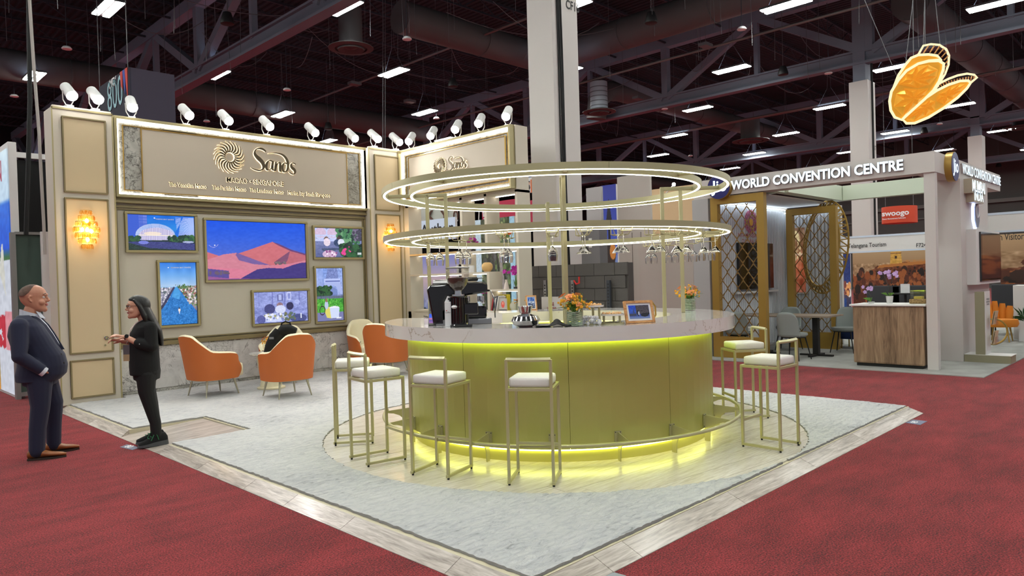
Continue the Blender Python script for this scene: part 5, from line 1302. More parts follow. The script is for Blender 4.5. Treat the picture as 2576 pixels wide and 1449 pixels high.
def slices(mb, rows, n=24, e=1.0):
    """rows: (z, x_back, x_front, half width y, y centre) -> closed loft of rounded sections"""
    vs = []
    for (z, xb, xf, w, *yc) in rows:
        yc = yc[0] if yc else 0; cx_, rx = (xb + xf) / 2, (xf - xb) / 2
        for k in range(n):
            a = 2 * pi * k / n; c_, s_ = cos(a), sin(a)
            vs.append(Vector((cx_ + rx * math.copysign(abs(c_) ** e, c_), yc + w * math.copysign(abs(s_) ** e, s_), z)))
    R_ = len(rows); fs = [(i * n + k, i * n + (k + 1) % n, (i + 1) * n + (k + 1) % n, (i + 1) * n + k) for i in range(R_ - 1) for k in range(n)]
    fs += [tuple(range(n))[::-1], tuple(range((R_ - 1) * n, R_ * n))]; return mb.add(vs, fs)
def limb(mb, pts, rs, n=14):
    P = []; Rr = []
    for i in range(len(pts) - 1):
        for k in range(4): f = k / 4; P.append(Vector(pts[i]).lerp(Vector(pts[i + 1]), f)); a, b = rs[i], rs[i + 1]; Rr.append(a + (b - a) * f)
    P.append(Vector(pts[-1])); Rr.append(rs[-1]); mb.tube(P, Rr, n); mb.ball(pts[0], rs[0], n, 8); mb.ball(pts[-1], rs[-1] * .98, n, 8)
    for p, r in zip(pts[1:-1], rs[1:-1]): mb.ball(p, r, n, 8)
    return mb
def head(mb, c, s, yaw=0, male=True):
    """skull, jaw, nose, lips, ears; c = centre of head, s = height chin to crown"""
    C_ = Vector(c); R_ = Matrix.Rotation(yaw, 4, 'Z')
    T = lambda x, y, z: C_ + (R_ @ Vector((x * s, y * s, z * s)))
    rows = [(-.50, .10, .27, .10), (-.46, .0, .34, .19), (-.40, -.12, .365, .245), (-.30, -.26, .375, .285), (-.20, -.36, .37, .305), (-.10, -.43, .375, .32), (0, -.46, .365, .335), (.10, -.475, .385, .345), (.20, -.465, .385, .34), (.30, -.43, .345, .315), (.40, -.34, .26, .25), (.47, -.22, .13, .15), (.50, -.1, .02, .04)]
    n = 24; vs = []
    for z, xb, xf, w in rows:
        for k in range(n):
            a = 2 * pi * k / n; vs.append(T((xb + xf) / 2 + (xf - xb) / 2 * cos(a), w * sin(a), z))
    fs = [(i * n + k, i * n + (k + 1) % n, (i + 1) * n + (k + 1) % n, (i + 1) * n + k) for i in range(len(rows) - 1) for k in range(n)] + [tuple(range(n))[::-1], tuple(range((len(rows) - 1) * n, len(rows) * n))]
    mb.add(vs, fs)
    mb.tube([T(.36, 0, .10), T(.42, 0, -.02), T(.455, 0, -.09), T(.40, 0, -.13)], [.03 * s, .045 * s, .062 * s, .045 * s], 10)
    mb.ball(T(.41, .045, -.11), .04 * s, 8, 6); mb.ball(T(.41, -.045, -.11), .04 * s, 8, 6)
    mb.tube([T(.33, -.20, .115), T(.39, -.1, .13), T(.40, 0, .12), T(.39, .1, .13), T(.33, .20, .115)], .035 * s, 8)
    mb.ball(T(.31, 0, -.42), .10 * s, 10, 8); mb.ball(T(.25, .17, -.16), .12 * s, 10, 8); mb.ball(T(.25, -.17, -.16), .12 * s, 10, 8)
    for q in (-1, 1):
        mb.tube([T(-.02, q * .33, .06), T(-.06, q * .375, .08), T(-.10, q * .38, .02), T(-.07, q * .365, -.08), T(-.02, q * .335, -.13)], [.03 * s, .035 * s, .035 * s, .03 * s, .025 * s], 8)
    return T
def face(t, T, s, lips=(176, 98, 92), brow=True):
    mb = MB(False); mb.tube([T(.372, .085, -.235), T(.405, .04, -.222), T(.41, 0, -.228), T(.405, -.04, -.222), T(.372, -.085, -.235)], .018 * s, 8); mb.tube([T(.37, .07, -.26), T(.40, 0, -.268), T(.37, -.07, -.26)], .022 * s, 8); mb.build('lips', mat('lips', lips, .5), t, smooth=True)
    for q in (-1, 1):
        MB(False).ball(T(.325, q * .15, .035), .052 * s, 12, 8).build('eye', mat('eye_white', (222, 214, 208), .3), t, smooth=True)
        MB(False).ball(T(.362, q * .15, .032), .024 * s, 10, 6).build('iris', mat('iris', (36, 22, 18), .2), t, smooth=True)
        MB(False).tube([T(.345, q * .21, .058), T(.385, q * .15, .072), T(.385, q * .09, .055)], .012 * s, 6).build('eyelid', mat('eyelid', (150, 104, 84), .6), t, smooth=True)
        if brow: MB(False).tube([T(.34, q * .22, .14), T(.385, q * .15, .165), T(.40, q * .07, .15)], [.008 * s, .014 * s, .01 * s], 6).build('eyebrow', M['hair'], t, smooth=True)
def hand(mb, w, d, up, side=1, s=1.0, curl=.5, thumb_dir=None):
    """palm from wrist w along d; side vector = up x d * side; fingers curl towards -up"""
    w = Vector(w); d = Vector(d).normalized(); u = Vector(up); u = (u - d * u.dot(d)).normalized(); r = d.cross(u).normalized() * side
    mb.tube([w, w + d * .03 * s, w + d * .085 * s], [(.026 * s, .019 * s), (.036 * s, .016 * s), (.038 * s, .014 * s)], 12)
    for k, (off, ln) in enumerate(((-.028, .066), (-.0095, .075), (.0095, .070), (.027, .055))):
        b = w + d * .08 * s + r * off * s; p = [b - d * .02 * s, b]; dd = d.copy(); q = b
        for j, f in enumerate((.45, .32, .23)):
            c_ = curl * (j + .4); dd = (dd * cos(c_ * .7) - u * sin(c_ * .7)).normalized(); q = q + dd * ln * f * s; p.append(q)
        mb.tube(p, [.0085 * s, .009 * s, .0085 * s, .0078 * s, .0068 * s], 8); mb.ball(p[-1], .0068 * s, 8, 6)
    b = w + d * .022 * s - r * .03 * s; p = [w + d * .01 * s - r * .012 * s, b, b + (d * .7 - r * .6 - u * .3).normalized() * .035 * s, b + (d * .7 - r * .6 - u * .3).normalized() * .035 * s + (d - u * .4).normalized() * .028 * s]
    mb.tube(p, [.013 * s, .012 * s, .0105 * s, .009 * s], 8); mb.ball(p[-1], .009 * s, 8, 6)

# ---------------------------------------------------------------- man in the navy suit (local x forward, y left, z up)
mo = pz(120, 1148); man = thing('person', 'person in navy suit and tan shoes standing on red carpet, hand in pocket', 'person', (mo.x, mo.y, 0), radians(-17))
PM[man.name] = Matrix.Identity(4)
mb = MB(False)
hT = head(mb, (-.062, 0, 1.530), .262, radians(-6))
limb(mb, [(-.10, 0, 1.30), (-.085, 0, 1.42)], [.072, .066])
slices(mb, [(.80, -.13, .06, .15), (.95, -.16, .12, .16), (1.1, -.22, .05, .17), (1.25, -.22, -.02, .19), (1.33, -.19, -.03, .14), (1.37, -.16, -.04, .07)])
limb(mb, [(-.15, -.20, 1.28), (-.15, -.255, .99), (.0, -.205, .855)], [.05, .042, .03]); hand(mb, (.0, -.205, .855), (.45, .62, -.66), (.5, -.6, .6), 1, 1.0, .5)
limb(mb, [(-.15, .20, 1.28), (-.13, .26, .99), (.03, .20, .86)], [.05, .042, .03]); hand(mb, (.03, .20, .86), (.72, -.15, -.68), (.5, .6, .6), -1, 1.0, .5)
limb(mb, [(-.03, -.09, .84), (-.03, -.10, .46), (-.07, -.10, .10)], [.085, .055, .042]); limb(mb, [(-.02, .09, .84), (.045, .12, .46), (.03, .16, .10)], [.085, .055, .042])
body = fuse(mb, 'body', M['skin'], man, .0055, 3)
face(man, hT, .262, (168, 92, 86))
# cropped hair cap
mb = MB(False)
rows = [(.10, -.487, -.10, .352), (.20, -.482, .10, .35), (.30, -.445, .20, .325), (.40, -.355, .19, .262), (.47, -.235, .11, .165), (.508, -.12, .02, .05)]
vs = []; n = 24
for z, xb, xf, w in rows:
    for k in range(n): a = 2 * pi * k / n; vs.append(hT((xb + xf) / 2 + (xf - xb) / 2 * cos(a), w * sin(a), z + (.03 if cos(a) > .3 and z < .3 else 0)))
mb.add(vs, [(i * n + k, i * n + (k + 1) % n, (i + 1) * n + (k + 1) % n, (i + 1) * n + k) for i in range(len(rows) - 1) for k in range(n)] + [tuple(range((len(rows) - 1) * n, len(rows) * n))])
mb.build('cropped_hair', mat('shaved_hair', (108, 80, 66), .7, bmp=(300, .4), var=(30, (70, 52, 46), .2)), man, smooth=True, label='very short shaved dark hair')
# trousers
mb = MB(False)
slices(mb, [(.70, -.185, .10, .175), (.80, -.185, .12, .185), (.92, -.18, .13, .18), (.97, -.17, .13, .175)])
limb(mb, [(-.035, -.095, .78), (-.035, -.10, .50), (-.065, -.10, .28), (-.075, -.10, .085)], [.115, .083, .072, .068]); limb(mb, [(-.02, .095, .78), (.055, .12, .50), (.045, .15, .28), (.04, .16, .085)], [.115, .083, .070, .064])
tr = fuse(mb, 'trousers', M['suit'], man, .007, 4)
# shirt
mb = MB(False); slices(mb, [(1.03, -.17, .148, .07), (1.10, -.18, .122, .09), (1.18, -.18, .085, .10), (1.27, -.18, .036, .10), (1.33, -.17, -.008, .09), (1.37, -.17, -.03, .078), (1.39, -.168, -.035, .074)]); fuse(mb, 'shirt', M['shirt'], man, .006, 2)
mb = MB(False)   # collar band and two points
n = 20; vs = []
for k in range(n + 1):
    a = radians(28) + (2 * pi - radians(56)) * k / n; cx_, cy_ = -.098 + .088 * cos(a), .078 * sin(a); zt = 1.388 - .030 * cos(a); vs += [(cx_, cy_, zt - .055), (cx_ * 1.0 - .004 * cos(a), cy_ * .97, zt + .012)]
mb.add(vs, [(2 * k, 2 * k + 2, 2 * k + 3, 2 * k + 1) for k in range(n)])
for q in (-1, 1): mb.add([(-.045, q * .068, 1.405), (-.018, q * .030, 1.392), (.022, q * .028, 1.330), (-.012, q * .075, 1.345)], [(0, 1, 2, 3)])
mb.build('shirt_collar', M['shirt'], man, solid=.005)
# jacket: open front made from sections swept round the back
mb = MB(False)
JR = [(.74, -.235, .125, .20), (.80, -.24, .185, .205), (.88, -.222, .195, .205), (.98, -.215, .175, .205), (1.08, -.262, .118, .21), (1.18, -.285, .07, .225), (1.27, -.27, .02, .225), (1.33, -.235, -.03, .19), (1.372, -.20, -.085, .11)]
slices(mb, JR, 28, .9)
for q in (-1, 1): limb(mb, [(-.165, q * .205, 1.275), (-.165, q * .275, 1.0), (-.01, q * .225, .862)], [.078, .066, .052])
jk = fuse(mb, 'jacket', M['suit'], man, .0075, 4)
mb = MB(False)
XF = [(1.355, -.06), (1.33, -.03), (1.27, .02), (1.18, .07), (1.08, .118), (1.02, .146)]
for q in (-1, 1):   # lapels hugging the chest
    vs = []
    for i, (z, xf) in enumerate(XF):
        wv_ = [.03, .045, .055, .05, .035, .008][i]; yi = [.062, .05, .045, .04, .034, .028][i]
        vs += [(xf + .010 + (.012 if q > 0 else 0), q * yi, z), (xf - .012 - wv_ * .28, q * (yi + wv_), z + .008)]
    mb.add(vs, [(2 * i, 2 * i + 2, 2 * i + 3, 2 * i + 1) for i in range(5)])
mb.build('lapel', M['suit'], man, solid=.008)
mb = MB(False)
for x, z, y in ((.145, .985, -.10), (.165, .90, -.10)): mb.ball((x, y, z), .011, 10, 6)
for k in range(4): mb.cyl((-.075 + .018 * k, -.285 + .004 * k, .905 - .014 * k), (-.075 + .018 * k, -.275, .905 - .014 * k), .006, n=8)
mb.build('jacket_buttons', M['blackm'], man)
mb = MB(False); mb.cyl((-.002, -.228, .853), (.022, -.222, .832), .046, .045, 16); mb.build('shirt_cuff', M['shirt'], man, smooth=True)
def shoe(t, x, y, ln, mt, sole, a=0.0):
    T_ = Matrix.Translation((x, y, 0)) @ Matrix.Rotation(a, 4, 'Z'); mb = MB(False)
    rows = [(-.085, .034, .065), (-.07, .040, .085), (-.02, .042, .088), (.04, .042, .072), (.10, .046, .05), (.16, .040, .040), (ln - .085 - .03, .022, .034), (ln - .085, .006, .026)]
    vs = []; n = 16
    for xx, w, h in rows:
        for k in range(n): b = 2 * pi * k / n; vs.append(T_ @ Vector((xx, w * cos(b), .018 + max(0, (sin(b) * .5 + .5)) ** .7 * h if sin(b) > -.98 else .014)))
    mb.add(vs, [(i * n + k, i * n + (k + 1) % n, (i + 1) * n + (k + 1) % n, (i + 1) * n + k) for i in range(len(rows) - 1) for k in range(n)] + [tuple(range(n))[::-1], tuple(range((len(rows) - 1) * n, len(rows) * n))])
    o = mb.build('shoe', mt, t, smooth=True, auto=70)
    mb = MB(False); vs = []
    for xx, w, h in rows: vs += [T_ @ Vector((xx, -w * 1.03, 0)), T_ @ Vector((xx, w * 1.03, 0)), T_ @ Vector((xx, w * 1.03, .018)), T_ @ Vector((xx, -w * 1.03, .018))]
    mb.add(vs, [(i * 4 + k, i * 4 + (k + 1) % 4, (i + 1) * 4 + (k + 1) % 4, (i + 1) * 4 + k) for i in range(len(rows) - 1) for k in range(4)] + [(0, 1, 2, 3), tuple((len(rows) - 1) * 4 + k for k in range(4))]); s_ = mb.build('sole', sole, o)
    mb = MB(False)
    for k in range(3): mb.tube([T_ @ Vector((.03 + .022 * k, -.02, .092 - .012 * k)), T_ @ Vector((.035 + .022 * k, 0, .098 - .012 * k)), T_ @ Vector((.03 + .022 * k, .02, .092 - .012 * k))], .0025, 5)
    mb.build('laces', sole, o); return o
shoe(man, -.065, -.10, .315, M['shoe'], M['sole'], radians(-8)); shoe(man, .045, .16, .295, M['shoe'], M['sole'], radians(4))
mb = MB(False); mb.cyl((-.075, -.10, .07), (-.07, -.10, .105), .05, .05, 14); mb.cyl((.035, .16, .07), (.035, .16, .105), .048, .048, 14); mb.build('striped_sock', mat('striped_sock', (222, 214, 200), .8), man, smooth=True)

# ---------------------------------------------------------------- woman in black
wo = pz(385, 1117, .015); wom = thing('person', 'person with long black hair and glasses, black cardigan, standing on the wooden ramp', 'person', (wo.x, wo.y, .018), radians(165))
PM[wom.name] = Matrix.Identity(4)
mb = MB(False); s = .222
wT = head(mb, (.098, 0, 1.392), s, radians(4), False)
limb(mb, [(.03, 0, 1.20), (.06, 0, 1.31)], [.05, .046])
slices(mb, [(.72, -.05, .13, .13), (.9, -.06, .14, .13), (1.05, -.06, .15, .13), (1.15, -.06, .14, .14), (1.22, -.05, .09, .13), (1.255, -.01, .06, .06)])
wr1, wr2 = (.216, .045, 1.100), (.235, -.05, 1.055)
limb(mb, [(.0, .15, 1.18), (-.005, .19, 1.0), (.10, .15, 1.035), wr1], [.042, .038, .034, .024]); hand(mb, wr1, (.93, -.12, .22), (.15, .25, 1), 1, .95, .55)
limb(mb, [(.03, -.15, 1.18), (.03, -.18, .985), wr2], [.042, .036, .024]); hand(mb, wr2, (.9, .12, .22), (.1, -.3, 1), -1, .95, .75)
limb(mb, [(.045, .078, .72), (.045, .078, .55), (.015, .075, .40), (-.025, .07, .22), (-.035, .07, .07)], [.08, .065, .05, .04, .03]); limb(mb, [(.045, -.078, .72), (.03, -.078, .55), (-.005, -.085, .40), (-.03, -.10, .22), (-.03, -.11, .07)], [.08, .065, .05, .04, .03])
fuse(mb, 'body', M['skin_w'], wom, .005, 3)
face(wom, wT, s, (176, 90, 88))
mb = MB(False)   # slim trousers
slices(mb, [(.66, -.085, .155, .15), (.74, -.095, .165, .165), (.86, -.08, .16, .15)])
limb(mb, [(.045, .078, .72), (.045, .078, .55), (.015, .075, .40), (-.025, .07, .22), (-.035, .07, .09)], [.095, .08, .066, .053, .044]); limb(mb, [(.045, -.078, .72), (.03, -.078, .55), (-.005, -.085, .40), (-.03, -.10, .22), (-.03, -.11, .09)], [.095, .078, .062, .052, .044])
fuse(mb, 'leggings', mat('black_trousers', (18, 18, 20), .85, bmp=(300, .15)), wom, .0065, 4)
mb = MB(False)   # cardigan
slices(mb, [(.71, -.088, .188, .165), (.80, -.09, .192, .17), (.95, -.085, .188, .16), (1.05, -.082, .18, .155), (1.13, -.085, .172, .165), (1.19, -.08, .14, .17), (1.235, -.06, .105, .13), (1.262, -.03, .075, .075)], 28, .92)
limb(mb, [(-.005, .155, 1.185), (-.012, .198, 1.0), (.10, .152, 1.036)], [.062, .056, .052]); limb(mb, [(.025, -.155, 1.185), (.03, -.19, .985), (.13, -.13, 1.03)], [.062, .054, .048])
fuse(mb, 'cardigan', M['darkfab'], wom, .0065, 4)
mb = MB(False)
for k in range(3): mb.ball((.072 + .014 * k, .205, 1.028 + .002 * k), .0055, 8, 6)
mb.build('sleeve_beads', M['paper'], wom, smooth=True)
# hair: cap plus long fall down the back
mb = MB(False); n = 24; vs = []
rows = [(-.20, -.50, -.02, .36), (-.08, -.53, .02, .385), (.06, -.545, .10, .392), (.18, -.54, .24, .385), (.28, -.51, .345, .365), (.38, -.43, .345, .31), (.46, -.31, .26, .23), (.52, -.18, .14, .13), (.54, -.08, .04, .04)]
for z, xb, xf, w in rows:
    for k in range(n): a = 2 * pi * k / n; vs.append(wT((xb + xf) / 2 + (xf - xb) / 2 * cos(a), w * sin(a), z))
mb.add(vs, [(i * n + k, i * n + (k + 1) % n, (i + 1) * n + (k + 1) % n, (i + 1) * n + k) for i in range(len(rows) - 1) for k in range(n)] + [tuple(range(n))[::-1], tuple(range((len(rows) - 1) * n, len(rows) * n))])
slices(mb, [(.99, -.128, -.088, .05), (1.05, -.130, -.07, .085), (1.15, -.118, -.04, .105), (1.23, -.085, .02, .105), (1.30, -.055, .06, .095), (1.38, -.02, .09, .085)], 20)
for q in (-1, 1): limb(mb, [(.13, q * .07, 1.46), (.085, q * .086, 1.40), (.045, q * .088, 1.30), (.02, q * .085, 1.20)], [.012, .02, .026, .012], 8)
fuse(mb, 'long_hair', M['hair'], wom, .0055, 3, label='long straight black hair')
mb = MB(False)
for q in (-1, 1):
    c0 = wT(.43, q * .15, .03); mb.tube([c0 + Vector((0, cos(a) * .022, sin(a) * .017)) for a in [2 * pi * k / 16 for k in range(16)]], .0019, 6, closed=True); mb.tube([wT(.43, q * .25, .06), wT(.2, q * .35, .06), wT(-.05, q * .37, .06)], .0018, 5)
mb.tube([wT(.43, -.05, .04), wT(.45, 0, .05), wT(.43, .05, .04)], .0018, 5); mb.build('glasses', M['black'], wom, smooth=True)
mb = MB(False)
for q in (-1, 1): mb.tube([(.04, q * .075, 1.272), (.11, q * .06, 1.235), (.165, q * .035, 1.17), (.19, q * .02, 1.06), (.207, 0, 1.03)], [(.008, .002)] * 5, 6)
mb.build('lanyard', mat('white_pink_lanyard', (226, 196, 200), .7), wom)
RB = Matrix.Translation((.208, .03, 0)) @ Matrix.Rotation(radians(62), 4, 'Z'); mb = MB(False); mb.box(-.002, .003, -.032, .032, .86, 1.02, RB); mb.build('badge', mat('grey_badge', (92, 88, 92), .5), wom); mb = MB(False); mb.box(-.0025, .0035, -.0325, .0325, .859, .925, RB); mb.build('badge_band', mat('tan_badge', (176, 152, 116), .5), wom)
mb = MB(False); c0 = Vector((.205, .05, 1.095)); mb.cyl(c0 + Vector((-.012, .003, -.002)), c0 + Vector((.012, -.001, .004)), .031, .03, 18); mb.cyl((.205, .076, 1.105), (.206, .090, 1.110), .019, n=18); mb.build('watch', M['black'], wom, smooth=True)
def sneaker(t, x, y, a):
    T_ = Matrix.Translation((x, y, -.004)) @ Matrix.Rotation(a, 4, 'Z'); mb = MB(False)
    rows = [(-.10, .030, .045, .085), (-.08, .040, .045, .12), (-.03, .042, .042, .125), (.03, .042, .036, .10), (.08, .046, .028, .075), (.13, .044, .022, .055), (.165, .03, .02, .038)]
    n = 16; vs = []
    for xx, w, sb, h in rows:
        for k in range(n): b = 2 * pi * k / n; vs.append(T_ @ Vector((xx, w * cos(b), sb * .6 + (h - sb * .6) * max(0, sin(b)) ** .8)))
    mb.add(vs, [(i * n + k, i * n + (k + 1) % n, (i + 1) * n + (k + 1) % n, (i + 1) * n + k) for i in range(len(rows) - 1) for k in range(n)] + [tuple(range(n))[::-1], tuple(range((len(rows) - 1) * n, len(rows) * n))])
    o = mb.build('sneaker', M['darkfab'], t, smooth=True, auto=70)
    mb = MB(False); vs = []
    for xx, w, sb, h in rows: vs += [T_ @ Vector((xx * 1.05, -w * 1.1, .0)), T_ @ Vector((xx * 1.05, w * 1.1, .0)), T_ @ Vector((xx, w * 1.12, sb)), T_ @ Vector((xx, -w * 1.12, sb))]
    mb.add(vs, [(i * 4 + k, i * 4 + (k + 1) % 4, (i + 1) * 4 + (k + 1) % 4, (i + 1) * 4 + k) for i in range(len(rows) - 1) for k in range(4)] + [(0, 1, 2, 3), tuple((len(rows) - 1) * 4 + k for k in range(4))]); mb.build('sole', mat('grey_rubber', (74, 76, 80), .6), o)
    mb = MB(False)
    for k in range(4): mb.tube([T_ @ Vector((.0 + .024 * k, -.026, .118 - .014 * k)), T_ @ Vector((.012 + .024 * k, 0, .128 - .015 * k)), T_ @ Vector((.0 + .024 * k, .026, .118 - .014 * k))], .003, 5)
    mb.tube([T_ @ Vector((0, 0, .13)), T_ @ Vector((.02, .035, .135)), T_ @ Vector((.0, .045, .10)), T_ @ Vector((-.01, .05, .06))], .0028, 5); mb.tube([T_ @ Vector((0, 0, .13)), T_ @ Vector((.03, .03, .11)), T_ @ Vector((.06, .05, .06))], .0028, 5)
    mb.build('laces', mat('green_lace', (40, 126, 76), .6), o, label='green laces')
sneaker(wom, -.03, .07, radians(8)); sneaker(wom, -.02, -.11, radians(-6))
# ================================================================ hall: ceiling deck, joists, trusses, ducts, lamps, columns
ce = thing('ceiling', 'black corrugated roof deck with open-web joists', 'ceiling', (0, 0, 0), kind='structure')
m, nt, b = nmat('black_deck'); wv = nd(nt, 'ShaderNodeTexWave'); wv.wave_type = 'BANDS'; wv.bands_direction = 'X'; wv.inputs['Scale'].default_value = 1.35; nt.links.new(coords(nt), wv.inputs['Vector'])
nt.links.new(ramp(nt, wv.outputs[0], [(.3, lin((10, 10, 14))), (.6, lin((34, 36, 42)))]), b.inputs['Base Color']); b.inputs['Roughness'].default_value = .9; bump(nt, b, wv.outputs[0], 1.0, .06)
MB().box(-14, 75, -10, 60, 11.3, 11.4).build('roof_deck', m, ce)
DK = M['darksteel']
for k in range(19):
    y = 3.5 + 2.4 * k; mb = MB()
    mb.bar((-6, y, 11.2), (70, y, 11.2), .08, .08); mb.bar((-6, y, 10.72), (70, y, 10.72), .06, .06)
    n = 50
    for q in range(n): x = -6 + 76 * q / n; mb.bar((x, y, 11.2), (x + .76, y, 10.72), .03, .03); mb.bar((x + .76, y, 10.72), (x + 1.52, y, 11.2), .03, .03)
    mb.build('joist', DK, ce)
for (x, z, r) in ((15.6, 9.3, .04), (21.2, 8.9, .045), (31, 8.6, .05), (31.25, 8.6, .03)):
    MB().cyl((x, -6, z), (x, 50, z), r, n=8).build('pipe', mat('grey_pipe', (112, 108, 106), .5, .3), ce)
HG = M['hallgrey']
for ti, X in enumerate((-5.8, 9.45, 24.7, 39.95, 55.2)):
    t = thing('roof_truss', ['grey fireproofed roof truss over the camera, out of view', 'nearest grey fireproofed roof truss, above the screen wall', 'grey fireproofed roof truss behind the winged hanging ornament', 'fainter grey roof truss behind the second one', 'farthest roof truss near the far hall wall'][ti], 'roof truss', (X, 10, 8.2), group='fireproofed roof trusses')
    w = .30
    mb = MB(); mb.box(X - .17, X + .17, -8, 50, 8.22, 8.30); mb.box(X - .05, X + .05, -8, 50, 8.30, 8.62); mb.box(X - .15, X + .15, -8, 50, 8.62, 8.68); mb.build('bottom_chord', HG, t)
    mb = MB(); mb.box(X - .17, X + .17, -8, 50, 10.55, 10.95); mb.build('top_chord', HG, t)
    Y0 = 8.02
    for k in range(-2, 6):
        y = Y0 + 7.6 * k
        mb = MB(); mb.bar((X, y, 8.6), (X, y, 10.6), .26, .26); mb.build('vertical_web', HG, t)
        mb = MB(); mb.bar((X, y + .1, 8.6), (X, y + 3.8, 10.7), .24, .26); mb.build('diagonal_web', HG, t)
        mb = MB(); mb.bar((X, y + 3.8, 10.7), (X, y + 7.5, 8.6), .24, .26); mb.build('diagonal_web', HG, t)
        mb = MB(); mb.bar((X, y + 3.8, 8.6), (X, y + 3.8, 10.6), .16, .18); mb.build('vertical_web', HG, t)
# ducts
def duct(label, pts, r, taper=None):
    t = thing('air_duct', label, 'duct', pts[0]); MB().tube(pts, r, 20).build('duct_pipe', M['duct'], t, smooth=True)
    n = 0
    for a, b_ in zip(pts[:-1], pts[1:]):
        a, b_ = Vector(a), Vector(b_); Lq = (b_ - a).length
        for k in range(1, int(Lq / 3.2)):
            c0 = a.lerp(b_, k * 3.2 / Lq); d = (b_ - a).normalized(); MB().tube([c0 - d * .03, c0 + d * .03], r + .02, 20).build('joint_band', M['duct'], t, smooth=True); n += 1
    return t
duct('large dark round duct running right from the left air diffuser', [(12.7, 16.9, 9.3), (19.5, 16.9, 9.3)], .48)
duct('dark round duct rising to the top right above the white column', [(19.3, 16.9, 9.45), (19.3, -9, 9.45)], .5)
duct('dark elbow duct behind the right of the white column with pale flexible end', [(24.0, 18.6, 8.2), (24.0, 18.5, 8.95), (24.5, 18.4, 9.4), (25.2, 18.3, 9.5), (45, 18.3, 9.5)], .42)
duct('thick dark duct crossing above the winged hanging ornament', [(24.0, 6.6, 9.6), (68, 6.6, 9.6)], .55)
duct('lower far duct behind the left sign tower', [(-6, 27.5, 8.9), (22, 27.5, 8.9), (22, 27.5, 8.9)], .5)
duct('far duct near the back of the hall', [(20, 33, 9.2), (60, 33, 9.2)], .5)
def diffuser(x, y, z, r, label, flex=False):
    t = thing('air_diffuser', label, 'air vent', (x, y, z)); 
    MB().cyl((x, y, z + .05), (x, y, z + 1.1), r * .52, n=24).build('neck', mat('flexible_grey', (150, 156, 166), .6) if flex else M['duct'], t, smooth=True)
    MB().lathe([(r * .5, .12), (r, .02), (r, 0), (r * .72, -.02), (r * .7, .03), (r * .6, .0), (r * .58, -.05), (r * .42, -.02), (r * .3, .02), (.001, -.04)], 32, (x, y, z)).build('cone', mat('vent_grey', (70, 66, 66), .6), t, smooth=True)
    if flex:
        for k in range(5): MB().tube([(x, y, z + .2 + k * .17), (x, y, z + .23 + k * .17)], r * .54, 24).build('ring_band', M['wire'], t)
p = pz(883, 122, 8.15); diffuser(p.x, p.y, 8.15, .62, 'round grey ceiling air diffuser at top centre-left')
p = pz(1507, 262, 8.0); diffuser(p.x, p.y, 7.7, .62, 'round air diffuser with pale flexible neck right of the white column', True)
p = pz(1888, 355, 8.2); diffuser(p.x, p.y, 8.2, .9, 'faint far air diffuser above the convention fascia')
p = pz(2576, 320, 8.4); diffuser(p.x, p.y, 8.4, .9, 'far air diffuser at the right frame edge')
# lamps on their wires (checkerboard grid)
def make_lamp():
    t = thing('ceiling_lamp', 'tmp', 'ceiling lamp', (0, 0, 0), group='twin-tube hall lamps')
    for s_ in (-1, 1):
        MB(False).box(s_ * .12 - .075, s_ * .12 + .075, -.6, .6, -.012, .0).build('tube_panel', M['tube'], t)
    MB(False).box(-.22, .22, -.62, .62, .003, .06).build('housing', M['steel'], t)
    MB(False).box(-.03, .03, -.55, .55, .061, .064).build('added_uplight_strip', emis('added_uplight', (206, 226, 255), 22), t)  # glowing strip added on the lamp back to brighten the dark ceiling
    mb = MB(False)
    for y in (-.5, .5): mb.tube([(0, y, .06), (0, y * .15, .8), (0, 0, 2.4)], .008, 4)
    mb.build('hanging_wire', M['wire'], t); return t
lp = make_lamp(); first = True; seen_n = 0
def topx(P):
    v = Vector(P) - CP; dpt = v.dot(CF); return (1288 + F_PX * v.dot(CR) / dpt, 724.5 - F_PX * v.dot(CU) / dpt) if dpt > .1 else (9e9, 9e9)
spots_ = []
for i in range(-3, 13):
    for j in range(-4, 12):
        if (i + j) % 2 == 0: continue
        x, y = 5.6 + 4.2 * i, 7.9 + 3.72 * j
        if x < -8 or y < -8 or x > 52 or y > 46: continue
        if x > 26 and y > 34: continue
        spots_.append((x, y))
vis = sorted([(topx((x, y, LAMP_Z)), (x, y)) for x, y in spots_], key=lambda q: q[0][0])
lx = 0
ORD = ['first', 'second', 'third', 'fourth', 'fifth', 'sixth', 'seventh', 'eighth', 'ninth', 'tenth', 'eleventh', 'twelfth']
rows_ = {}
for (u, v), (x, y) in vis:
    if 0 < u < 2576 and 0 < v < 620: rows_.setdefault(round(y, 1), []).append((x, u))
ykeys = sorted(rows_)
for (u, v), (x, y) in vis:
    inview = 0 < u < 2576 and 0 < v < 620
    d_ = hypot(x, y)
    if inview:
        rw = sorted(rows_[round(y, 1)]); k1, k2 = [q[0] for q in rw].index(x), ykeys.index(round(y, 1))
        lb = 'twin-tube hall lamp, %s from the camera in the %s lamp line counting from the right' % (ORD[min(k1, 11)], ORD[min(k2, 11)])
    else: lb = 'twin-tube hall lamp out of the picture'
    if first: lp.location = (x, y, LAMP_Z); lp['label'] = lb; first = False
    else: clone(lp, (x, y, LAMP_Z), None, lb)
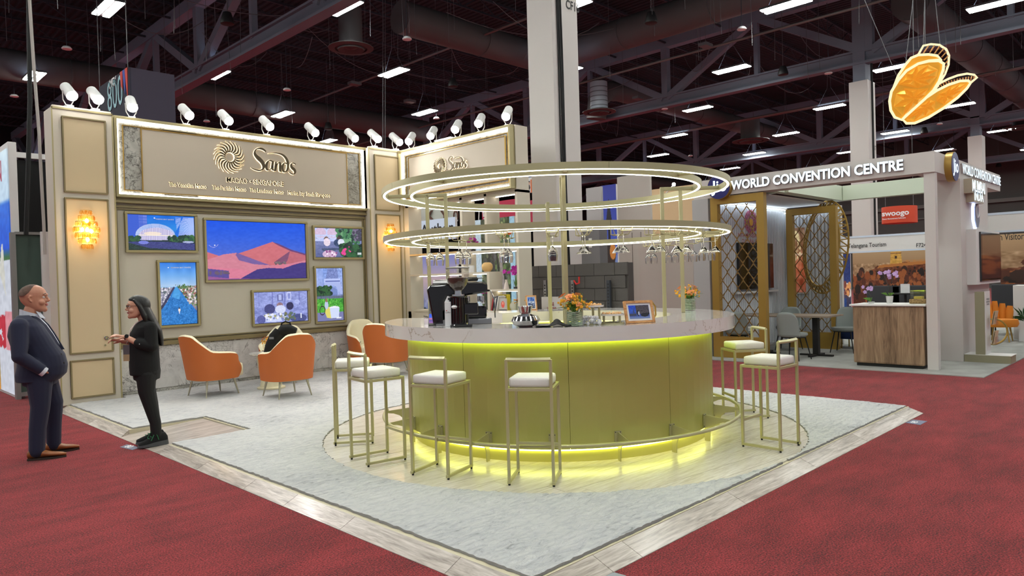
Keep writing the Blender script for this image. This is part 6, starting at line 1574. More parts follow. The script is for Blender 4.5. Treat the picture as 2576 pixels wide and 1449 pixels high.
# speakers, detectors, boxes
def speaker(xp, yp, z, label):
    p = pz(xp, yp, z); t = thing('hanging_speaker', label, 'speaker', p, group='black hanging speakers')
    MB().lathe([(.001, .28), (.10, .28), (.17, .05), (.165, 0), (.15, -.01), (.001, -.01)], 20, p).build('housing', M['blackm'], t, smooth=True); MB().cyl(p + Vector((0, 0, .28)), (p.x, p.y, 11.2), .008, n=5).build('cable', M['wire'], t)
for a in ((572, 60, 'black hanging speaker in the truss at top left'), (1638, 58, 'black hanging speaker under the duct at top centre'), (1970, 188, 'black hanging speaker at the second truss'), (1139, 218, 'black hanging speaker left of the white column'), (826, 325, 'faint black hanging speaker above the sign lamps'), (1500, 297, 'small black hanging speaker just right of the white column'), (2325, 335, 'black hanging speaker below the winged ornament'), (2512, 420, 'black hanging speaker near the right edge')): speaker(a[0], a[1], 8.2, a[2])
def detector(xp, yp, label):
    p = pz(xp, yp, 8.2); t = thing('round_sensor', label, 'sensor', p, group='white round ceiling sensors')
    MB().lathe([(.001, .05), (.09, .05), (.13, 0), (.12, -.02), (.001, -.03)], 18, p).build('disc', M['paper'], t, smooth=True); MB().cyl(p, (p.x, p.y, 11.2), .012, n=5).build('drop_rod', M['darksteel'], t)
for i, a in enumerate(((168, 122), (1024, 98), (722, 226), (36, 242), (520, 305), (1098, 298), (1866, 73), (2084, 184), (1672, 274), (2364, 312), (1737, 392), (2400, 377))):
    detector(a[0], a[1], 'small white round ceiling sensor, ' + ['left of the aisle banner', 'under the big duct left of the white column', 'between the second and third sign lamps below the lamp row', 'at the left frame edge', 'above the fourth spotlight', 'under the lamp above the shorter sign', 'on the second truss top right of the white column', 'under the far end of the second truss', 'beneath the lowest lamp right of the white column', 'behind the winged ornament tail', 'just above the convention fascia', 'near the third column'][i])
for a, lb in (((892, 214), 'small grey junction box hanging between cables at upper centre-left'), ((1031, 258), 'smaller far junction box left of the white column'), ((1775, 118), 'flat grey access point hanging under the duct'), ((1605, 250), 'white security camera on the second truss'), ((2100, 372), 'pale camera above the fascia of the convention stand')):
    p = pz(*a, 8.5); t = thing('ceiling_box', lb, 'box', p); MB().box(p.x - .2, p.x + .2, p.y - .14, p.y + .14, p.z, p.z + .1).build('box_body', M['wire'], t, bevel=.01); MB().cyl(p + Vector((0, 0, .1)), (p.x, p.y, 11.2), .006, n=4).build('cable', M['wire'], t)
# loose hanging wires and sagging cables
rs = random.Random(12); t = thing('hanging_cables', 'thin grey wires and slack cables hanging from the dark roof', 'cables', (15, 15, 9), kind='stuff')
mb = MB()
for k in range(80):
    u, v = rs.uniform(0, 2576), rs.uniform(20, 330); p = pz(u, v, rs.uniform(7.6, 8.6))
    if p.length < 60: mb.tube([p, p + Vector((rs.uniform(-.05, .05), rs.uniform(-.05, .05), 1.2)), (p.x, p.y, 11.2)], .007, 4)
for k in range(34):
    u, v = rs.uniform(0, 2500), rs.uniform(20, 300); p = pz(u, v, 9.4)
    if p.length > 45: continue
    a = rs.uniform(0, pi); L_ = rs.uniform(2, 6); q = p + Vector((L_ * cos(a), L_ * sin(a), rs.uniform(-.4, .4))); sag = rs.uniform(.2, .8)
    mb.tube([p.lerp(q, f) - Vector((0, 0, sag * 4 * f * (1 - f))) for f in [w / 8 for w in range(9)]], .011, 4)
mb.build('wires', M['wire'], t, kind='stuff')
# columns
def column(x, y, w, d, zt, label, tag_txt, first_=False):
    t = thing('column', label, 'column', (x, y, 0), kind='structure')
    MB().box(x, x + w, y, y + d, 0, zt).build('column_wrap', M['offwhite'], t, bevel=.01)
    MB().box(x + .1, x + w - .1, y + .1, y + d - .1, zt, 10.6).build('steel_core', HG, t)
    return t
c1_ = column(9.21, 8.02, .675, .58, 9.5, 'broad off-white square column rising behind the bar to the roof, with black cables', 'F16')
mb = MB()
for dx, ph in ((.30, 0), (.34, 1.2), (.37, 2.0), (.40, .6)):
    mb.tube([(9.21 + dx - .24 + .012 * sin(z * 1.3 + ph) + .13 * (1 - z / 9.5), 8.005, z) for z in np.linspace(.3, 9.4, 24)], .014, 6)
mb.build('black_cables', M['blackwire'], c1_, smooth=True)
q0, q1 = py(1424, 20, 8.015), py(1457, 24, 8.015)
text('column_lettering', 'CF16', (q0.x, 8.015, q0.z), (q1.x, 8.015, q0.z), .15, M['lettering'], c1_, .0, .02, nrm=(0, -1, 0))
c2_ = column(24.46, 8.02, .68, .58, 7.66, 'off-white square column in the middle distance, left of the winged ornament', 'F17')
MB().cyl((24.8, 8.0, .5), (24.8, 8.0, 9.5), .035, n=6).build('black_cables', M['blackwire'], c2_)
text('column_lettering', 'F17', (24.85, 8.015, 5.45), (25.1, 8.015, 5.45), .14, M['lettering'], c2_, 0, .02, nrm=(0, -1, 0))
column(39.7, 8.02, .68, .58, 7.75, 'far off-white square column above the vertical sign of the convention stand', 'F18')
# far hall walls
w_ = MB().box(60, 60.3, -14, 60, 0, 11.3).build('wall_right', mat('far_wall_grey', (84, 80, 78), .8)); tag(w_, kind='structure')
w_ = MB().box(-14, 75, 50, 50.3, 0, 11.3).build('wall_left', mat('far_wall_dark', (22, 21, 24), .9)); tag(w_, kind='structure')
mb = MB(); mb.box(59.6, 59.95, -14, 60, 6.0, 6.25); mb.box(59.8, 60, -14, 60, 5.2, 5.3); o = mb.build('trim_1', mat('wall_rail', (110, 106, 102), .6)); tag(o, kind='structure')

# banner with aisle number
t = thing('aisle_banner', 'dark hanging aisle banner with white number and red blue pennants, above the left pilaster', 'banner', (5, 17, 5))
MB().box(5.0, 5.04, 15.85, 17.85, 3.6, 6.15).build('banner_cloth', mat('banner_navy', (40, 40, 56), .8), t)
MB().box(5.04, 5.9, 15.85, 15.88, 3.6, 6.15).build('banner_side', mat('banner_side', (60, 54, 70), .8), t)
def onX(X, a): return px(a[0], a[1], X)
text('banner_lettering', 'iMEX', (4.99, 17.1, px(285, 218, 5).z), (4.99, 16.62, px(285, 218, 5).z), .18, M['paper'], t, 0, .02, nrm=(-1, 0, 0))
text('banner_number', '800', (4.99, 17.25, px(285, 275, 5).z), (4.99, 16.25, px(285, 275, 5).z), .62, mat('banner_number_teal', (150, 196, 206), .6), t, 0, .0, nrm=(-1, 0, 0))
for k, (c_, y) in enumerate((((196, 60, 50), 16.28), ((60, 80, 170), 16.12), ((206, 70, 56), 15.98))):
    mb = MB(); mb.slab([(4.985, y + .08, 6.15), (4.985, y - .08, 6.15), (4.985, y - .05, 5.75 - .12 * k), (4.985, y + .03, 5.85)], (.01, 0, 0)); mb.build('pennant', mat('pennant', c_, .7), t)
mb = MB(); mb.cyl((5, 15.9, 6.15), (5, 15.9, 11), .01, n=4); mb.cyl((5, 17.8, 6.15), (5, 17.8, 11), .01, n=4); mb.build('hanging_wire', M['wire'], t)

# ---------------------------------------------------------------- spotlights along the tops of the sign walls
def make_spot():
    t = thing('stand_spotlight', 'tmp', 'spotlight', (0, 0, 0), group='white spotlights on the sign walls')   # faces +x, tilted down
    R_ = Matrix.Rotation(radians(38), 4, 'Y'); mb = MB(False)
    mb.add([R_ @ p for p in MB().cyl((-.10, 0, .0), (.10, 0, 0), .052, .056, 20).v], MB().cyl((-.10, 0, .0), (.10, 0, 0), .052, .056, 20).f)
    o = mb.build('lamp_can', M['white'], t, smooth=True)
    mb = MB(False); q = MB().ball((.098, 0, 0), .051, 16, 10); mb.add([R_ @ p for p in q.v], q.f); mb.build('lens', M['spot'], t)
    mb = MB(False)
    for s_ in (-1, 1): mb.tube([(0, s_ * .06, 0), (-.02, s_ * .05, -.09), (-.02, s_ * .02, -.145)], .006, 6)
    mb.build('bracket_arm', M['white'], t, smooth=True); MB(False).box(-.05, .03, -.035, .035, -.165, -.145).build('clamp', M['white'], t, bevel=.004)
    for v in t.children:
        for p in v.data.vertices: p.co = p.co * 1.3; p.co.z += .165 * 1.3
    return t
sp = make_spot(); first = True
def put_spot(x, y, z, a, lb):
    global first
    if first: sp.location = (x, y, z); sp.rotation_euler = (0, 0, a); sp['label'] = lb; first = False
    else: clone(sp, (x, y, z), a, lb)
    d = bpy.data.lights.new('spot_beam', 'SPOT'); d.energy = SPOT_W; d.spot_size = radians(95); d.spot_blend = .9; d.shadow_soft_size = .05; d.color = (1, .97, .93)
    o = bpy.data.objects.new('spot_beam', d); COL.objects.link(o); dv = Vector((cos(a) * .8, sin(a) * .8, -.6)); o.location = Vector((x, y, z + .165)) + dv * .17; o.rotation_euler = dv.to_track_quat('-Z', 'Y').to_euler()
ords = ['first', 'second', 'third', 'fourth', 'fifth', 'sixth', 'seventh', 'eighth', 'ninth', 'tenth']
sy = [(174, 262, 4.075, TY + .03), (240, 275, 4.075, TY + .03), (331, 286, 4.06, WY - .03), (468, 305, 4.06, WY - .03), (567, 318, 4.06, WY - .03), (670, 330, 4.06, WY - .03), (784, 345, 4.06, WY - .03), (884, 362, 4.06, WY - .03), (942, 370, 4.075, TY + .03), (996, 380, 4.075, TY + .03)]
for i, (xp, yp, z, Y) in enumerate(sy): p = py(xp, yp, Y); put_spot(p.x, Y, z, radians(-82 if i != 2 else -100), 'white spotlight, %s from the left along the top of the screen wall' % ords[i])
for i, xp in enumerate((1033, 1088, 1150, 1209, 1278)): p = px(xp, 350, WX + .02); put_spot(WX + .02, p.y, 4.055, radians(-150), 'white spotlight, %s from the left on the shorter sign' % ords[i])
# ================================================================ convention stand across the aisle
XJ, YJ = 12.25, 3.09
def RX(X, x0, y0, x1, y1):
    a, b = px(x0, y0, X), px(x1, y1, X); return min(a.y, b.y), max(a.y, b.y), min(a.z, b.z), max(a.z, b.z)
def RY(Y, x0, y0, x1, y1):
    a, b = py(x0, y0, Y), py(x1, y1, Y); return min(a.x, b.x), max(a.x, b.x), min(a.z, b.z), max(a.z, b.z)
st = MB().add([(11.82, 2.42, .0), (22, 2.42, 0), (22, 2.42, .012), (11.82, 2.42, .012), (11.82, 7.3, 0), (22, 7.3, 0), (22, 7.3, .012), (11.82, 7.3, .012)], [(0, 1, 2, 3), (4, 7, 6, 5), (0, 3, 7, 4), (1, 5, 6, 2), (3, 2, 6, 7), (0, 4, 5, 1)]).build('grey_carpet_mat', M['greycarpet'])
tag(st, 'light grey carpet under the convention stand across the aisle', 'carpet')
j = thing('exhibition_stand', 'white convention stand with lettered fascia, square posts and fluted inner walls', 'exhibition stand', (XJ, 5, 0.012))
MB().box(XJ, XJ + .32, YJ, 6.45, 3.03, 3.345).build('front_fascia', M['offwhite'], j)
MB().box(XJ, XJ + .32, 6.452, 7.2, 3.0, 3.345).build('front_fascia', M['offwhite'], j)
MB().box(XJ + .322, 16.73, YJ, YJ + .32, 3.03, 3.345).build('side_fascia', M['offwhite'], j)
mb = MB(); mb.box(XJ + .03, XJ + .16, YJ + .01, YJ + .16, 0.012, 3.03); mb.build('corner_post', M['offwhite'], j)
MB().box(13.62, 15.55, YJ - .02 + .0, YJ + .33, 0.012, 3.03).build('media_pillar', M['offwhite'], j)
ya, yb, za, zb = RX(XJ, 1740, 480, 1790, 880)
MB().box(XJ, XJ + .1, ya, yb, .012, 3.0).build('side_panel', M['greywall'], j)
MB().box(XJ + .1, 15.9, 6.98, 7.08, .012, 3.0).build('back_wall', M['white'], j)
# fluted lining: separate battens
n = 0
for k in range(46):
    x = XJ + .25 + k * .076
    MB().tube([(x, 6.972, .05), (x, 6.972, 2.9)], .026, 6).build('batten', M['fluted'], j)
for k in range(16):
    y = 5.80 + k * .076; MB().tube([(15.66, y, .05), (15.66, y, 2.85)], .026, 6).build('batten', M['fluted'], j)
MB().box(15.68, 15.78, 5.74, 7.05, .012, 2.95).build('back_wall', M['white'], j)
MB().box(XJ + .2, 15.6, 6.86, 6.875, 2.93, 2.945).build('cove_led', emis('cove_led', (222, 240, 255), 9), j)
MB().box(15.56, 15.575, 5.76, 6.9, 2.86, 2.875).build('cove_led', emis('cove_led2', (222, 240, 255), 9), j)
for nm, bx in (('ceiling_beam', (15.5, 15.72, 3.4, 5.62, 3.03, 3.33)), ('ceiling_beam', (12.9, 15.72, 5.63, 5.85, 3.03, 3.33)), ('ceiling_beam', (12.57, 12.9, 5.7, 6.9, 3.03, 3.33))): MB().box(*bx).build(nm, mat('green_lit_white_beam', (216, 226, 206), .5), j)  # green light on the white beams is put into their colour
MB().box(12.58, 15.6, 5.86, 6.9, 2.98, 3.0).build('soffit', M['white'], j)
# fascia lettering
nx = (-1, 0, 0)
za_ = 3.11
text('fascia_letters', 'WORLD CONVENTION CENTRE', (XJ - .048, 6.40, za_), (XJ - .048, 3.51, za_), .155, M['lit_white'], j, 0, .03, nrm=nx)
text('letter_returns', 'WORLD CONVENTION CENTRE', (XJ - .004, 6.40, za_), (XJ - .004, 3.51, za_), .155, M['greywall'], j, .042, .03, nrm=nx)
ny = (0, -1, 0)
text('fascia_letters', 'WORLD CONVENTION CENTRE', (13.75, YJ - .035, 3.13), (16.6, YJ - .035, 3.13), .16, M['lit_white'], j, 0, .01, nrm=ny); text('letter_returns', 'WORLD CONVENTION CENTRE', (13.75, YJ - .002, 3.13), (16.6, YJ - .002, 3.13), .16, M['greywall'], j, .03, .01, nrm=ny)
for body, (x0, y0), (x1, y1), zz, h in (('MUMBAI', (2448, 480), (2478, 482), 2.76, .19), ('INDIA', (2453, 503), (2474, 503), 2.46, .17)):
    a, b = py(x0, y0, YJ - .15), py(x1, y1, YJ - .15)
    zc = a.z - .0
    MB().box(a.x - .02, b.x + .05, YJ - .14, YJ - .02, zc - .03, zc + h + .02).build('letter_block', mat('letter_block_gold', (176, 166, 146), .5), j)
    text('town_letters', body, (a.x, YJ - .145, zc), (b.x + .03, YJ - .145, zc), h, M['lit_white'], j, 0, .01, nrm=ny)
def roundel(c, ax, label):
    t = thing('round_sign', label, 'sign', c); r = .232; d = Vector(ax)
    MB().cyl(Vector(c), Vector(c) + d * .10, r, n=40).build('gold_rim', M['gold'], t, smooth=True); MB().cyl(Vector(c) + d * .101, Vector(c) + d * .106, r * .97, n=40).build('blue_face', mat('deep_blue', (34, 34, 110), .4), t)
    rt = Vector((0, -1, 0)) if abs(d.x) > .5 else Vector((1, 0, 0))
    q = Vector(c) + d * .108; text('round_letters', 'Jio', q - rt * .15 + Vector((0, 0, -.085)), q + rt * .16 + Vector((0, 0, -.085)), .2, M['lit_white'], t, 0, .02, nrm=d); return t
p = px(1808, 470, XJ - .1); roundel((XJ - .0, p.y, p.z), (-1, 0, 0), 'round blue sign with white letters on the fascia, right of the ring canopy')
p = py(2403, 419, YJ - .1); roundel((p.x, YJ, p.z), (0, -1, 0), 'round blue sign with gold rim round the corner of the fascia')
# halo emblem on pillar
p = py(2454, 540, YJ - .04); t = thing('backlit_emblem', 'backlit hexagonal emblem glowing blue-white on the pillar', 'sign', p)
MB().slab([(p.x - .18, YJ - .03, p.z - .1), (p.x - .18, YJ - .03, p.z + .12), (p.x - .05, YJ - .03, p.z + .27), (p.x + .08, YJ - .03, p.z + .27), (p.x + .2, YJ - .03, p.z + .12), (p.x + .2, YJ - .03, p.z - .1), (p.x + .1, YJ - .03, p.z - .24), (p.x - .07, YJ - .03, p.z - .24)], (0, .01, 0)).build('glow_plate', emis('blue_white_glow', (196, 214, 255), 10), t)
MB().slab([(p.x - .12, YJ - .06, p.z - .1), (p.x - .12, YJ - .06, p.z + .12), (p.x - .0, YJ - .06, p.z + .24), (p.x + .1, YJ - .06, p.z + .22), (p.x + .2, YJ - .06, p.z + .1), (p.x + .2, YJ - .06, p.z - .1), (p.x + .1, YJ - .06, p.z - .22), (p.x - .02, YJ - .06, p.z - .22)], (0, .015, 0)).build('grey_plate', mat('grey_emblem', (120, 124, 140), .5), t)
MB().tube([(p.x + .04 + .08 * cos(a), YJ - .065, p.z + .06 + .11 * sin(a)) for a in [2 * pi * k / 20 for k in range(20)]], .012, 6, closed=True).build('loop', M['paper'], t)
# portrait display on pillar
x0, x1, z0, z1 = RY(YJ - .06, 2428, 577, 2492, 714)
t = thing('portrait_display', 'tall dark wall display in white surround on the pillar', 'screen', (x0, YJ - .02, z0)); x0 = 13.95; x1 = 15.72; z0, z1 = 1.27, 2.2
mb = MB(); mb.box(x0, x1, YJ - .16, YJ - .02, z0, z1); mb.build('surround', M['white'], t); MB().box(x0 + .22, x1 - .04, YJ - .185, YJ - .16, z0 + .05, z1 - .04).build('bezel', M['black'], t, bevel=.005)
MB().box(x0 + .28, x1 - .08, YJ - .188, YJ - .185, z0 + .09, z1 - .08).build('screen_glass', mat('dark_red_screen', (96, 54, 50), .12, coat=.6), t)
# lattice screens
def lattice(X, y0, y1, z1, fw, zb, label):
    t = thing('lattice_screen', label, 'screen panel', (X, (y0 + y1) / 2, .012)); d = .12
    mb = MB(); mb.box(X, X + d, y0, y0 + fw, .012, z1); mb.box(X, X + d, y1 - fw, y1, .012, z1); mb.box(X, X + d, y0 + fw, y1 - fw, z1 - fw, z1); mb.box(X, X + d, y0 + fw, y1 - fw, .012, zb); mb.build('gold_frame', M['gold'], t)
    ya, yb, za, zb_ = y0 + fw, y1 - fw, zb, z1 - fw; W_, H_ = yb - ya, zb_ - za; cw = W_ / 4.0; ch = cw * 1.05; mb = MB()
    # petal lattice: S-curves from node to node, with straighter wires crossing between
    dx, dz = .1025, .15
    def seg(p, q):
        if min(p[0], q[0]) < ya - 1e-3 or max(p[0], q[0]) > yb + 1e-3 or min(p[1], q[1]) < za - 1e-3 or max(p[1], q[1]) > zb_ + 1e-3: return
        mb.bar((X + .05, *p), (X + .05, *q), .010, .010, up=(1, 0, 0))
    for j in range(-2, int(H_ / dz) + 2):
        for i in range(-2, int(W_ / dx) + 3):
            if (i + j) % 2: continue
            y, z = ya + i * dx, za + j * dz
            for s_ in (-1, 1):
                P_ = [(y + s_ * dx * (1 - cos(pi * k / 6)) / 2, z + dz * k / 6) for k in range(7)]
                for p, q in zip(P_[:-1], P_[1:]): seg(p, q)
                seg((y, z), (y + s_ * dx, z + dz))
    mb.build('wire_lattice', M['goldwire'], t, kind='stuff'); return t
lattice(XJ + .01, 5.81, 6.86, 3.01, .14, .40, 'gold framed lattice screen beside the round bar, in front of the dark display')
lattice(14.55, 5.42, 6.42, 2.86, .13, .34, 'farther gold framed lattice screen behind the grey dining chairs')
# display on fluted wall
t = thing('wall_display', 'black display on white ledge behind the near lattice screen', 'screen', (14.1, 6.9, 1.2)); MB().box(13.38, 14.9, 6.87, 6.93, 1.24, 2.19).build('display_panel', M['black'], t, bevel=.005); MB().box(13.2, 15.05, 6.84, 6.95, 1.16, 1.2).build('ledge', M['white'], t)
t = thing('wall_emblem', 'pink and yellow petal emblem with red words on the fluted wall', 'sign', (14.0, 6.9, 2.6))
mb = MB(); mb2 = MB()
for r_, n_, s_ in ((.11, 12, .03), (.17, 16, .035), (.23, 20, .04)):
    for k in range(n_):
        a = 2 * pi * k / n_ + r_ * 9; x, z = 14.05 + r_ * 1.15 * cos(a), 2.63 + r_ * sin(a) * .95; mb.slab([(x - s_ * .5, 6.93, z), (x, 6.93, z + s_), (x + s_ * .5, 6.93, z), (x, 6.93, z - s_)], (0, .01, 0))
mb.build('petals', mat('magenta_print', (186, 60, 110), .6), t); MB().cyl((14.05, 6.93, 2.62), (14.05, 6.94, 2.62), .075, n=16).build('yellow_heart', mat('amber_print', (240, 180, 50), .6), t)
text('emblem_words', 'NITA MUKESH AMBANI', (13.45, 6.92, 2.31), (14.75, 6.92, 2.31), .075, mat('red_print', (170, 60, 60), .6), t, 0, .01, nrm=ny); text('emblem_words', 'CULTURAL CENTRE', (13.6, 6.92, 2.19), (14.6, 6.92, 2.19), .075, mat('red_print2', (170, 60, 60), .6), t, 0, .01, nrm=ny)
# picture and gold ring ornament on far wall
t = thing('chandelier_picture', 'brown framed photograph of a chandelier hall behind the far lattice screen', 'picture', (15.6, 6.5, 1.0))
c = Cv(40, 80, .5, 3); c.grad([(0, (120, 60, 40)), (.4, (170, 90, 60)), (.7, (140, 100, 70)), (1, (110, 80, 60))]); c.noise(10, 40); c.blobs(40, .3, .5, .7, .95, .05, [(220, 200, 150), (180, 150, 110)]); c.rect(0, .58, 1, .6, (210, 180, 150))
ya, yb, za, zb = RX(15.6, 1985, 575, 2028, 735); MB().box(15.6, 15.64, ya - .04, yb + .04, za - .03, zb + .03).build('backing', M['white'], t); pic('picture', c, (15.59, yb, za), (0, ya - yb, 0), (0, 0, zb - za), M['lightbox'], t)
t = thing('gold_ring_ornament', 'large upright oval ring of gold lattice bars behind the far screen', 'ornament', (15.2, 5.45, .9)); cy, cz, ry, rz_ = 5.35, 1.83, .36, .86
c0 = px(2072, 622, 15.2); cy, cz = c0.y, c0.z; rs = random.Random(2); mb = MB(); ring1, ring2 = [], []
for k in range(40):
    a = 2 * pi * k / 40; tl = .24; y, z = cy + (ry * cos(a)) * 1.0 + tl * sin(a) * -.35, cz + rz_ * sin(a)
    ring1.append((15.12, y - .02 * cos(a), z - .05 * sin(a))); ring2.append((15.3, y + .10 * cos(a), z + .10 * sin(a)))
mb.tube(ring1, .02, 6, closed=True); mb.tube(ring2, .02, 6, closed=True); mb.build('ring_rail', M['gold'], t, smooth=True); mb = MB()
for k in range(40): mb.bar(ring1[k], ring2[k], .02, .02); mb.bar(ring1[k], ring2[(k + 1) % 40], .02, .02)
mb.build('lattice_bars', M['gold'], t)
# dining table and chairs
t = thing('dining_table', 'long oak-topped table on black pedestals inside the convention stand', 'table', (13.3, 5.9, .012)); MB().box(12.95, 13.7, 5.0, 6.75, .735, .765).build('table_top', M['tabletop'], t, bevel=.004)
for y in (5.35, 6.35):
    MB().box(13.25, 13.35, y - .05, y + .05, .03, .735).build('pedestal', M['blackm'], t); mb = MB(); mb.bar((13.0, y, .028), (13.6, y, .028), .07, .03); mb.bar((13.3, y - .3, .028), (13.3, y + .3, .028), .07, .03); mb.build('pedestal_foot', M['blackm'], t)
def make_dchair():
    t = thing('dining_chair', 'tmp', 'chair', (0, 0, 0), group='grey dining chairs')
    mb = MB(False); mb.lathe([(.001, .0), (.21, 0), (.24, .03), (.235, .065), (.001, .08)], 24, (0, 0, .41)); mb.build('seat', M['greyfab'], t, smooth=True)
    def bk(u, v):
        a = pi + (u - .5) * 1.9; w = 1 - .55 * max(0, v - .55) ** 2 * 4 * abs(u - .5) * 2; h = v * (1 - .35 * (abs(u - .5) * 2) ** 4)
        return Vector((.235 * cos(a) * 1.0 - .05 * v, .24 * sin(a), .42 + .43 * h))
    MB(False).sheet(bk, 20, 10).build('backrest', M['greyfab'], t, smooth=True, solid=.035)
    for sx in (-1, 1):
        for s_ in (-1, 1): MB(False).cyl((sx * .14, s_ * .14, .41), (sx * .22, s_ * .21, 0), .013, .009, 8).build('leg', M['blackm'], t, smooth=True)
    MB(False).lathe([(.15, .395), (.21, .395), (.21, .41), (.15, .41)], 20).build('seat_ring', M['blackm'], t); return t
dc = make_dchair(); 
for i, (x, y, a, lb) in enumerate(((12.55, 5.45, -5, 'grey dining chair with its back to the camera at the oak table'), (12.6, 6.5, 10, 'grey dining chair behind the near gold lattice screen'), (14.05, 6.2, 190, 'grey dining chair on the far side of the table, left'), (14.15, 5.15, 185, 'grey dining chair on the far side of the table, right'))):
    if i == 0: dc.location = (x, y, .012); dc.rotation_euler = (0, 0, radians(a)); dc['label'] = lb
    else: clone(dc, (x, y, .012), radians(a), lb)
t = thing('velvet_armchair', 'navy velvet armchair behind the dining chairs', 'armchair', (15.0, 5.0, .012)); mb = MB(); mb.sheet(lambda u, v: Vector((15.0 + .33 * cos(-1.2 + 3.6 * u), 5.2 + .45 * sin(-1.2 + 3.6 * u), .25 + (.55 - .1 * abs(u - .5)) * v)), 20, 6); mb.build('back_shell', M['navy'], t, smooth=True, solid=.09); MB().box(14.75, 15.25, 4.9, 5.5, .2, .42).build('seat', M['navy'], t, bevel=.04)
mb = MB(); [mb.cyl((x, y, .012), (x, y, .22), .014, n=8) for x in (14.8, 15.2) for y in (4.95, 5.45)]; mb.build('leg', M['gold'], t)
t = thing('white_plinth_table', 'low white block beside the near lattice screen', 'table', (12.7, 6.8, 0.012)); MB().box(12.55, 12.95, 6.3, 6.7, .012, .55).build('block', M['white'], t, bevel=.01)
# walnut counter
t = thing('reception_counter', 'walnut-fronted reception counter with white top at the stand corner', 'counter', (12.6, 3.8, .012))
MB().box(XJ + .0, XJ + .62, 3.28, 4.33, .06, .985).build('walnut_body', M['walnut'], t, bevel=.03); MB().box(XJ - .03, XJ + .65, 3.25, 4.37, .985, 1.015).build('counter_top', M['white'], t, bevel=.006); MB().box(XJ + .04, XJ + .58, 3.32, 4.29, .012, .06).build('kick', M['blackm'], t)
def pot_orchid(xp, yp, X, hp, pw, ph, label, seed, side=0):
    o = px(xp, yp, X); o.z = 1.015; t = thing('potted_orchid', label, 'orchid', o); MB().lathe([(.001, 0), (pw * .8, 0), (pw, ph), (pw * .9, ph), (pw * .85, ph * .9), (.001, ph * .9)], 20, o).build('pot', M['white'], t, smooth=True)
    rs = random.Random(seed); mb = MB(); tips = []
    for k in range(2 if hp > .25 else 1):
        sg = 1 if k else -1; e = o + Vector((0, -sg * .08, hp)); m_ = o + Vector((0, -sg * .01, hp * .6)); mb.tube([o + Vector((0, 0, ph * .8)), m_, e, e + Vector((0, sg * .07, .03))], .004, 5); tips.append((m_, e, sg))
    mb.build('stem', mat('dark_stem', (50, 46, 40), .6), t); mb = MB()
    for k in range(5):
        a = rs.uniform(0, 2 * pi); b = o + Vector((0, 0, ph * .9)); e = b + Vector((.12 * cos(a), .14 * sin(a), .06)); sd = Vector((-sin(a), cos(a), 0)) * .025; m_ = (b + e) / 2 + Vector((0, 0, .04)); mb.add([b, m_ + sd, e, m_ - sd], [(0, 1, 2), (0, 2, 3)])
    mb.build('leaves', M['green'], t)
    for m_, e, sg in tips:
        for k in range(7):
            c0 = e + Vector((rs.uniform(-.02, .02), sg * rs.uniform(-.06, .1), rs.uniform(-.05, .06))); mb = MB(); d = Vector((-1, rs.uniform(-.4, .4), rs.uniform(-.2, .3))).normalized(); s1 = d.orthogonal().normalized(); s2 = d.cross(s1)
            for q in range(5): b = 2 * pi * q / 5; v = s1 * cos(b) + s2 * sin(b); sd = d.cross(v); mb.add([c0, c0 + v * .02 + sd * .016, c0 + v * .036, c0 + v * .02 - sd * .016], [(0, 1, 2), (0, 2, 3)])
            mb.build('bloom', M['lilac'], t)
pot_orchid(2238, 755, XJ + .35, .46, .055, .12, 'tall lilac orchid in a white pot on the walnut counter', 3)
pot_orchid(2192, 757, XJ + .3, .22, .05, .03, 'small lilac orchid in a low dish at the left of the walnut counter', 4)
p = px(2312, 757, XJ + .3); t = thing('wicker_basket', 'round-edged wicker tray with clear box on the walnut counter', 'basket', (p.x, p.y, 1.015)); MB().box(p.x - .1, p.x + .1, p.y - .12, p.y + .12, 1.015, 1.09).build('wicker', mat('wicker', (176, 146, 96), .8, bmp=(60, 2), var=(40, (120, 92, 56), .2)), t, bevel=.02); MB().box(p.x - .08, p.x + .08, p.y - .10, p.y + .10, 1.09, 1.23).build('clear_box', M['glass'], t)
MB().box(p.x - .05, p.x + .05, p.y - .06, p.y + .06, 1.09, 1.13).build('yellow_gift', mat('yellow_gift', (206, 186, 80), .6), t)
# T-shaped leaflet stand
t = thing('leaflet_stand', 'olive and white upright leaflet stand on a broad base', 'stand', (14, 2.9, .012)); b0, b1 = pz(2431, 914), pz(2541, 920)
MB().box(13.62, 14.02, 2.42, YJ - .03, .012, .13).build('base_block', mat('olive_board', (148, 142, 116), .6), t); MB().box(13.62, 14.05, 2.41, YJ - .03, .13, .135).build('base_top', M['white'], t)
MB().box(13.64, 13.80, 2.77, 2.90, .135, 1.16).build('upright_panel', mat('olive_board2', (148, 142, 116), .6), t); MB().box(13.66, 13.98, 2.755, 2.769, .135, 1.165).build('white_face', M['white'], t)
text('stand_words', 'WORLD', (13.72, 2.752, 1.02), (13.92, 2.752, 1.02), .03, M['lettering'], t, 0, .02, nrm=ny); text('stand_words', 'CONVENTION', (13.70, 2.752, .98), (13.94, 2.752, .98), .024, M['lettering'], t, 0, .02, nrm=ny); text('stand_words', 'CENTRE', (13.74, 2.752, .94), (13.90, 2.752, .94), .024, M['lettering'], t, 0, .02, nrm=ny)
for z in (.62, .30):
    for q in range(2): mb = MB(); mb.slab([(13.74, 2.70 - .02 * q, z), (13.96, 2.70 - .02 * q, z), (13.96, 2.66 - .02 * q, z + .22), (13.74, 2.66 - .02 * q, z + .22)], (0, -.006, 0)); mb.build('leaflet', mat('leaflet_tan', (206, 184, 150), .6), t)
    mb = MB(); mb.box(13.73, 13.97, 2.64, 2.645, z - .01, z + .12); mb.build('clear_pocket', M['glass'], t)
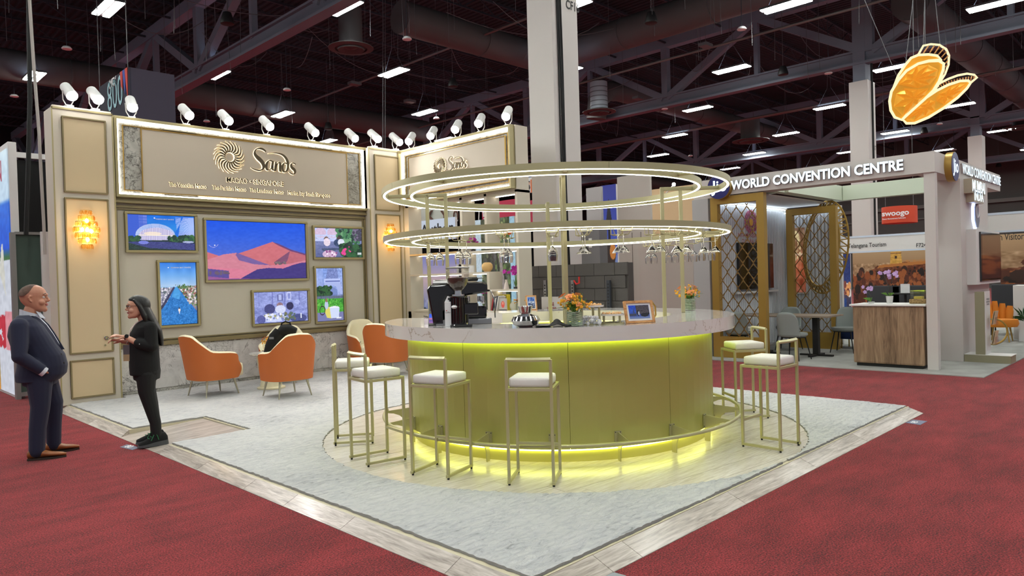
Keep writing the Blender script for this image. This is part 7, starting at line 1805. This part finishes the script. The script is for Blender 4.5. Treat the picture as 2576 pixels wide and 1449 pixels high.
# mustard armchair far right
ox, oy = 17.6, 3.3; t = thing('mustard_armchair', 'mustard velvet armchair with channelled back at the right frame edge', 'armchair', (ox, oy, .012))
for k in range(7):
    a0, a1 = pi * .72 - .62 + k * .31 - .6, 0; a = radians(45) + (k - 3) * .36 - .0; cx_, cy_ = ox + .33 * cos(a), oy + .33 * sin(a); MB().tube([(cx_, cy_, .36), (cx_ + .03 * cos(a), cy_ + .03 * sin(a), .62), (cx_ + .05 * cos(a), cy_ + .05 * sin(a), .88 - .05 * abs(k - 3))], [(.065, .05), (.075, .055), (.05, .04)], 10).build('back_channel', M['mustard'], t, smooth=True)
MB().lathe([(.001, .32), (.30, .32), (.33, .38), (.31, .47), (.001, .48)], 24, (ox, oy, 0)).build('seat', M['mustard'], t, smooth=True)
for a in range(4): MB().cyl((ox + .2 * cos(a * pi / 2 + .8), oy + .2 * sin(a * pi / 2 + .8), .33), (ox + .26 * cos(a * pi / 2 + .8), oy + .26 * sin(a * pi / 2 + .8), .012), .02, .01, 8).build('leg', M['gold'], t)
t = thing('gold_hoop_table', 'gold hoop table base beside the mustard armchair', 'table', (16.9, 3.2, .012)); MB().tube([(16.7 + .2 * cos(a), 3.25 - .2 * cos(a), .28 + .25 * sin(a)) for a in [2 * pi * k / 24 for k in range(24)]], .018, 8, closed=True).build('hoop', M['gold'], t, smooth=True)
t = thing('potted_fern', 'dark green leafy plant in white trough at the right frame edge', 'plant', (17.9, 2.7, .012)); MB().box(17.7, 18.1, 2.3, 3.0, .012, .42).build('trough', M['white'], t); rs = random.Random(8); mb = MB()
for k in range(60):
    a = rs.uniform(0, 2 * pi); b = Vector((17.9, rs.uniform(2.4, 2.95), .42)); e = b + Vector((.2 * cos(a), .25 * sin(a), rs.uniform(.05, .35))); sd = Vector((-sin(a), cos(a), 0)) * .02; m_ = (b + e) / 2 + Vector((0, 0, .05)); mb.add([b, m_ + sd, e, m_ - sd], [(0, 1, 2), (0, 2, 3)])
mb.build('fronds', M['dkgreen'], t)

# ================================================================ row of shell-scheme booths behind
def booth(X, ya, yb, zb, zt, words, cvs, label, extra=None):
    t = thing('shell_booth', label, 'booth', (X, (ya + yb) / 2, 0)); MB().box(X, X + .06, ya, yb, zb, zt).build('fascia', M['white'], t); MB().box(X - .01, X + .07, ya, yb, zt, zt + .05).build('fascia_rail', mat('pale_blue_rail', (206, 218, 234), .5), t); MB().box(X - .01, X + .07, ya, yb, zb - .04, zb).build('fascia_rail', mat('pale_blue_rail2', (206, 218, 234), .5), t)
    for y in (ya, yb): MB().box(X, X + .06, y - .03, y + .03, 0, zb).build('post', M['white'], t)
    for body, (x0, y0), (x1, y1), h in words:
        a, b = px(x0, y0, X - .02), px(x1, y1, X - .02); text('fascia_words', body, (X - .012, a.y, a.z), (X - .012, b.y, a.z), h, M['lettering'], t, 0, .006, nrm=nx)
    for cv, (X2, y0, y1, z0, z1) in cvs: MB().box(X2 + .01, X2 + .05, y0, y1, z0, z1).build('back_panel', M['white'], t); pic('backdrop', cv, (X2, y1, z0), (0, y0 - y1, 0), (0, 0, z1 - z0), M['print'], t)
    return t
def fort(tower, seed):
    c = Cv(220, 120, 1.8, seed); c.grad([(0, (96, 44, 30)), (.45, (156, 116, 84)), (1, (186, 154, 116))])
    c.below([(0, .60), (.1, .62), (.2, .66), (.27, .70), (.33, .76), (.5, .78), (.7, .81), (1, .79)], (120, 64, 36)); c.noise(30, 34, c.V < .8, seed); c.noise(80, 24, c.V < .8, seed + 1)
    c.blobs(160, 0, .2, .9, .68, .03, [(150, 80, 40), (90, 44, 26), (60, 34, 24), (170, 96, 50), (40, 26, 22)]); c.blobs(16, .35, .6, .95, .76, .012, [(30, 20, 20)])
    if tower: c.poly([(.50, .77), (.515, .985), (.64, .985), (.66, .77)], (222, 170, 80)); c.rect(.51, .94, .65, .955, (150, 100, 50)); c.rect(.565, .86, .59, .90, (60, 34, 24)); c.noise(60, 20, c.mpoly([(.5, .77), (.515, .985), (.64, .985), (.66, .77)]), 4)
    c.poly([(.33, .72), (.36, .77), (1, .82), (1, .77), (.4, .73)], (196, 124, 60)); c.noise(70, 24, c.V > .7, 6) if False else None 
    for k in range(30): c.rect(.66 + k * .013, .80, .666 + k * .013, .835, (206, 136, 66))
    return c
ya, _, _, _ = RX(20, 2113, 600, 2576, 600)
yR, yL = px(2576, 600, 20).y - 1.5, px(2108, 600, 20).y
zb, zt = 2.06, 2.42
booth(20, 4.4, yL, zb, zt, [('Telangana Tourism', (2133, 624), (2229, 622), .11), ('F724', (2305, 622), (2330, 621), .10)],
      [(fort(True, 5), (21.5, px(2340, 700, 21.5).y, px(2146, 700, 21.5).y, .3, 2.1))], 'white shell booth with orange fort backdrop, behind the walnut counter')
c = Cv(40, 90, .45, 3); c.grad([(0, (20, 30, 70)), (.3, (70, 60, 80)), (.55, (30, 50, 110)), (1, (24, 40, 96))]); c.blobs(30, .05, .3, .95, .5, .12, [(220, 150, 90), (120, 60, 50), (230, 220, 210)]); c.rect(.05, .84, .3, .98, (230, 220, 220)); c.ell(.18, .92, .06, .03, (200, 40, 50)); c.rect(.1, .02, .6, .25, (20, 60, 120)); c.noise(20, 16)
t = thing('roller_banner', 'dark blue travel banner at the left of the fort backdrop', 'banner', (20.3, 7.4, 0)); ya, yb, za, zb2 = RX(20.3, 2110, 640, 2141, 755); MB().box(20.31, 20.34, ya, yb, .05, zb2).build('banner_cloth', M['white'], t); pic('print', c, (20.3, yb, .4), (0, ya - yb, 0), (0, 0, zb2 - .4), M['lightbox'], t); MB().box(20.2, 20.45, ya, yb, .0, .06).build('banner_foot', M['steel'], t)
for i, (xp, lb) in enumerate(((2225, 'dark lounge seat before the fort backdrop, left'), (2290, 'dark lounge seat before the fort backdrop, centre'), (2548, 'dark lounge seat under the right fort backdrop'))):
    p = px(xp, 740, 19.6); t = thing('lounge_seat', lb, 'chair', (19.6, p.y, 0), group='dark lounge seats'); MB().box(19.5, 19.6, p.y - .4, p.y + .4, .5, 1.15).build('backrest', mat('dark_grey_fabric', (62, 62, 66), .9), t, bevel=.03); MB().box(19.1, 19.6, p.y - .38, p.y + .38, .40, .5).build('seat', bpy.data.materials['dark_grey_fabric'], t, bevel=.02)
    mb = MB(); [mb.cyl((x, p.y + s_, 0), (x, p.y + s_, .42), .015, n=6) for x in (19.15, 19.55) for s_ in (-.34, .34)]; mb.build('leg', M['blackm'], t)
p = px(2277, 712, 19.0); t = thing('bistro_table', 'small dark table with a leaflet card among the lounge seats', 'table', (19, p.y, 0)); MB().cyl((19, p.y, .95), (19, p.y, .98), .3, n=24).build('table_top', M['blackm'], t); MB().cyl((19, p.y, 0), (19, p.y, .95), .03, n=8).build('leg', M['blackm'], t); MB().box(18.98, 19.0, p.y - .1, p.y + .1, .98, 1.2).build('leaflet_card', M['paper'], t)
booth(18.2, -1.5, 3.9, 2.32, 2.66, [('Hyderabad Convention Visitors Bureau', (2365, 612), (2640, 592), .14)], [(fort(False, 8), (19.9, -1.5, 3.7, .3, 2.3))], 'white shell booth with wall backdrop at the right edge, behind the pillar')
t = thing('white_counter', 'white counter block before the right fort backdrop', 'counter', (17.9, 2.3, 0)); p = px(2556, 780, 18.3); MB().box(18.3, 18.8, p.y - .9, p.y + .05, 0, 1.15).build('counter_body', M['white'], t, bevel=.01)
# hanging drum sign
p = px(2250, 538, 30); t = thing('hanging_drum_sign', 'orange-red cylindrical hanging sign beyond the convention stand', 'sign', p)
MB().cyl((30.6, p.y, p.z - .34), (30.6, p.y, p.z + .30), .62, n=40).build('drum', mat('orange_red', (206, 72, 40), .6), t, smooth=True)
text('drum_words', 'swoogo', (29.97, p.y + .44, p.z - .06), (29.97, p.y - .52, p.z - .06), .19, M['paper'], t, 0, .03, nrm=nx); text('drum_words', 'Event Management Software', (29.97, p.y + .42, p.z - .2), (29.97, p.y - .4, p.z - .2), .05, M['paper'], t, 0, .02, nrm=nx)
mb = MB(); [mb.cyl((30.6, p.y + s_, p.z + .3), (30.6, p.y + s_, 11), .01, n=4) for s_ in (-.5, .5)]; mb.build('hanging_wire', M['wire'], t)
# tall panels behind the ring canopy
def panelX(X, x0, y0, x1, y1, mt, name, label, cat, zlow=0.0, th=.08, cv=None, em='print'):
    ya, yb, za, zb = RX(X, x0, y0, x1, y1); zb = max(px(x0, y0, X).z, px(x1, y0, X).z); t = thing(name, label, cat, (X, (ya + yb) / 2, zlow))
    MB().box(X, X + th, ya, yb, zlow, zb).build('panel_board', mt, t)
    if cv is not None: pic('print', cv, (X - .004, yb, zlow), (0, ya - yb, 0), (0, 0, zb - zlow), M[em], t)
    return t
tp = panelX(14, 1552, 446, 1634, 452, mat('beige_panel', (186, 178, 170), .6), 'panel_wall', 'tall beige panel wall behind the ring canopy, right of the blue poster', 'wall panel'); tp['kind'] = 'structure'
for xp in (1590, 1612): 
    q = px(xp, 600, 13.99); MB().box(13.985, 13.999, q.y - .004, q.y + .004, 0, 2.6).build('seam', mat('seam_grey', (120, 112, 106), .7), tp)
panelX(13.2, 1605, 600, 1742, 606, mat('beige_panel2', (184, 174, 166), .6), 'low_panel_wall', 'lower beige panel wall behind the right ring posts', 'wall panel')['kind'] = 'structure'
t = panelX(13.6, 1474, 474, 1511, 470, M['greywall'], 'grey_partition', 'grey-white partition strip between column and blue poster', 'wall panel'); t['kind'] = 'structure'
c = Cv(40, 150, .25, 4); c.grad([(0, (20, 16, 18)), (.35, (60, 50, 50)), (.5, (110, 130, 180)), (.65, (60, 80, 170)), (1, (34, 44, 140))]); c.poly([(.25, .72), (.5, .92), (.75, .72)], (24, 22, 34)); c.rect(.42, .6, .58, .74, (24, 22, 34)); c.ell(.55, .56, .35, .09, (40, 26, 20)); c.ell(.7, .57, .2, .05, (190, 120, 50)); c.poly([(.1, .36), (1, .36), (.9, .5), (.3, .5)], (30, 22, 20)); c.rect(0, 0, 1, .34, (30, 22, 20)); c.blobs(30, .2, .02, .9, .34, .2, [(90, 60, 30), (60, 40, 26), (120, 90, 40)])
panelX(14.4, 1511, 468, 1549, 456, M['white'], 'tall_poster', 'tall blue poster with dark spire and statue behind the canopy', 'poster', cv=c, em='lightbox')
t = panelX(20, 1634, 478, 1745, 468, mat('tan_board', (206, 178, 138), .7), 'tan_canopy_wall', 'tan wooden stand wall glimpsed behind the ring posts', 'wall panel', zlow=2.2); t['kind'] = 'structure'
t = thing('panel_lamp', 'small bright arm lamp above the tan stand wall', 'lamp', px(1695, 464, 17)); p = px(1695, 464, 17); MB().ball(p, .05, 10, 8).build('lamp_head', M['spot'], t); mb = MB(); mb.cyl(p, p + Vector((0, .3, -.25)), .012, n=6); mb.build('lamp_arm', M['white'], t)
t = thing('panel_lamp', 'bright arm lamp glimpsed over the white sign beyond the shelves', 'lamp', px(1187, 549, 12)); p = px(1187, 549, 12); MB().ball(p, .05, 10, 8).build('lamp_head', M['spot'], t); mb = MB(); mb.tube([p, p + Vector((0, -.08, -.12)), p + Vector((0, -.25, -.1)), p + Vector((0, -.28, .25))], .012, 6); mb.build('lamp_arm', M['white'], t)
# concrete block enclosure and electrical cabinet round the column foot
bw_ = thing('block_wall', 'dark grey painted block wall round the column foot, behind the bar', 'wall', (9.0, 7.6, 0), kind='structure')
gm_ = mat('dark_block', (82, 78, 76), .85, bmp=(60, .6)); rs = random.Random(4)
MB().box(9.03, 9.16, 6.46, 8.5, 0, 1.79).build('mortar_core', mat('mortar', (74, 70, 68), .9), bw_)
for r_ in range(9):
    off = .0 if r_ % 2 else .2; y = 8.5
    while y > 6.5:
        y2 = max(6.46, y - (.40 if y < 8.5 or off == 0 else .2)); MB().box(9.0 + rs.uniform(0, .003), 9.04, y2 + .004, y - .004, r_ * .2 + .004, r_ * .2 + .196).build('block', gm_, bw_); y = y2
t = thing('electrical_cabinet', 'grey metal electrical cabinet standing on the block wall', 'cabinet', (9.05, 7.1, 1.79)); ya, yb, za, zb = RX(9.05, 1466, 572, 1515, 663); MB().box(9.0, 9.2, ya, yb, 1.79, zb).build('cabinet_box', mat('cabinet_grey', (112, 110, 112), .4, .4), t, bevel=.008); MB().box(8.995, 9.0, (ya + yb) / 2 - .03, (ya + yb) / 2 + .03, 2.05, 2.2).build('label_plate', M['white'], t)
for xp, lb in ((1372, 'perforated steel strut left of the ring post'), (1441, 'perforated steel strut beside the black cables'), (1531, 'dark perforated steel strut at the right of the block wall')):
    p = px(xp, 700, 8.95); t = thing('steel_strut', lb, 'strut', (8.95, p.y, 0), group='perforated steel struts'); zt = px(xp, 705, 8.95).z; MB().box(8.93, 8.97, p.y - .03, p.y + .03, 0, zt).build('channel', M['steel'] if xp != 1531 else M['darksteel'], t); mb = MB()
    for k in range(int((zt - .9) / .05)): mb.box(8.926, 8.93, p.y - .012, p.y + .012, .9 + k * .05, .925 + k * .05)
    mb.build('slots', M['blackm'], t, kind='stuff')
t = thing('red_clamp', 'red clamp on the black cables above the bar', 'clamp', px(1450, 715, 8.9)); p = px(1450, 715, 8.9); mb = MB(); mb.tube([p + Vector((0, .05, .06)), p, p + Vector((0, -.06, .02)), p + Vector((0, -.06, .12))], .014, 6); mb.build('clamp_body', mat('clamp_red', (206, 40, 36), .5), t)
t = thing('white_notice_box', 'low white box with red notice behind the bar', 'box', px(1385, 770, 8.8)); ya, yb, za, zb = RX(8.85, 1362, 747, 1415, 790); MB().box(8.85, 8.98, ya, yb, .2, zb).build('box_body', M['offwhite'], t); text('notice_words', 'FIRE', (8.845, (ya + yb) / 2 + .05, zb - .14), (8.845, (ya + yb) / 2 - .05, zb - .14), .05, mat('notice_red', (150, 40, 40), .6), t, 0, .03, nrm=nx); text('notice_words', 'EXTINGUISHER', (8.845, (ya + yb) / 2 + .1, zb - .22), (8.845, (ya + yb) / 2 - .1, zb - .22), .05, mat('notice_red2', (150, 40, 40), .6), t, 0, .02, nrm=nx)
# booths glimpsed through the shelves
def seen(X, x0, y0, x1, y1, cv, name, label, cat='poster', em='print', low=None):
    ya, yb, za, zb = RX(X, x0, y0, x1, y1); za = low if low is not None else za; t = thing(name, label, cat, (X, (ya + yb) / 2, za)); MB().box(X + .006, X + .06, ya, yb, za, zb).build('board', M['white'], t); pic('print', cv, (X, yb, za), (0, ya - yb, 0), (0, 0, zb - za), M[em], t); return t
c = Cv(110, 120, .9, 2); c.grad([(0, (20, 90, 140)), (.2, (30, 80, 120)), (.4, (120, 130, 170)), (.7, (196, 170, 176)), (1, (120, 130, 200))]); c.below([(0, .42), (.1, .38), (.2, .40), (.3, .36), (.4, .42), (.5, .36), (.62, .4), (.72, .44), (.8, .38), (1, .4)], (30, 50, 60)); c.poly([(.24, .2), (.28, .4), (.34, .5), (.4, .54), (.5, .5), (.56, .38), (.6, .2)], (150, 100, 86)); c.noise(30, 34, c.V < .5, 3); c.poly([(.65, .2), (.7, .38), (.78, .44), (.86, .36), (.9, .2)], (70, 60, 70)); c.rect(0, 0, 1, .2, (20, 100, 150)); c.noise(20, 16, c.V < .2)
seen(9.4, 1046, 640, 1152, 800, c, 'karst_backdrop', 'backdrop of limestone rocks and sea seen through the left shelves', em='lightbox', low=.3)
c = Cv(40, 20, 2); c.fill((210, 214, 206)); seen(10.2, 1050, 520, 1147, 556, c, 'white_booth_sign', 'white booth sign with large outlined letters seen through the shelves', 'sign')
yy = px(1062, 555, 10.15)
for body, xa, xb in (('K', 1073, 1091), ('Y', 1108, 1127), ('O', 1044, 1056), ('O', 1140, 1152)):
    a, b = px(xa, 556, 10.15), px(xb, 556, 10.15); text('big_letter', body, (10.17, a.y, a.z), (10.17, b.y, a.z), .22, mat('brown_letter', (96, 60, 46), .6), bpy.data.objects['white_booth_sign'], .02, .02, nrm=nx)
c = Cv(20, 20, 2); c.fill((206, 216, 232)); ts = seen(9.9, 1052, 557, 1146, 600, c, 'blue_white_sign', 'pale blue sign with black letters seen through the left shelves', 'sign', em='lightbox')
a, b = px(1058, 592, 9.88), px(1140, 592, 9.88); text('sign_words', 'Author', (9.89, a.y, a.z), (9.89, b.y, a.z), .22, M['lettering'], ts, 0, .02, nrm=nx)
c = Cv(130, 170, .75, 7); c.fill((70, 84, 60)); c.noise(8, 30); c.noise(26, 40, None, 2); c.blobs(220, 0, .0, 1, 1, .03, [(110, 130, 80), (40, 50, 36), (150, 160, 110), (60, 90, 50), (90, 90, 90)]); c.rect(.32, 0, .55, 1, (60, 62, 62), .5)
for x, w, cc in ((.38, .02, (50, 50, 52)), (.46, .03, (66, 64, 64)), (.60, .05, (150, 140, 134)), (.55, .02, (44, 42, 44))): c.poly([(x, 1), (x + w, 1), (x + w + .25, 0), (x + .22, 0)], cc)
c.rect(0, 0, .17, 1, (60, 130, 50)); c.rect(.10, 0, .3, 1, (196, 214, 226)); c.rect(.9, 0, 1, 1, (160, 200, 220)); c.noise(90, 18)
seen(9.3, 1175, 557, 1300, 790, c, 'forest_backdrop', 'forest photograph backdrop seen through the right shelves', em='lightbox', low=.3)
c = Cv(60, 24, 2.4); c.fill((186, 40, 76)); tk = seen(13, 1212, 512, 1300, 557, c, 'crimson_sign', 'crimson hanging sign with white foreign lettering seen through the shelves', 'sign')
a, b = px(1213, 553, 12.98), px(1241, 550, 12.98); text('sign_words', '페이!조', (12.99, a.y, a.z), (12.99, b.y - .02, a.z), .20, M['paper'], tk, 0, .03, nrm=nx)
c = Cv(30, 30, 1); c.fill((186, 40, 76)); c.poly([(.4, 0), (1, .4), (1, 0)], (60, 130, 190)); c.ell(.1, .6, .12, .2, (230, 220, 230)); seen(12.5, 1328, 505, 1352, 562, c, 'crimson_banner', 'crimson and blue banner strip left of the white column', 'banner')
c = Cv(30, 40, .8); c.fill((226, 110, 46)); c.rect(0, .86, 1, 1, (70, 90, 140)); c.rect(.3, .9, .6, 1, (220, 90, 80)); c.rect(0, .72, 1, .86, (226, 226, 226)); c.rect(0, .0, .3, .8, (220, 220, 222)); c.ell(.14, .3, .11, .14, (60, 40, 36)); c.ell(.15, .55, .11, .12, (40, 26, 24)); c.ell(.17, .52, .08, .08, (206, 160, 140))
to = seen(12.5, 1327, 441, 1352, 482, c, 'orange_banner', 'orange banner with a large letter and portrait left of the column', 'banner'); a, b = px(1343, 472, 12.48), px(1351, 472, 12.48); text('banner_letter', 'g', (12.49, a.y, a.z), (12.49, b.y, a.z), .12, M['paper'], to, 0, .05, nrm=nx)
# neighbouring stand at the left frame edge
c = Cv(50, 200, .3, 4); c.grad([(0, (226, 150, 40)), (.1, (150, 140, 60)), (.2, (220, 224, 230)), (.4, (200, 210, 230)), (.48, (90, 120, 70)), (.56, (60, 110, 60)), (.6, (20, 90, 226)), (.78, (30, 110, 230)), (.8, (200, 226, 250)), (1, (214, 236, 250))]); c.rect(.5, .0, 1, .55, (214, 220, 232)); c.rect(0, .2, .55, .32, (220, 222, 230)); c.blobs(16, .5, .2, .8, .31, .08, [(196, 40, 60)]); c.rect(.75, .18, 1, .34, (226, 150, 160)); c.poly([(.6, .5), (.7, .62), (.75, .62), (.8, .4)], (220, 220, 210)); c.noise(20, 12)
tl_ = thing('neighbour_lightwall', 'tall blue and white printed wall of the neighbouring stand at the left edge', 'wall panel', (2.34, 13.5, 0)); zt = px(38, 338, 2.33).z
MB().box(2.35, 2.46, 12.9, 16.2, 0, zt).build('wall_frame', M['white'], tl_, bevel=.01); pic('print', c, (2.335, 15.0, .05), (0, -2.1, 0), (0, 0, zt - .15), M['lightbox'], tl_); text('print_letter', 'N', (2.33, 13.6, px(20, 445, 2.33).z), (2.33, 13.3, px(20, 445, 2.33).z), .3, mat('pink_letter', (206, 70, 110), .6), tl_, 0, .03, nrm=nx)
tg = thing('green_board', 'dark green board in a grey frame behind the standing man', 'board', (2.6, 13.0, 0)); zt = py(60, 592, 12.95).z; xg0, xg1 = py(38, 600, 12.8).x, py(118, 600, 12.8).x
MB().box(xg0, xg1 + .1, 12.8, 12.86, .08, zt).build('board', mat('green_board_face', (62, 82, 74), .6), tg); mb = MB(); mb.box(xg0 - .06, xg0, 12.76, 12.88, 0, zt + .03); mb.box(xg0, xg1 + .1, 12.76, 12.88, zt, zt + .04); mb.box(xg0, xg1 + .1, 12.76, 12.88, .04, .1); mb.build('grey_frame', mat('grey_alu', (140, 140, 138), .5, .3), tg)
tw = thing('white_partition', 'white partition panel beside the left pilaster', 'wall panel', (3, 12.6, 0)); xa, xb = py(78, 600, 12.6).x, py(112, 600, 12.6).x; MB().box(xa + .12, xb + .1, 12.55, 12.62, 0, py(100, 583, 12.6).z).build('panel_board', M['white'], tw); tw['kind'] = 'structure'
td = thing('black_drape_frame', 'black drape on a white rail above the green board', 'drape', (3, 14, 0)); xa, xb = py(40, 400, 14.5).x, py(118, 400, 14.5).x; MB().box(xa, xb + .4, 14.5, 14.56, 0, py(80, 405, 14.5).z).build('drape', M['darkfab'], td); zz = py(80, 400, 14.5).z; MB().box(xa, xb + .4, 14.44, 14.5, zz - .0, zz + .09).build('white_rail', M['white'], td)
tc = thing('hanging_cable', 'thick pale cable hanging beside the left pilaster', 'cable', py(110, 640, 12.2)); MB().tube([py(x, y, 12.2) for x, y in ((70, -60), (78, 60), (86, 180), (98, 330), (104, 450), (110, 560), (113, 640))], .022, 8).build('cable_run', mat('pale_cable', (176, 170, 164), .6), tc, smooth=True)
tc = thing('hanging_cable', 'bundle of black cables hanging left of the pale cable', 'cable', py(70, 590, 12.4))
mb = MB()
for dx in (0, 7, 12): mb.tube([py(x + dx * .6, y, 12.4) for x, y in ((68, -60), (70, 100), (72, 250), (68, 400), (65, 500), (62, 590))], .014, 6)
mb.build('cable_run', M['blackwire'], tc, smooth=True)
tc = thing('hanging_chain_hoist', 'thin dark vertical truss cable left of the white column', 'cable', px(965, 370, 12)); 
mb = MB(); 
for dx in (-3, 3): mb.tube([px(966 + dx, y, 13) for y in (-80, 150, 380)], .012, 5)
mb.build('cable_run', M['wire'], tc)

# ================================================================ winged golden hanging ornament
BW = 14.0
def PB(x, y, d=0.0): return pd(x, y, BW + d)
orn = thing('hanging_ornament', 'golden folded-wing hanging ornament with lit white rims', 'hanging ornament', PB(2320, 220)); orn['kind'] = 'thing'
goldtex = mat('amber_gold_glow', (232, 168, 52), .38, .45, emit=.40, ecol=(236, 168, 56), var=(3.0, (206, 138, 34), .3)); rimm = emis('cream_rim', (255, 238, 190), 1.15)  # gold plates carry their own glow, to lift facets that came out dark
def wing(out, depth, facets, nm):
    """out: picture outline of a wing plate placed on a tilted plane; returns nothing"""
    n = len(out); cx_ = sum(p[0] for p in out) / n; cy_ = sum(p[1] for p in out) / n
    pl = lambda x, y, d=0: PB(x, y, depth(x, y) + d)
    mb = MB(); top = [pl(x, y) for x, y in out]; bot = [pl(x, y, .06) for x, y in out]; mb.add(top + bot, [tuple(range(n))[::-1], tuple(range(n, 2 * n))] + [(i, (i + 1) % n, n + (i + 1) % n, n + i) for i in range(n)]); mb.build(nm + '_plate', goldtex, orn)
    mb = MB()
    for (hx, hy), spokes in facets:
        for k in range(len(spokes)):
            a, b = spokes[k], spokes[(k + 1) % len(spokes)]; mid = ((a[0] + b[0]) / 2 * .62 + hx * .38, (a[1] + b[1]) / 2 * .62 + hy * .38)
            mb.add([pl(hx, hy, -.03), pl(*a, -.004), pl(*mid, -.10), pl(*b, -.004)], [(0, 1, 2), (0, 2, 3), (1, 3, 2)])
    mb.build(nm + '_facets', goldtex, orn)
    mb = MB().tube([pl(x, y, -.03) for x, y in out], .026, 8, closed=True); mb.build(nm + '_rim', rimm, orn, smooth=True)
def zz2(px_, py_): return (px_ / 3.411 + 2210, py_ / 3.4125 + 90)
o1 = [zz2(*p) for p in ((105, 640), (95, 560), (110, 480), (170, 380), (240, 300), (340, 240), (430, 218), (520, 215), (560, 240), (556, 290), (520, 390), (470, 470), (400, 540), (300, 630), (200, 722), (140, 700))]
hA, hB = zz2(300, 380), zz2(310, 540)
wing(o1, lambda x, y: -.0 + (y - 200) * .002, [(hA, [zz2(*p) for p in ((170, 420), (240, 330), (330, 260), (430, 250), (510, 290), (500, 350), (440, 420), (340, 450))]), (hB, [zz2(*p) for p in ((130, 610), (150, 500), (220, 450), (340, 460), (430, 450), (400, 510), (330, 600), (210, 690))])], 'left_wing')
o2 = [zz2(*p) for p in ((205, 715), (260, 650), (380, 550), (500, 470), (600, 420), (700, 388), (770, 385), (790, 405), (760, 450), (680, 530), (560, 620), (430, 700), (310, 750), (240, 752))]
hA, hB = zz2(405, 612), zz2(580, 520)
wing(o2, lambda x, y: .15 + (y - 220) * .001, [(hA, [zz2(*p) for p in ((240, 720), (280, 660), (360, 600), (440, 550), (490, 560), (480, 640), (400, 690), (300, 735))]), (hB, [zz2(*p) for p in ((500, 560), (520, 500), (620, 440), (700, 410), (760, 410), (720, 470), (640, 540), (560, 590))])], 'right_wing')
o3 = [zz2(*p) for p in ((280, 190), (340, 165), (430, 160), (500, 170), (540, 205), (430, 215), (340, 240), (240, 300), (170, 380), (120, 470), (170, 340), (230, 250))]
wing(o3, lambda x, y: .25 + (y - 200) * .002, [], 'upper_wing')
mb = MB(); arc = [zz2(*p) for p in ((340, 165), (385, 85), (450, 72), (520, 78), (580, 115), (605, 170), (600, 250), (570, 330), (520, 410), (480, 470))]; mb.tube([PB(x, y, .2) for x, y in arc], .022, 8); mb.build('upper_arc', rimm, orn, smooth=True)
for a, b in (((385, 150), (430, 82)), ((440, 145), (480, 82)), ((480, 152), (525, 88)), ((510, 165), (560, 110)), ((540, 185), (585, 135)), ((560, 210), (600, 170)), ((570, 240), (604, 205)), ((572, 270), (602, 240)), ((566, 305), (594, 275)), ((555, 335), (580, 310)), ((540, 370), (562, 345))):
    mb = MB(); mb.bar(PB(*zz2(*a), .2), PB(*zz2(*b), .2), .02, .02); mb.build('rib', mat('bronze_rib', (196, 140, 80), .4, .4), orn)
mb = MB(); arc = [zz2(*p) for p in ((400, 500), (500, 420), (600, 370), (680, 340), (760, 325), (820, 335), (845, 358), (795, 400))]; mb.tube([PB(x, y, .25) for x, y in arc], .022, 8); mb.build('lower_arc', rimm, orn, smooth=True)
for k in range(14):
    f = k / 13; a = (520 + 290 * f, 440 - 80 * f + 40 * f * f); b = (500 + 325 * f, 418 - 110 * f + 36 * f * f); mb = MB(); mb.bar(PB(*zz2(*a), .25), PB(*zz2(*b), .25), .016, .016); mb.build('rib', bpy.data.materials['bronze_rib'], orn)
mb = MB()
for a, b in (((300, 180), (285, -1200)), ((385, 90), (420, -1200)), ((400, 90), (395, -1200)), ((530, 90), (390, -1200)), ((230, 260), (400, -1200)), ((150, 330), (-500, -1200))): mb.tube([PB(*zz2(*a), .2), PB(*zz2(*b), .2)], .007, 4)
mb.build('suspension_wires', M['wire'], orn)
